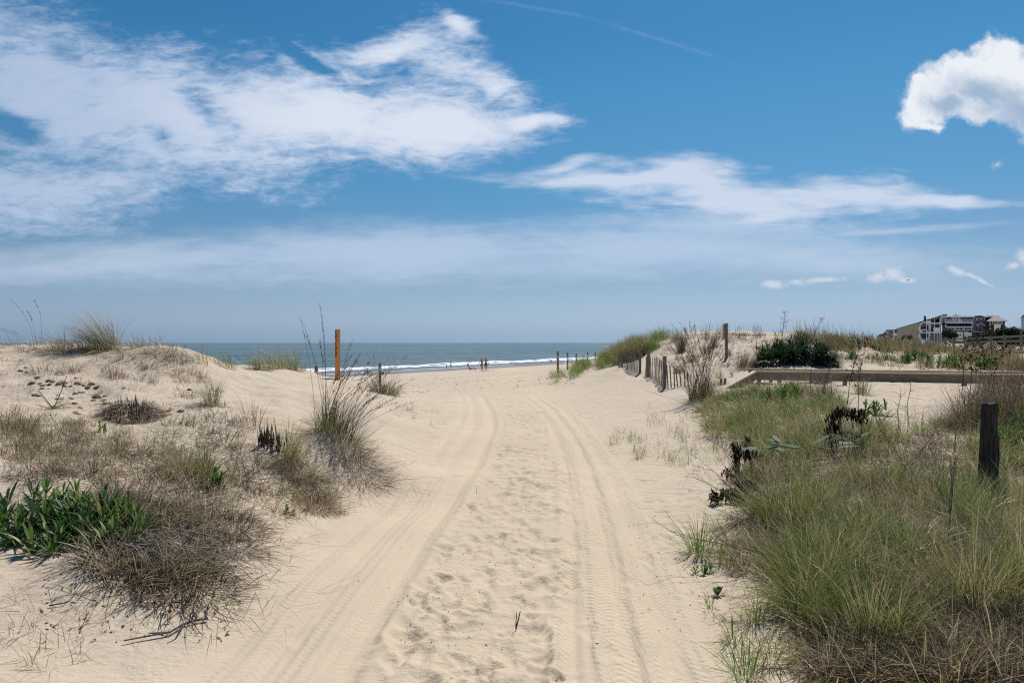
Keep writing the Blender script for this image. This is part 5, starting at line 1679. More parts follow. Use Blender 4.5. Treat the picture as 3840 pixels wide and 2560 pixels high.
slat_fence('slat_fence', g, [(.25, .95, .055), (1.0, .98, .055)], 'near run of leaning grey slat fence ending at the stout post', 44, lambda f: .72 + .1 * f, 8)
g = [ground(*p) for p in ((2500, 1458), (2545, 1450), (2590, 1446))]
slat_fence('slat_fence', g, [], 'broken end of the slat fence with five separate slats beside the stout post', 7, lambda f: .72 - .35 * f, 4)

# ---- tall post with a plank on the right dune
gp = ground(2724, 1345)
h = (1345 - 1213) / F * gp[1]
root = empty('sign_post', gp, 0, 'tall grey post with a short plank on its left side atop the right dune', 'post')
bm = bmesh.new()
add_box(bm, -.045, .045, -.045, .045, -.3, h, .004)
bm_obj('post', bm, M_GREY, root)
bm = bmesh.new()
add_box(bm, -.085, -.047, -.10, .10, h - .57, h - .03, .003)
bm_obj('plank', bm, M_GREY, root)

# ---- dark weathered post in the foreground
gp = ground(3700, 1885)
d = gp[1]
h = (1885 - 1511) / F * d
bm = bmesh.new()
N, K = 40, 26
rings = []
for i in range(K):
    f = i / (K - 1)
    z = -.15 + (h + .15) * f
    r = .073 - .008 * f + .006 * math.sin(f * 7)
    ring = []
    for k in range(N):
        a = 2 * math.pi * k / N
        gr = .010 * max(0, math.sin(a * 9 + 1.3 * math.sin(f * 3))) ** 2 + .006 * math.sin(a * 23 + 4 * f) + .004 * math.sin(a * 5 + 9 * f)
        bulge = .02 * math.exp(-((f - .45) / .18) ** 2) * max(0, math.cos(a + .1)) + .02 * (1 - f) * math.cos(a * 2)
        rr_ = r - gr * 1.2 + bulge
        zz = z + (0.006 * math.sin(a * 4) if i == K - 1 else 0)
        ring.append(bm.verts.new((math.cos(a) * rr_ + .028 * (f - .2), math.sin(a) * rr_, zz)))
    rings.append(ring)
for A_, B_ in zip(rings, rings[1:]):
    for k in range(N):
        bm.faces.new((A_[k], A_[(k + 1) % N], B_[(k + 1) % N], B_[k]))
c_ = bm.verts.new((.022, 0, h - .004))
for k in range(N):
    bm.faces.new((rings[-1][k], rings[-1][(k + 1) % N], c_))
po = tag(bm_obj('weathered_post', bm, M_DARKW, None, gp, True), 'thick dark weathered round post in the right foreground grass', 'post')
bm = bmesh.new()
add_tube(bm, [(.07, -.02, h * .93), (.10, -.03, h * .93)], .012, 8)
bm_obj('bolt', bm, M_WIRE, po)
bm = bmesh.new()
add_tube(bm, [(.085, -.01, h * .70), (.10, -.02, h * .6), (.105, -.02, h * .45), (.09, -.02, h * .3), (.07, -.02, h * .2)], .013, 6, .006)
bm_obj('split_wood', bm, M_DARKW, po)

# ---- low timber handrails of the dune walkover
def PXv(px, py, d):
    return Vector(PX(px, py, d))
root = empty('walkover_rail', PXv(2832, 1389, 18.6), 0, 'long low timber walkover with two capped side rails sloping down at its left end', 'walkover')
o = PXv(2832, 1389, 18.6)
far = Vector((14.2, 16.2, o.z - .01))
dirv = (far - o).normalized()
low = PXv(2716, 1456, 18.0)
def rail_side(off, nm):
    """cap and face board: level run, then sloped end"""
    A_, B_ = Vector((0, 0, 0)) + off, far - o + off
    C_ = low - o + off
    bm = bmesh.new()
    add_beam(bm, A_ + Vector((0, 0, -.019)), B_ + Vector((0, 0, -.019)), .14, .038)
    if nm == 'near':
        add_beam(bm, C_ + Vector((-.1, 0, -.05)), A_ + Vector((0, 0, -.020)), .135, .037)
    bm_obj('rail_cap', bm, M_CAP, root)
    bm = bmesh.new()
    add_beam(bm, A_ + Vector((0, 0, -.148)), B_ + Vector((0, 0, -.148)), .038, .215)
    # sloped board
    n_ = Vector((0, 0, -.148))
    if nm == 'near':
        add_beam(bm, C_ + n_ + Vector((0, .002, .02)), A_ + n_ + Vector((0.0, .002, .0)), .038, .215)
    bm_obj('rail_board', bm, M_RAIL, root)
    for k in range(7):
        q = A_ + dirv * (.12 + k * 1.62 if k else .12)
        z0 = Hs(q.x + o.x, q.y + o.y) - o.z - .3
        bm = bmesh.new()
        add_box(bm, q.x - .045, q.x + .045, q.y + .03, q.y + .12, z0, -.06)
        bm_obj('rail_post', bm, M_RAIL, root)
        if k < 4:
            bm = bmesh.new()
            add_box(bm, q.x + .52, q.x + .60, q.y + .03, q.y + .12, z0, -.06)
            bm_obj('rail_post', bm, M_RAIL, root)
rail_side(Vector((0, 0, 0)), 'near')
rail_side(Vector((.35, 1.55, .0)), 'far')
bm = bmesh.new()
for k in range(70):
    q = dirv * (k * .15)
    add_beam(bm, q + Vector((.0, .12, -.46)), q + Vector((.32, 1.48, -.46)), .138, .035, (0, 0, 1))
bm_obj('deck', bm, M_RAIL, root)
for px, py in ((2702, 1440), (2717, 1437)):
    q = ground(px, py)
    bm = bmesh.new()
    add_beam(bm, (0, 0, -.1), (.02, 0, .16), .07, .03, (0, 1, 0))
    tag(bm_obj('stake', bm, M_GREY, None, q), 'short grey stake poking out of the sand at the rail end, ' + ('left one' if px < 2710 else 'right one'), 'stake')

# ---- rope posts and rail fence in the dune field
prev = None
pts = []
for i, (px, pt, d, lab) in enumerate([(3180, 1262, 52, 'thin grey rope post farthest left in the dune field, below the far houses'),
                                      (3397, 1259, 44, 'grey rope post in front of the cream wall'), (3546, 1264, 40, 'grey rope post in front of the round evergreen shrub'),
                                      (3576, 1268, 37, 'grey rope post just right of the one before the evergreen shrub'), (3717, 1262, 34, 'thickest grey rope post before the hedge'),
                                      (3905, 1272, 32, 'grey rope post beyond the right photo edge')]):
    x = (px - CX) / F * d
    z = Hs(x, d)
    zt = EYE - (pt - CY) / F * d
    root = empty('rope_post', (x, d, z), 0, lab, 'post', 'rope posts in the dune field')
    bm_obj('post', round_post(zt - z, .06, 40 + i), M_GREY, root)
    pts.append(Vector((x, d - .07, zt - .22)))
for (i, j, s_, dz, lab) in [(0, 1, .5, 0, 'rope sagging left of the cream wall'), (1, 2, .5, 0, 'rope sagging before the white balconies'), (2, 4, .42, 0, 'upper long rope left of the thickest rope post'),
                            (3, 4, .40, -.1, 'lower long rope left of the thickest rope post'), (4, 5, .40, 0, 'upper rope right of the thickest rope post'), (4, 5, .44, -.12, 'lower rope right of the thickest rope post')]:
    rope(pts[i] + Vector((0, 0, dz)), pts[j] + Vector((0, 0, dz)), s_, lab, .02, 'ropes in the dune field')
root = empty('rail_fence', PXv(3500, 1300, 60), 0, 'grey wooden rail fence between the dune field and the houses', 'fence')
o = Vector(root.location)
A_, B_ = PXv(3500, 1275, 62) - o, PXv(3900, 1256, 44) - o
for dz in (0, -.33, -.66, -.99):
    bm = bmesh.new()
    add_beam(bm, A_ + Vector((0, 0, dz)), B_ + Vector((0, 0, dz)), .04, .12)
    bm_obj('rail', bm, M_GREY, root)
for k in range(9):
    q = A_.lerp(B_, k / 8)
    bm = bmesh.new()
    add_box(bm, q.x - .06, q.x + .06, q.y + .03, q.y + .13, q.z - 2.2, q.z + .12)
    bm_obj('fence_post', bm, M_GREY, root)

# ---- clam shells
M_SHELL = simple_mat('shell_outside', (.48, .41, .30), .7, .3, .35, 30, .3)
M_SHELLW = simple_mat('shell_inside', (.78, .75, .68), .4, .4, .08, 30, .1)
def shell_bm(s_, seed):
    bm = bmesh.new()
    r_ = random.Random(seed)
    N, K = 18, 7
    rings = []
    for i in range(1, K + 1):
        f = i / K
        ring = []
        for k in range(N):
            a = 2 * math.pi * k / N
            rx = s_ * (1 + .05 * r_.uniform(-1, 1)) * f
            ry = s_ * .82 * f
            ring.append(bm.verts.new((math.cos(a) * rx, math.sin(a) * ry + s_ * .35 * (1 - f), s_ * .55 * math.sqrt(max(0, 1 - f * f * .98)) + .006 * s_ * math.sin(f * 40))))
        rings.append(ring)
    c_ = bm.verts.new((0, s_ * .35, s_ * .56))
    for k in range(N):
        bm.faces.new((c_, rings[0][k], rings[0][(k + 1) % N]))
    for A_, B_ in zip(rings, rings[1:]):
        for k in range(N):
            bm.faces.new((A_[k], B_[k], B_[(k + 1) % N], A_[(k + 1) % N]))
    bmesh.ops.solidify(bm, geom=bm.faces[:], thickness=.05 * s_)
    return bm
SH = [(78, 1390), (98, 1381), (105, 1397), (135, 1417), (142, 1421), (125, 1437), (118, 1440), (150, 1440), (160, 1447), (185, 1442), (198, 1432), (184, 1428), (157, 1458), (182, 1459),
      (218, 1440), (242, 1448), (241, 1437), (266, 1447), (292, 1438), (289, 1419), (316, 1447), (329, 1455), (362, 1452), (283, 1476), (310, 1470), (215, 1484), (227, 1494), (145, 1483), (128, 1485),
      (266, 1497), (362, 1493), (350, 1502), (390, 1502), (398, 1515), (282, 1513), (302, 1530), (280, 1548), (291, 1550), (466, 1455), (396, 1484), (630, 1540), (645, 1535), (678, 1545), (712, 1463), (345, 1440)]
protos = []
for k in range(4):
    protos.append(bm_obj('clam_shell', shell_bm(.05, k), M_SHELL, None, None, True))
special = {13: 'gleaming white upturned clam shell at the front of the shell patch', 14: 'tan clam shell lying on a white one in the middle of the shell patch', 30: 'largest tan clam shell right of the patch, propped on its edge',
           38: 'single clam shell apart from the patch, above the dark stub mound', 43: 'single dark clam shell far right on the dune edge', 0: 'dark clam shell topmost at the left of the patch', 19: 'brown clam shell under the low dark tuft',
           40: 'clam shell right of the dark stub mound'}
used = 0
for i, (px, py) in enumerate(SH):
    if used < 4:
        ob = protos[used]
        used += 1
    else:
        ob = protos[i % 4].copy()
        col.objects.link(ob)
    g = ground(px, py)
    s_ = rng.uniform(.75, 1.25) * (1.25 if i == 30 else 1)
    ob.location = (g[0], g[1], g[2] - .004)
    ob.scale = (s_, s_, s_ * rng.uniform(.8, 1.2))
    ob.rotation_euler = (rng.uniform(.0, .9), rng.normal(0, .3), rng.uniform(0, 6.28)) if i != 30 else (1.0, 0, .3)
    tag(ob, special.get(i, 'small grey-tan clam shell lying in the loose shell patch on the left dune'), 'shell', 'clam shells on the left dune')
    if i in (13, 24, 26):
        ob.data = ob.data.copy()
        ob.data.materials.clear()
        ob.data.materials.append(M_SHELLW)
        ob.rotation_euler = (math.pi - .5, 0, .4)
        ob.location.z += .03
        if i != 13:
            ob['label'] = 'white clam shell ' + ('above the propped tan one' if i == 24 else 'at the lower left of the shell patch')

# ---- driftwood stick and loose twigs on the sand
o = ground(640, 2350)
b = Blades()
P = []
for px, py in ((465, 2412), (560, 2395), (640, 2380), (690, 2350), (740, 2335), (780, 2328)):
    q = ground(px, py)
    P.append((q[0] - o[0], q[1] - o[1], q[2] - o[2] + .02))
b.tube(P, .004, .009, .25, 5)
b.tube([P[3], (P[3][0] + .02, P[3][1] - .1, P[3][2]), (P[3][0] - .0, P[3][1] - .16, P[3][2])], .006, .003, .25, 4)
b.tube([P[2], (P[2][0] - .2, P[2][1] - .06, P[2][2] + .01), (P[2][0] - .33, P[2][1] - .05, P[2][2])], .004, .002, .25, 4)
b.tube([P[4], (P[4][0] - .1, P[4][1] + .1, P[4][2] + .05), (P[4][0] - .3, P[4][1] + .12, P[4][2] + .02)], .003, .002, .6, 4)
tag(b.build('driftwood', MT, None, o), 'thin forked grey stick lying at the bottom left by the track', 'stick')
for px, py, a, L, lab in [(635, 2270, -1.1, .16, 'short dark stick on the sand left of the fanned dead stems'), (185, 2275, -.8, .10, 'short dark stick at the far left bottom sand'),
                          (1935, 2360, 1.3, .10, 'small dark forked twig standing in the middle of the path')]:
    o = ground(px, py)
    b = Blades()
    b.tube([(0, 0, .01), (math.cos(a) * L * .5, .02, .012 + (.04 if px > 1000 else 0)), (math.cos(a) * L, .04, .01 + (.09 if px > 1000 else 0))], .005, .003, .1, 5)
    if px > 1000:
        b.tube([(0, 0, .0), (.0, .01, .05), (.005, .02, .10)], .004, .002, .1, 4)
    tag(b.build('twig', MT, None, o), lab, 'twig')
# crumbs, pebbles and twigs on the path; wrack on the beach
def bits(name, label, cat, x, y, L, w, mat, tspec):
    b = Blades()
    z = height(x, y) + .004
    n = len(x)
    b.add(np.stack([x, y, z], 1), rng.uniform(0, 6.28, n), rng.uniform(1.3, 1.6, n), L * rng.uniform(.3, 1.4, n), w * rng.uniform(.5, 1.3, n), rng.uniform(-.4, .6, n), tints(n, tspec), 2, 'oval')
    return tag(b.build(name, mat), label, cat, None, 'stuff')
px = np.concatenate([rng.normal(1600, 60, 26), rng.normal(1760, 90, 20), rng.normal(2050, 110, 60), rng.normal(1560, 60, 14), rng.normal(1700, 160, 30), rng.uniform(1300, 2600, 50)])
py = np.concatenate([rng.normal(2250, 18, 26), rng.normal(2390, 60, 20), rng.normal(1920, 90, 60), rng.normal(2380, 30, 14), rng.normal(2150, 120, 30), rng.uniform(1700, 2540, 50)])
x, y, z, ok = grounds(px, py)
bits('debris', 'small dark plant crumbs lying in the footprints of the path', 'debris', x[ok], y[ok], .02, .008, MG, [(3, .1, .04), (1, .28, .05), (1, .5, .04)])
px = rng.uniform(150, 900, 700)
py = rng.uniform(1400, 2400, 700)
x, y, z, ok = grounds(px, py)
bits('debris', 'dark crumbs sprinkled over the left dune sand', 'debris', x[ok], y[ok], .03, .012, MG, [(3, .12, .04), (1, .3, .05)])
px = rng.uniform(2350, 2750, 160)
py = rng.uniform(1500, 2300, 160)
x, y, z, ok = grounds(px, py)
bits('debris', 'dark crumbs on the trampled sand right of the tracks', 'debris', x[ok], y[ok], .025, .01, MG, [(3, .12, .04), (1, .3, .05)])
px = np.concatenate([rng.uniform(1450, 2150, 900), rng.normal(1880, 60, 60), rng.normal(1660, 30, 30)])
py = np.concatenate([1432 + (1800 - px[:900]) * .06 + rng.choice([-22, -4, 6, 24], 900) + rng.normal(0, 3, 900), rng.normal(1397, 3, 60), rng.normal(1420, 2, 30)])
x, y, z, ok = grounds(px, py)
k = (y > 20) & (y < 110)
x, y = x[ok & k], y[ok & k]
bits('wrack', 'lines of dark dried seaweed on the open beach', 'seaweed', x, y, .16, .03, MG, [(3, .25, .05), (1, .35, .05)])
# ------------------------------------------------------------------ houses beyond the dune field
HD = 165.0
def hx(X, z=1):
    return ((3440 + X / 5.88) if z == 1 else (3250 + X / 3.986)) / F * HD - CX / F * HD
def hz(Y, z=1):
    return EYE - (((1170 + Y / 5.88) if z == 1 else (1130 + Y / 3.986)) - CY) / F * HD
M_BROWN = simple_mat('brown_shingle', (.060, .047, .045), .85, .1, .35, 3)
M_ROOFP = simple_mat('pinkish_roof_shingle', (.33, .265, .27), .9, .1, .2, 2.5)
M_CREAM = simple_mat('cream_siding', (.42, .385, .285), .8, .15, .06, .6)
M_NAVY = simple_mat('blue_panel', (.030, .085, .19), .6, .3, .1)
M_GLASS = simple_mat('window_glass', (.025, .035, .045), .15, .6, .1)
M_PAINT = simple_mat('white_trim', (.80, .82, .84), .6, .25, .05)
M_TEAL = simple_mat('pale_teal_siding', (.30, .42, .45), .7, .2, .08)
M_DGREY = simple_mat('grey_roof', (.16, .165, .175), .8, .2, .2, 2)

class House:
    def __init__(s, name, x, z, y, label, k=.63):
        s.o = Vector((x, y, z))
        s.k = k              # the side walls run back along the shore
        s.root = empty(name, s.o, 0, label, 'house')
    def boxes(s, name, L, mat, parent=None):
        """L: (x0, x1, z0, z1, y0, y1) in world metres"""
        if len(L) > 1 and name in ('glass_door', 'door_frame', 'balcony_panel', 'corner_board', 'blue_panel', 'opening', 'pane', 'eave', 'roof_edge'):
            for one in L:
                r_ = s.boxes(name, [one], mat, parent)
            return r_
        bm = bmesh.new()
        for x0, x1, z0, z1, y0, y1 in L:
            for v_ in add_box(bm, x0 - s.o.x, x1 - s.o.x, y0 - s.o.y, y1 - s.o.y, min(z0, z1) - s.o.z, max(z0, z1) - s.o.z):
                v_.co.x += s.k * v_.co.y
        return bm_obj(name, bm, mat, parent or s.root)
    def prism(s, name, pts, y0, y1, mat, parent=None):
        """outline in x,z pushed back from y0 to y1"""
        bm = bmesh.new()
        a = [bm.verts.new((x - s.o.x, y0 - s.o.y, z - s.o.z)) for x, z in pts]
        b_ = [bm.verts.new((x - s.o.x, y1 - s.o.y, z - s.o.z)) for x, z in pts]
        for v_ in a + b_:
            v_.co.x += s.k * v_.co.y
        bm.faces.new(a)
        bm.faces.new(b_[::-1])
        for k in range(len(pts)):
            bm.faces.new((a[k], b_[k], b_[(k + 1) % len(pts)], a[(k + 1) % len(pts)]))
        bmesh.ops.recalc_face_normals(bm, faces=bm.faces)
        return bm_obj(name, bm, mat, parent or s.root)
    def window(s, x0, x1, z0, z1, y, mull=2):
        fr = s.boxes('window', [(x0, x1, z0, z1, y - .08, y + .02)], M_PAINT)
        w_ = (x1 - x0)
        m_ = .16 * w_ if mull == 1 else .07 * w_
        L = []
        g = .05 * w_ if mull > 1 else 0
        for k in range(mull):
            a = x0 + m_ + (w_ - 2 * m_ + g) / mull * k
            b_ = a + (w_ - 2 * m_ + g) / mull - g
            L.append((a, b_, z0 - .16 * (z0 - z1), z1 + .16 * (z0 - z1), y - .10, y - .07))
        s.boxes('pane', L, M_GLASS, fr)
        return fr
    def mesh(s, name, V, Fc, mat, parent=None):
        bm = bmesh.new()
        vs = [bm.verts.new(Vector(v_) - s.o) for v_ in V]
        for v_ in vs:
            v_.co.x += s.k * v_.co.y
        for f in Fc:
            bm.faces.new([vs[i] for i in f])
        bmesh.ops.recalc_face_normals(bm, faces=bm.faces)
        return bm_obj(name, bm, mat, parent or s.root)

# brown shingled house with the turret
H1 = House('beach_house', hx(1100), hz(640), HD, 'dark brown shingled beach house with pink-grey roofs, white trim and a corner turret')
B0 = hz(700)
H1.boxes('wall', [(hx(560), hx(1610), hz(436), B0, HD, HD + 12), (hx(640), hx(1208), hz(244), hz(318), HD + .8, HD + 10), (hx(553), hx(1206), hz(112), hz(246), HD + 3.5, HD + 12),
                  (hx(1212), hx(1538), hz(108), hz(200), HD + 1.2, HD + 10), (hx(1538), hx(1840), hz(100), hz(215), HD + 2.5, HD + 12)], M_BROWN)
for a, b_ in ((562, 822), (845, 1008), (1030, 1202)):
    H1.boxes('garage_door', [(hx(a), hx(b_), hz(448), hz(640), HD - .08, HD + .05)], M_PAINT)
# mansard slope with its window strip
yf, yb = HD - .7, HD + .8
H1.mesh('lower_roof', [(hx(600), yf, hz(432)), (hx(1232), yf, hz(432)), (hx(1206), yb, hz(318)), (hx(620), yb, hz(318)), (hx(548), yf, hz(432)), (hx(548), yb + 2, hz(236)), (hx(628), yb, hz(244))],
        [(0, 1, 2, 3), (4, 0, 6, 5)], M_DGREY)
H1.boxes('eave', [(hx(520), hx(1240), hz(428), hz(438), HD - .95, HD + .5), (hx(612), hx(1240), hz(318), hz(330), HD - .85, HD + 1), (hx(612), hx(1225), hz(222), hz(246), HD - .5, HD + 3.4)], M_PAINT)
for a, b_ in ((655, 826), (845, 1012), (1030, 1202)):
    H1.window(hx(a), hx(b_), hz(334), hz(402), HD - .75, 2)
H1.boxes('window_strip_wall', [(hx(645), hx(1212), hz(330), hz(410), HD - .72, HD + .6)], M_DGREY)
# terrace
L = [(hx(x_), hx(x_) + .07, hz(160), hz(222), HD - .4, HD - .3) for x_ in np.linspace(600, 1215, 30)] + [(hx(596), hx(1218), hz(158), hz(163), HD - .42, HD - .28)]
H1.boxes('railing', L, M_PAINT)
H1.window(hx(682), hx(752), hz(134), hz(200), HD + 3.45, 1)
H1.boxes('glass_door', [(hx(1050), hx(1180), hz(130), hz(220), HD + 3.4, HD + 3.5)], M_GLASS)
H1.boxes('door_frame', [(hx(x_), hx(x_) + .25, hz(122), hz(222), HD + 3.2, HD + 3.38) for x_ in (1040, 1100, 1176, 545)] + [(hx(590), hx(660), hz(135), hz(222), HD + 3.2, HD + 3.4)], M_PAINT)
ch = H1.boxes('chimney', [(hx(792), hx(924), hz(58), hz(160), HD + 1.0, HD + 3)], M_PAINT)
H1.boxes('chimney_panel', [(hx(808), hx(908), hz(76), hz(156), HD + .9, HD + 1.02)], M_BROWN, ch)
H1.boxes('flue', [(hx(846), hx(862), hz(20), hz(58), HD + 1.6, HD + 1.9)], M_DGREY, ch)
H1.boxes('roof_edge', [(hx(508), hx(1212), hz(82), hz(114), HD + .8, HD + 12), (hx(1538), hx(1832), hz(74), hz(104), HD + 2.3, HD + 12), (hx(508), hx(548), hz(114), hz(262), HD + .8, HD + 1.2)], M_PAINT)
# arched dormer
arc = [(hx(1206), hz(112))] + [(hx(1206 + 334 * k / 12), hz(112 - 44 * math.sin(math.pi * k / 12))) for k in range(13)] + [(hx(1540), hz(112))]
H1.prism('arched_roof', arc[1:-1], HD + .9, HD + 9, M_PAINT)
arc = [(hx(1222 + 302 * k / 12), hz(116 - 36 * math.sin(math.pi * k / 12))) for k in range(13)]
H1.prism('arched_gable', arc, HD + .82, HD + 1.2, M_BROWN)
for a in (1234, 1326, 1420):
    H1.window(hx(a), hx(a + 78), hz(120), hz(186), HD + 1.1, 1)
# shingle slope and gabled dormer
H1.mesh('main_roof', [(hx(1214), HD - .6, hz(434)), (hx(1606), HD - .6, hz(434)), (hx(1606), HD + 1.3, hz(196)), (hx(1214), HD + 1.3, hz(196))], [(0, 1, 2, 3)], M_ROOFP)
H1.boxes('eave', [(hx(1214), hx(1610), hz(430), hz(440), HD - .8, HD + .4)], M_PAINT)
gb = [(hx(1312), hz(415)), (hx(1482), hz(415)), (hx(1482), hz(290)), (hx(1400), hz(232)), (hx(1312), hz(290))]
H1.prism('dormer', gb, HD - .75, HD + 2, M_DGREY)
for sgn, (xa, xb) in enumerate(((1296, 1404), (1396, 1494))):
    za, zb = (296, 224) if sgn == 0 else (224, 290)
    H1.prism('dormer_roof', [(hx(xa), hz(za)), (hx(xb), hz(zb)), (hx(xb), hz(zb + 14)), (hx(xa), hz(za + 14))], HD - 1.1, HD + 2, M_PAINT)
H1.window(hx(1350), hx(1450), hz(286), hz(350), HD - .8, 2)
# turret
H1.boxes('turret_wall', [(hx(1590), hx(1905), hz(212), B0, HD - 3.0, HD + 5)], M_BROWN)
ap = (hx(1728), HD + 1, hz(64))
H1.mesh('turret_roof', [(hx(1500), HD - 4.6, hz(214)), (hx(1962), HD - 4.6, hz(208)), (hx(1962), HD + 6.5, hz(208)), (hx(1500), HD + 6.5, hz(214)), ap], [(0, 1, 4), (1, 2, 4), (2, 3, 4), (3, 0, 4), (0, 3, 2, 1)], M_ROOFP)
H1.window(hx(1632), hx(1742), hz(218), hz(278), HD - 3.05, 2)
H1.window(hx(1750), hx(1856), hz(218), hz(278), HD - 3.05, 2)
H1.boxes('shutter_panel', [(hx(1670), hx(1816), hz(284), hz(420), HD - 3.1, HD - 2.95)], M_PAINT)
H1.boxes('corner_board', [(hx(1576), hx(1592), hz(215), hz(392), HD - 3.1, HD - 2.9)], M_PAINT)
for x_ in (1288, 1550):
    H1.boxes('roof_vent', [(hx(x_), hx(x_ + 12), hz(48), hz(80), HD + 5, HD + 5.3)], M_DGREY)
# terrace benches belong to the house front but can be lifted: things
for a, lab in ((795, 'left white bench on the terrace of the brown house'), (862, 'middle white bench on the terrace of the brown house'), (935, 'right white bench on the terrace of the brown house')):
    x0, x1 = hx(a), hx(a + 56)
    root = empty('terrace_bench', ((x0 + x1) / 2, HD + .6, hz(222)), 0, lab, 'bench', 'white benches on the terrace')
    o = Vector(root.location)
    w_ = (x1 - x0) / 2
    bm = bmesh.new()
    for dz in (.55, .85, 1.15, 1.45):
        add_box(bm, -w_, w_, .0, .05, dz, dz + .16)
    bm_obj('backrest', bm, M_PAINT, root)
    bm = bmesh.new()
    add_box(bm, -w_, w_, -.5, -.01, .42, .5)
    bm_obj('seat', bm, M_PAINT, root)
    for sx_ in (-w_ + .05, w_ - .05):
        bm = bmesh.new()
        add_box(bm, sx_ - .05, sx_ + .05, -.45, -.35, 0, .419)
        bm_obj('leg', bm, M_PAINT, root)

# cream block with blue panels and white balconies
Y2 = HD + .3
H2 = House('apartment_house', hx(680, 2), hz(600, 2), Y2, 'cream walled apartment block with a sloping roof, blue panels with round windows and white balconies', .6)
b2 = hz(680, 2)
X2 = lambda v_: hx(v_, 2)
Z2 = lambda v_: hz(v_, 2)
H2.prism('side_wall', [(X2(462), b2), (X2(820), b2), (X2(820), Z2(306)), (X2(462), Z2(412))], Y2, Y2 + 18, M_CREAM)
H2.prism('upper_wall', [(X2(800), Z2(330)), (X2(1216), Z2(330)), (X2(1216), Z2(188)), (X2(800), Z2(318))], Y2 + 1.5, Y2 + 18, M_CREAM)
H2.prism('roof_edge', [(X2(452), Z2(414)), (X2(1218), Z2(190)), (X2(1218), Z2(182)), (X2(452), Z2(406))], Y2 - .2, Y2 + 18, M_DGREY)
H2.boxes('blue_panel', [(X2(822), X2(898), Z2(362), Z2(455), Y2 - .1, Y2 + 3), (X2(822), X2(898), Z2(462), Z2(566), Y2 - .1, Y2 + 3)], M_NAVY)
H2.boxes('panel_trim', [(X2(816), X2(823), Z2(358), b2, Y2 - .2, Y2 + .2), (X2(822), X2(900), Z2(455), Z2(462), Y2 - .2, Y2 + .2), (X2(816), X2(900), Z2(566), Z2(574), Y2 - .2, Y2 + .2), (X2(822), X2(900), Z2(356), Z2(363), Y2 - .2, Y2 + .2)], M_PAINT)
H2.boxes('wood_band', [(X2(818), X2(900), Z2(326), Z2(355), Y2 + .02, Y2 + 3)], simple_mat('tan_panel', (.30, .2, .14), .8, .2))
for zc in (392, 500):
    bm = bmesh.new()
    c_ = Vector((X2(865), Y2 - .18, Z2(zc))) - H2.o
    add_tube(bm, [c_ + Vector((math.cos(a) * 1.25, 0, math.sin(a) * 1.25)) for a in np.linspace(0, 2 * math.pi, 25)], .22, 6, cap=False)
    w_ = bm_obj('round_window', bm, M_PAINT, H2.root)
    bm = bmesh.new()
    bmesh.ops.create_circle(bm, cap_ends=True, radius=1.15, segments=24, matrix=Matrix.Translation(c_ + Vector((0, .05, 0))) @ Matrix.Rotation(R(90), 4, 'X'))
    bm_obj('pane', bm, M_GLASS, w_)
c2 = H2.boxes('chimney', [(X2(866), X2(900), Z2(214), Z2(300), Y2 + 2, Y2 + 4)], M_NAVY)
H2.boxes('chimney_cap', [(X2(872), X2(888), Z2(203), Z2(214), Y2 + 2.5, Y2 + 3.5)], M_PAINT, c2)
for x_, z_ in ((1104, 200), (1132, 190), (1158, 182)):
    H2.boxes('roof_vent', [(X2(x_), X2(x_ + 14), Z2(z_), Z2(z_ + 26), Y2 + 3, Y2 + 4)], M_DGREY)
H2.boxes('inner_wall', [(X2(900), X2(1125), Z2(262), b2, Y2 + 1.5, Y2 + 8)], simple_mat('pale_grey_wall', (.36, .39, .42), .8, .2, .1))
L = []
for z0 in (318, 458):
    L.append((X2(900), X2(1122), Z2(z0), Z2(z0 + 16), Y2 - 1.2, Y2 + 1.6))
for x_, z0, z1 in ((900, 262, 600), (940, 330, 640), (962, 262, 470), (1020, 262, 640), (1060, 460, 640), (1100, 262, 640), (1008, 395, 460)):
    L.append((X2(x_), X2(x_ + 9), Z2(z0), Z2(z1), Y2 - 1.1, Y2 - .8))
H2.boxes('balcony', L, M_PAINT)
L = [(X2(1012), X2(1110), Z2(392), Z2(455), Y2 - 1.25, Y2 - 1.15)] + [(X2(905), X2(960), Z2(290), Z2(318), Y2 - 1.25, Y2 - 1.15)]
H2.boxes('balcony_panel', L, M_PAINT)
H2.boxes('glass_door', [(X2(a), X2(b_), Z2(c_), Z2(e_), Y2 + 1.38, Y2 + 1.48) for a, b_, c_, e_ in ((966, 1014, 272, 318), (1026, 1086, 268, 316), (950, 972, 365, 448), (1028, 1098, 346, 396), (984, 1000, 372, 445),
            (948, 962, 470, 600), (1030, 1040, 462, 620), (1062, 1074, 462, 620), (988, 996, 470, 600))], M_GLASS)
# smaller buildings farther left
H3 = House('apartment_house', hx(380, 2), hz(590, 2), HD + 40, 'small cream building with open balconies left of the cream wall', .55)
def bx3(L, sc=(HD + 40) / HD):
    return [(a * sc, b_ * sc, EYE + (c_ - EYE) * sc, EYE + (e_ - EYE) * sc, y0, y1) for a, b_, c_, e_, y0, y1 in L]
Y3 = HD + 40
H3.boxes('wall', bx3([(X2(306), X2(415), Z2(436), b2, Y3, Y3 + 9)]), M_CREAM)
H3.boxes('flat_roof', bx3([(X2(286), X2(424), Z2(422), Z2(436), Y3 - 1.5, Y3 + 9)]), M_CREAM)
H3.boxes('balcony', bx3([(X2(300), X2(395), Z2(484), Z2(512), Y3 - 1.4, Y3 - 1.2), (X2(300), X2(395), Z2(540), Z2(556), Y3 - 1.4, Y3 - 1.2), (X2(340), X2(346), Z2(436), b2, Y3 - 1.4, Y3 - 1.2)]), simple_mat('tan_rail', (.36, .33, .29), .8, .2))
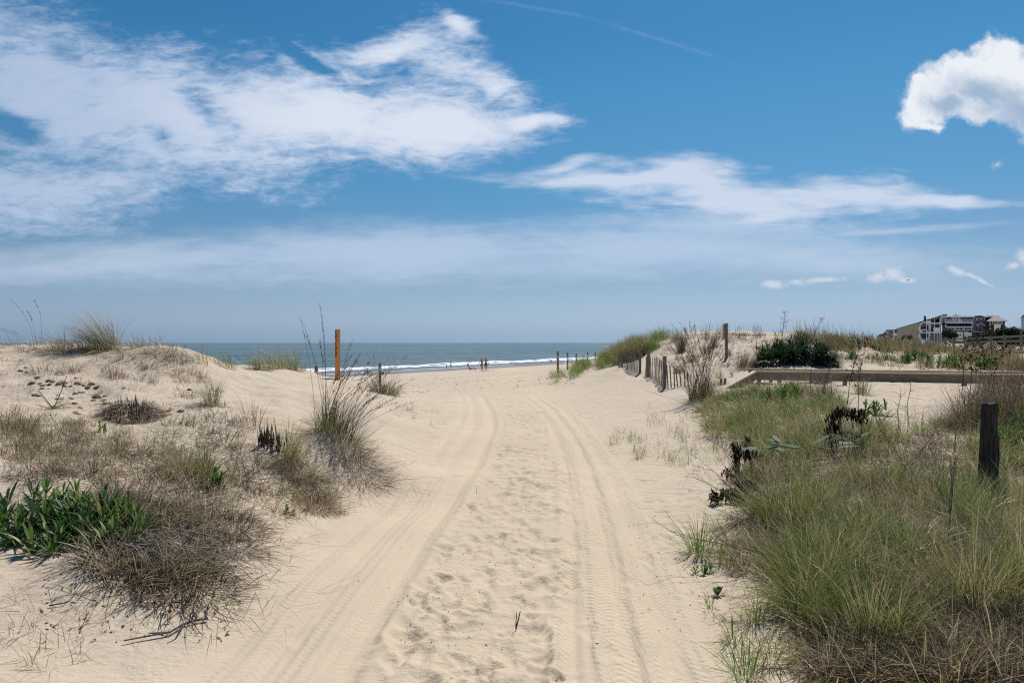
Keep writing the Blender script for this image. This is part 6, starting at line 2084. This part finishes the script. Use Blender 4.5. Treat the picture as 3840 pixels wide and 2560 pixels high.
H3.boxes('opening', bx3([(X2(350), X2(390), Z2(440), Z2(480), Y3 - .1, Y3 + .1), (X2(350), X2(390), Z2(514), Z2(538), Y3 - .1, Y3 + .1)]), M_DGREY)
H4 = House('apartment_house', hx(432, 2), hz(590, 2), HD + 28, 'narrow blue and white building squeezed against the cream wall', .57)
sc = (HD + 28) / HD
Y4 = HD + 28
H4.boxes('wall', bx3([(X2(400), X2(466), Z2(418), b2, Y4, Y4 + 8)], sc), M_NAVY)
H4.boxes('balcony', bx3([(X2(400), X2(420), Z2(430), b2, Y4 - 1, Y4 - .1), (X2(420), X2(466), Z2(475), Z2(516), Y4 - 1, Y4 - .1)], sc), M_PAINT)
H5 = House('gabled_house', hx(235, 2), hz(590, 2), HD + 60, 'far grey gabled house at the left end of the row of buildings', .5)
sc = (HD + 60) / HD
q = lambda x_, z_: (X2(x_) * sc, EYE + (Z2(z_) - EYE) * sc)
H5.prism('wall', [q(170, 620), q(300, 620), q(300, 452), q(170, 520)], HD + 60, HD + 70, M_DGREY)
H5.prism('roof', [q(160, 520), q(215, 484), q(240, 500), q(292, 445), q(302, 452), q(242, 514), q(214, 498), q(164, 530)], HD + 59, HD + 71, simple_mat('dark_brown_roof', (.09, .075, .07), .9, .1))
H6 = House('low_building', hx(2180, 2), hz(420, 2), HD + 55, 'long low white building with a flat roof right of the turret')
sc = (HD + 55) / HD
H6.boxes('wall', bx3([(X2(2054), X2(2330), Z2(394), Z2(470), HD + 55, HD + 65)], sc), M_PAINT)
H6.boxes('roof_rail', bx3([(X2(2150), X2(2320), Z2(380), Z2(384), HD + 55, HD + 55.3)] + [(X2(v_), X2(v_ + 2), Z2(380), Z2(394), HD + 55, HD + 55.3) for v_ in range(2150, 2320, 17)], sc), M_PAINT)
H6.boxes('chimney', bx3([(X2(2060), X2(2100), Z2(366), Z2(396), HD + 57, HD + 59)], sc), simple_mat('brick_red', (.2, .12, .1), .9, .1))
H7 = House('tall_house', hx(2360, 2), hz(420, 2), HD + 20, 'pale teal house with white trim cut by the right photo edge', .735)
sc = (HD + 20) / HD
H7.boxes('wall', bx3([(X2(2312), X2(2460), Z2(240), Z2(480), HD + 20, HD + 32)], sc), M_TEAL)
H7.prism('roof', [(a * sc, EYE + (b_ - EYE) * sc) for a, b_ in ((X2(2304), Z2(238)), (X2(2386), Z2(160)), (X2(2470), Z2(238)))], HD + 19.5, HD + 32, M_DGREY)
H7.boxes('corner_board', bx3([(X2(2306), X2(2318), Z2(240), Z2(410), HD + 19.6, HD + 19.9), (X2(2332), X2(2342), Z2(240), Z2(410), HD + 19.6, HD + 19.9)], sc), M_PAINT)

# ------------------------------------------------------------------ people on the beach
M_SKIN = simple_mat('tanned_skin', (.50, .25, .15), .6, .3, .08)
M_SKIN2 = simple_mat('fair_skin', (.42, .24, .17), .6, .3, .08)
M_HAIR = simple_mat('dark_hair', (.015, .011, .010), .6, .3)
M_GREEN = simple_mat('green_swimsuit', (.02, .14, .07), .7, .2)
M_BLUE = simple_mat('blue_cloth', (.03, .11, .22), .8, .2)
M_BRIGHTB = simple_mat('bright_blue_shirt', (.025, .13, .36), .8, .2)
M_CLOTHW = simple_mat('white_cloth', (.66, .64, .68), .8, .2)
M_MAUVE = simple_mat('mauve_leggings', (.15, .075, .10), .8, .2)
M_DARKC = simple_mat('dark_cloth', (.018, .018, .022), .8, .2)
M_YEL = simple_mat('yellow_towel', (.62, .52, .14), .9, .1)
M_RED = simple_mat('red_cloth', (.32, .03, .035), .9, .1)
def skin_obj(name, J, E, mat, parent=None, root=None):
    """a continuous limb-and-body surface grown on a skeleton"""
    keys = list(J)
    me = bpy.data.meshes.new(name)
    me.from_pydata([J[k][0] for k in keys], [(keys.index(a), keys.index(b_)) for a, b_ in E], [])
    o = bpy.data.objects.new(name, me)
    col.objects.link(o)
    md = o.modifiers.new('skin', 'SKIN')
    md.use_smooth_shade = True
    for i, k in enumerate(keys):
        r = J[k][1]
        sv = me.skin_vertices[0].data[i]
        sv.radius = r if isinstance(r, tuple) else (r, r)
        sv.use_root = (k == (root or keys[0]))
    sb = o.modifiers.new('sub', 'SUBSURF')
    sb.levels = sb.render_levels = 1
    me.materials.append(mat)
    if parent:
        o.parent = parent
    return o
def stand_pose(h, over=None):
    s_ = h / 1.75
    J = {'pelvis': ((0, 0, .95), (.155, .105)), 'waist': ((0, 0, 1.10), (.13, .095)), 'chest': ((0, 0, 1.30), (.165, .11)), 'neckb': ((0, 0, 1.46), (.075, .065)), 'neck': ((0, 0, 1.53), .055),
         'jaw': ((0, -.015, 1.58), (.062, .075)), 'brow': ((0, -.008, 1.66), (.076, .094)), 'crown': ((0, .01, 1.72), (.055, .07)), 'nose': ((0, -.115, 1.63), .012)}
    for sd, n in ((-1, 'l'), (1, 'r')):
        J.update({n + 'sho': ((.185 * sd, 0, 1.42), .06), n + 'elb': ((.235 * sd, .02, 1.14), .042), n + 'wri': ((.255 * sd, -.03, .90), .028), n + 'palm': ((.258 * sd, -.04, .83), (.022, .038)),
                  n + 'thu': ((.235 * sd, -.085, .80), .010), n + 'f1': ((.262 * sd, -.07, .745), .009), n + 'f2': ((.262 * sd, -.05, .735), .009), n + 'f3': ((.262 * sd, -.03, .74), .009), n + 'f4': ((.26 * sd, -.012, .76), .008),
                  n + 'hip': ((.095 * sd, 0, .88), .098), n + 'kne': ((.105 * sd, -.02, .50), .058), n + 'cal': ((.105 * sd, .01, .34), .055), n + 'ank': ((.105 * sd, .02, .09), .038), n + 'toe': ((.125 * sd, -.15, .03), (.04, .022))})
    if over:
        for k, v_ in over.items():
            J[k] = (v_, J[k][1])
    # keep hands attached to moved wrists
    for n in 'lr':
        if over and n + 'wri' in over:
            w0 = Vector(over[n + 'wri'])
            e0 = Vector(J[n + 'elb'][0])
            d_ = (w0 - e0).normalized()
            J[n + 'palm'] = (tuple(w0 + d_ * .07), J[n + 'palm'][1])
            sd_ = d_.cross(Vector((0, 0, 1)))
            sd_ = sd_.normalized() if sd_.length > .1 else Vector((1, 0, 0))
            for k, off in (('thu', -.045), ('f1', -.02), ('f2', 0.0), ('f3', .018), ('f4', .035)):
                J[n + k] = (tuple(w0 + d_ * (.11 if k == 'thu' else .16) + sd_ * off), J[n + k][1])
    return {k: (tuple(c * s_ for c in v_[0]), tuple(c * s_ for c in v_[1]) if isinstance(v_[1], tuple) else v_[1] * s_) for k, v_ in J.items()}
BODY_E = [('pelvis', 'waist'), ('waist', 'chest'), ('chest', 'neckb'), ('neckb', 'neck'), ('neck', 'jaw'), ('jaw', 'brow'), ('brow', 'crown'), ('brow', 'nose')]
for n in 'lr':
    BODY_E += [('chest', n + 'sho'), (n + 'sho', n + 'elb'), (n + 'elb', n + 'wri'), (n + 'wri', n + 'palm'), (n + 'palm', n + 'thu'), (n + 'palm', n + 'f1'), (n + 'palm', n + 'f2'), (n + 'palm', n + 'f3'), (n + 'palm', n + 'f4'),
               ('pelvis', n + 'hip'), (n + 'hip', n + 'kne'), (n + 'kne', n + 'cal'), (n + 'cal', n + 'ank'), (n + 'ank', n + 'toe')]
def grow(J, keys, f=1.12, add=.008):
    return {k: (J[k][0], tuple(c * f + add for c in J[k][1]) if isinstance(J[k][1], tuple) else J[k][1] * f + add) for k in keys}
def person(loc, face, h, over, skin, label, clothes, hair='short'):
    J = stand_pose(h, over)
    b_ = skin_obj('person', J, BODY_E, skin)
    b_.location = loc
    b_.rotation_euler = (0, 0, face)
    tag(b_, label, 'person')
    for nm, keys, edges, mat, f in clothes:
        K = grow(J, keys, f)
        skin_obj(nm, K, edges, mat, b_)
    cr, br, jw = (Vector(J[k][0]) for k in ('crown', 'brow', 'jaw'))
    s_ = h / 1.75
    back = (br - jw).normalized()
    H_ = {'a': (tuple(cr + Vector((0, 0, .01))), .062 * s_), 'b': (tuple(br + Vector((0, .035, .02)) * s_), (.085 * s_, .08 * s_)), 'c': (tuple(jw + Vector((0, .06, .0)) * s_), .06 * s_)}
    E_ = [('a', 'b'), ('b', 'c')]
    if hair == 'long':
        H_['d'] = (tuple(jw + Vector((0, .10, -.14)) * s_), .05 * s_)
        E_.append(('c', 'd'))
    skin_obj('hair', H_, E_, M_HAIR, b_)
    return b_
SHORTS = lambda m: ('shorts', ['pelvis', 'lhip', 'rhip', 'lsk', 'rsk'], None, m, 1.1)
def with_shorts(over_J, m, low=.45):
    pass
def shorts_part(J_src):
    return J_src
# couple
gm = ground(1822, 1391)
ov = {'lsho': (-.2, -.02, 1.42), 'lelb': (-.34, -.16, 1.22), 'lwri': (-.40, -.36, 1.08), 'relb': (.27, .03, 1.14), 'rwri': (.34, -.02, .90)}
man = person(gm, .15, 1.84, ov, M_SKIN, 'bare-chested man in blue swim shorts standing with his arm around a woman', [('shorts', ['pelvis', 'lhip', 'rhip', 'lkne', 'rkne'], [('pelvis', 'lhip'), ('pelvis', 'rhip'), ('lhip', 'lkne'), ('rhip', 'rkne')], M_BLUE, 1.14)])
gw = (gm[0] - .52, gm[1] - .35, 0)
gw = (gw[0], gw[1], Hs(gw[0], gw[1]))
ov = {'relb': (.30, .12, 1.18), 'rwri': (.16, .30, 1.08), 'lelb': (-.25, .02, 1.14), 'lwri': (-.2, .14, .98)}
person(gw, math.pi * .8, 1.62, ov, M_SKIN, 'dark-haired woman in a green swimsuit standing close in front of the bare-chested man', [('swim_bottom', ['pelvis', 'lhip', 'rhip'], [('pelvis', 'lhip'), ('pelvis', 'rhip')], M_GREEN, 1.1),
        ('swim_top', ['waist', 'chest'], [('waist', 'chest')], M_DARKC, 1.02)], 'long')
bm = bmesh.new()
add_box(bm, -.04, .04, -.008, .008, -.08, .08, .004)
tag(bm_obj('phone', bm, M_DARKC, None, Vector(gm) + Vector((.40, -.10, .82))), 'dark phone held low by the bare-chested man', 'phone')
# woman and child at the waterline
def at_shore(px, s_):
    for d_ in np.arange(60, 260, .25):
        x_ = (px - CX) / F * d_
        if shore(x_, d_) < s_:
            return (x_, float(d_), Hs(x_, d_))
gc = at_shore(1691, 2.2)
ov = {'lelb': (-.12, -.28, 1.36), 'lwri': (-.06, -.42, 1.50), 'relb': (.15, -.28, 1.30), 'rwri': (.02, -.44, 1.48)}
person(gc, R(-80), 1.66, ov, M_SKIN, 'woman in a white top and mauve leggings raising her arms at the waterline', [('top', ['waist', 'chest'], [('waist', 'chest')], M_CLOTHW, 1.08),
        ('leggings', ['pelvis', 'lhip', 'rhip', 'lkne', 'rkne', 'lcal', 'rcal'], [('pelvis', 'lhip'), ('pelvis', 'rhip'), ('lhip', 'lkne'), ('rhip', 'rkne'), ('lkne', 'lcal'), ('rkne', 'rcal')], M_MAUVE, 1.08)], 'long')
gk = at_shore(1675, 1.6)
person(gk, math.pi, 1.02, {'lelb': (-.24, -.1, 1.2), 'lwri': (-.16, -.25, 1.1), 'relb': (.24, -.1, 1.2), 'rwri': (.16, -.25, 1.1)}, M_SKIN, 'small child in dark clothes standing at the waterline', [('suit', ['pelvis', 'waist', 'chest', 'lhip', 'rhip'], [('pelvis', 'waist'), ('waist', 'chest'), ('pelvis', 'lhip'), ('pelvis', 'rhip')], M_DARKC, 1.12)])
# woman on a low beach chair
gs = ground(1768, 1391.5)
root = empty('beach_chair', gs, R(90), 'low folding beach chair with blue and white striped cloth', 'chair')
def striped():
    m, t, o = newmat('striped_cloth')
    co = t.n('ShaderNodeTexCoord').outputs['Object']
    sp_ = t.n('ShaderNodeSeparateXYZ')
    t.put(sp_.inputs[0], co)
    w_ = t.m('SINE', t.m('MULTIPLY', sp_.outputs[0], 70))
    principled(t, o, t.mix(t.mapr(w_, -.1, .1), (.05, .14, .30), (.62, .66, .70)), .8, .2)
    return m
M_STRIPE = striped()
bm = bmesh.new()
add_beam(bm, (0, -.25, .22), (0, .22, .17), .5, .02, (0, 0, 1))
bm_obj('seat', bm, M_STRIPE, root)
bm = bmesh.new()
add_beam(bm, (0, .235, .18), (0, .52, .78), .5, .02, (0, -1, .5))
bm_obj('backrest', bm, M_STRIPE, root)
bm = bmesh.new()
for sx_ in (-.27, .27):
    add_tube(bm, [(sx_, -.28, .0), (sx_, -.26, .23), (sx_, .22, .18), (sx_, .54, .80)], .012, 6)
    add_tube(bm, [(sx_, .30, 0.0), (sx_, .0, .20)], .012, 6)
    add_tube(bm, [(sx_, -.24, .22), (sx_, -.22, .42), (sx_, .38, .46)], .013, 6)
bm_obj('frame', bm, M_PAINT, root)
J = stand_pose(1.66)
S_ = {'pelvis': (0, .16, .30), 'waist': (0, .26, .42), 'chest': (0, .36, .62), 'neckb': (0, .44, .80), 'neck': (0, .45, .86), 'jaw': (0, .43, .92), 'brow': (0, .44, 1.00), 'crown': (0, .46, 1.07), 'nose': (0, .335, .97)}
for sd, n in ((-1, 'l'), (1, 'r')):
    S_.update({n + 'sho': (.17 * sd, .40, .74), n + 'elb': (.27 * sd, .26, .52), n + 'wri': (.22 * sd, .02, .46), n + 'palm': (.2 * sd, -.05, .46), n + 'thu': (.16 * sd, -.07, .48), n + 'f1': (.19 * sd, -.13, .46), n + 'f2': (.2 * sd, -.13, .455),
               n + 'f3': (.21 * sd, -.125, .45), n + 'f4': (.225 * sd, -.12, .45), n + 'hip': (.10 * sd, .10, .32), n + 'kne': (.11 * sd, -.34 + .04 * sd, .56), n + 'cal': (.11 * sd, -.45, .40), n + 'ank': (.11 * sd, -.62, .10), n + 'toe': (.12 * sd, -.78, .04)})
J = {k: (S_[k], J[k][1]) for k in J}
pb = skin_obj('person', J, BODY_E, M_SKIN)
pb.location = gs
pb.rotation_euler = (0, 0, R(90))
tag(pb, 'dark-haired woman sunbathing on the low beach chair with bent knees', 'person')
skin_obj('swimsuit', grow(J, ['pelvis', 'waist', 'chest'], 1.04), [('pelvis', 'waist'), ('waist', 'chest')], M_DARKC, pb)
skin_obj('hair', {'a': ((0, .47, 1.09), .06), 'b': ((0, .50, 1.0), .08), 'c': ((0, .52, .86), .06), 'd': ((0, .50, .74), .05)}, [('a', 'b'), ('b', 'c'), ('c', 'd')], M_HAIR, pb)
# the seated pair at the left
gq = ground(1380, 1404)
SJ = {'pelvis': (0, 0, .12), 'waist': (0, .02, .28), 'chest': (0, .0, .46), 'neckb': (0, -.03, .60), 'neck': (0, -.05, .66), 'jaw': (0, -.09, .71), 'brow': (0, -.09, .79), 'crown': (0, -.08, .86), 'nose': (0, -.2, .76)}
for sd, n in ((-1, 'l'), (1, 'r')):
    SJ.update({n + 'sho': (.19 * sd, -.01, .56), n + 'elb': (.27 * sd, -.16, .36), n + 'wri': (.16 * sd, -.34, .34), n + 'palm': (.10 * sd, -.38, .34), n + 'thu': (.08 * sd, -.38, .38), n + 'f1': (.04 * sd, -.42, .35), n + 'f2': (.04 * sd, -.42, .335),
               n + 'f3': (.045 * sd, -.415, .32), n + 'f4': (.05 * sd, -.41, .31), n + 'hip': (.10 * sd, -.06, .12), n + 'kne': (.14 * sd, -.46, .36), n + 'cal': (.14 * sd, -.52, .24), n + 'ank': (.14 * sd, -.62, .08), n + 'toe': (.15 * sd, -.78, .03)})
J0 = stand_pose(1.75)
J = {k: (SJ[k], J0[k][1]) for k in J0}
pb = skin_obj('person', J, BODY_E, M_SKIN2)
pb.location, pb.rotation_euler, pb.scale = gq, (0, 0, R(-120)), (1.15, 1.15, 1.15)
tag(pb, 'person in a bright blue shirt and cap sitting on the beach behind the ropes', 'person')
skin_obj('shirt', grow(J, ['pelvis', 'waist', 'chest', 'lsho', 'rsho', 'lelb', 'relb'], 1.2), [('pelvis', 'waist'), ('waist', 'chest'), ('chest', 'lsho'), ('chest', 'rsho'), ('lsho', 'lelb'), ('rsho', 'relb')], M_BRIGHTB, pb)
skin_obj('cap', {'a': ((0, -.08, .88), .08), 'b': ((0, -.10, .82), .10), 'c': ((0, -.22, .82), (.07, .015))}, [('a', 'b'), ('b', 'c')], simple_mat('brown_cap', (.12, .06, .05), .9, .1), pb)
LJ = {'pelvis': (0, 0, .12), 'waist': (0, .14, .14), 'chest': (0, .33, .20), 'neckb': (0, .48, .24), 'neck': (0, .54, .26), 'jaw': (0, .60, .29), 'brow': (0, .67, .32), 'crown': (0, .74, .33), 'nose': (0, .63, .42)}
for sd, n in ((-1, 'l'), (1, 'r')):
    LJ.update({n + 'sho': (.18 * sd, .43, .18), n + 'elb': (.30 * sd, .22, .10), n + 'wri': (.28 * sd, -.02, .08), n + 'palm': (.27 * sd, -.08, .08), n + 'thu': (.22 * sd, -.1, .09), n + 'f1': (.25 * sd, -.16, .07), n + 'f2': (.26 * sd, -.165, .07),
               n + 'f3': (.275 * sd, -.16, .07), n + 'f4': (.29 * sd, -.15, .07), n + 'hip': (.1 * sd, -.06, .13), n + 'kne': (.12 * sd, -.40, .46), n + 'cal': (.12 * sd, -.50, .32), n + 'ank': (.12 * sd, -.66, .08), n + 'toe': (.12 * sd, -.82, .05)})
J = {k: (LJ[k], J0[k][1]) for k in J0}
pb = skin_obj('person', J, BODY_E, M_SKIN2)
gl = ground(1356, 1405)
pb.location, pb.rotation_euler = gl, (0, 0, R(-75))
tag(pb, 'sunbather lying with bent knees beside the person in the blue shirt', 'person')
skin_obj('swimsuit', grow(J, ['pelvis', 'waist'], 1.05), [('pelvis', 'waist')], M_RED, pb)
skin_obj('hair', {'a': ((0, .76, .30), .06), 'b': ((0, .70, .26), .08)}, [('a', 'b')], M_HAIR, pb)
def towel(px, py, w_, l_, mat, label, rz=0, name='towel'):
    g = ground(px, py)
    bm = bmesh.new()
    N = 10
    vs = [[None] * (N + 1) for _ in range(N + 1)]
    for i in range(N + 1):
        for j in range(N + 1):
            x, y = (i / N - .5) * l_, (j / N - .5) * w_
            c, s_ = math.cos(rz), math.sin(rz)
            X_, Y_ = x * c - y * s_, x * s_ + y * c
            vs[i][j] = bm.verts.new((X_, Y_, Hs(g[0] + X_, g[1] + Y_) - g[2] + .05 + .03 * math.sin(i * 1.7) * math.cos(j * 1.3)))
    for i in range(N):
        for j in range(N):
            bm.faces.new((vs[i][j], vs[i + 1][j], vs[i + 1][j + 1], vs[i][j + 1]))
    bmesh.ops.solidify(bm, geom=bm.faces[:], thickness=.015)
    tag(bm_obj(name, bm, mat, None, g, True), label, 'towel')
towel(1368, 1405, .9, 2.2, M_YEL, 'yellow towel under the sunbather and the person in the blue shirt')
towel(1830, 1391.5, .8, 1.4, simple_mat('pale_towel', (.58, .60, .64), .9, .1), 'crumpled pale towel on the sand right of the standing couple', .2)
g = ground(1434, 1402)
bm = bmesh.new()
bmesh.ops.create_uvsphere(bm, u_segments=16, v_segments=10, radius=.3)
for v_ in bm.verts:
    v_.co.x *= 1.25
    v_.co.z = max(-.05, v_.co.z * 1.1) + .03 * math.sin(v_.co.x * 9)
root = tag(bm_obj('beach_bag', bm, M_RED, None, g, True), 'dark red beach bag on the sand behind the rope post in the brown clump', 'bag')
bm = bmesh.new()
add_tube(bm, [(-.15, 0, .3), (-.1, 0, .46), (.1, 0, .46), (.15, 0, .3)], .015, 6)
bm_obj('handle', bm, M_RED, root)
# swimmer
D_ = 205.0
loc = ((2066 - CX) / F * D_, D_, SEA + .35 - 1.22)
person(loc, math.pi * .9, 1.75, {'lelb': (-.25, -.1, 1.2), 'lwri': (-.14, -.25, 1.2), 'relb': (.25, -.1, 1.2), 'rwri': (.14, -.25, 1.2)}, M_SKIN, 'bather standing waist deep in the sea just beyond the surf',
       [('suit', ['waist', 'chest'], [('waist', 'chest')], M_DARKC, 1.1)])
# bird
bd = 130.0
loc = PXv(3406, 1051, bd)
bd_o = skin_obj('bird', {'t': ((-.28, 0, 0), .03), 'b': ((-.1, 0, 0), .07), 'c': ((.1, 0, .01), .075), 'h': ((.22, 0, .04), .045), 'k': ((.30, 0, .03), .012)}, [('t', 'b'), ('b', 'c'), ('c', 'h'), ('h', 'k')], M_DARKC)
bd_o.location = loc
tag(bd_o, 'dark bird flying below the low clouds above the houses', 'bird')
for sd in (-1, 1):
    bm = bmesh.new()
    vs = [bm.verts.new(p) for p in ((.12, 0, .02), (-.08, 0, .02), (-.10, .42 * sd, .14), (.05, .42 * sd, .15), (-.16, .8 * sd, .05))]
    bm.faces.new((vs[0], vs[1], vs[2], vs[3]))
    bm.faces.new((vs[3], vs[2], vs[4]))
    bmesh.ops.solidify(bm, geom=bm.faces[:], thickness=.012)
    bm_obj('wing', bm, M_DARKC, bd_o)
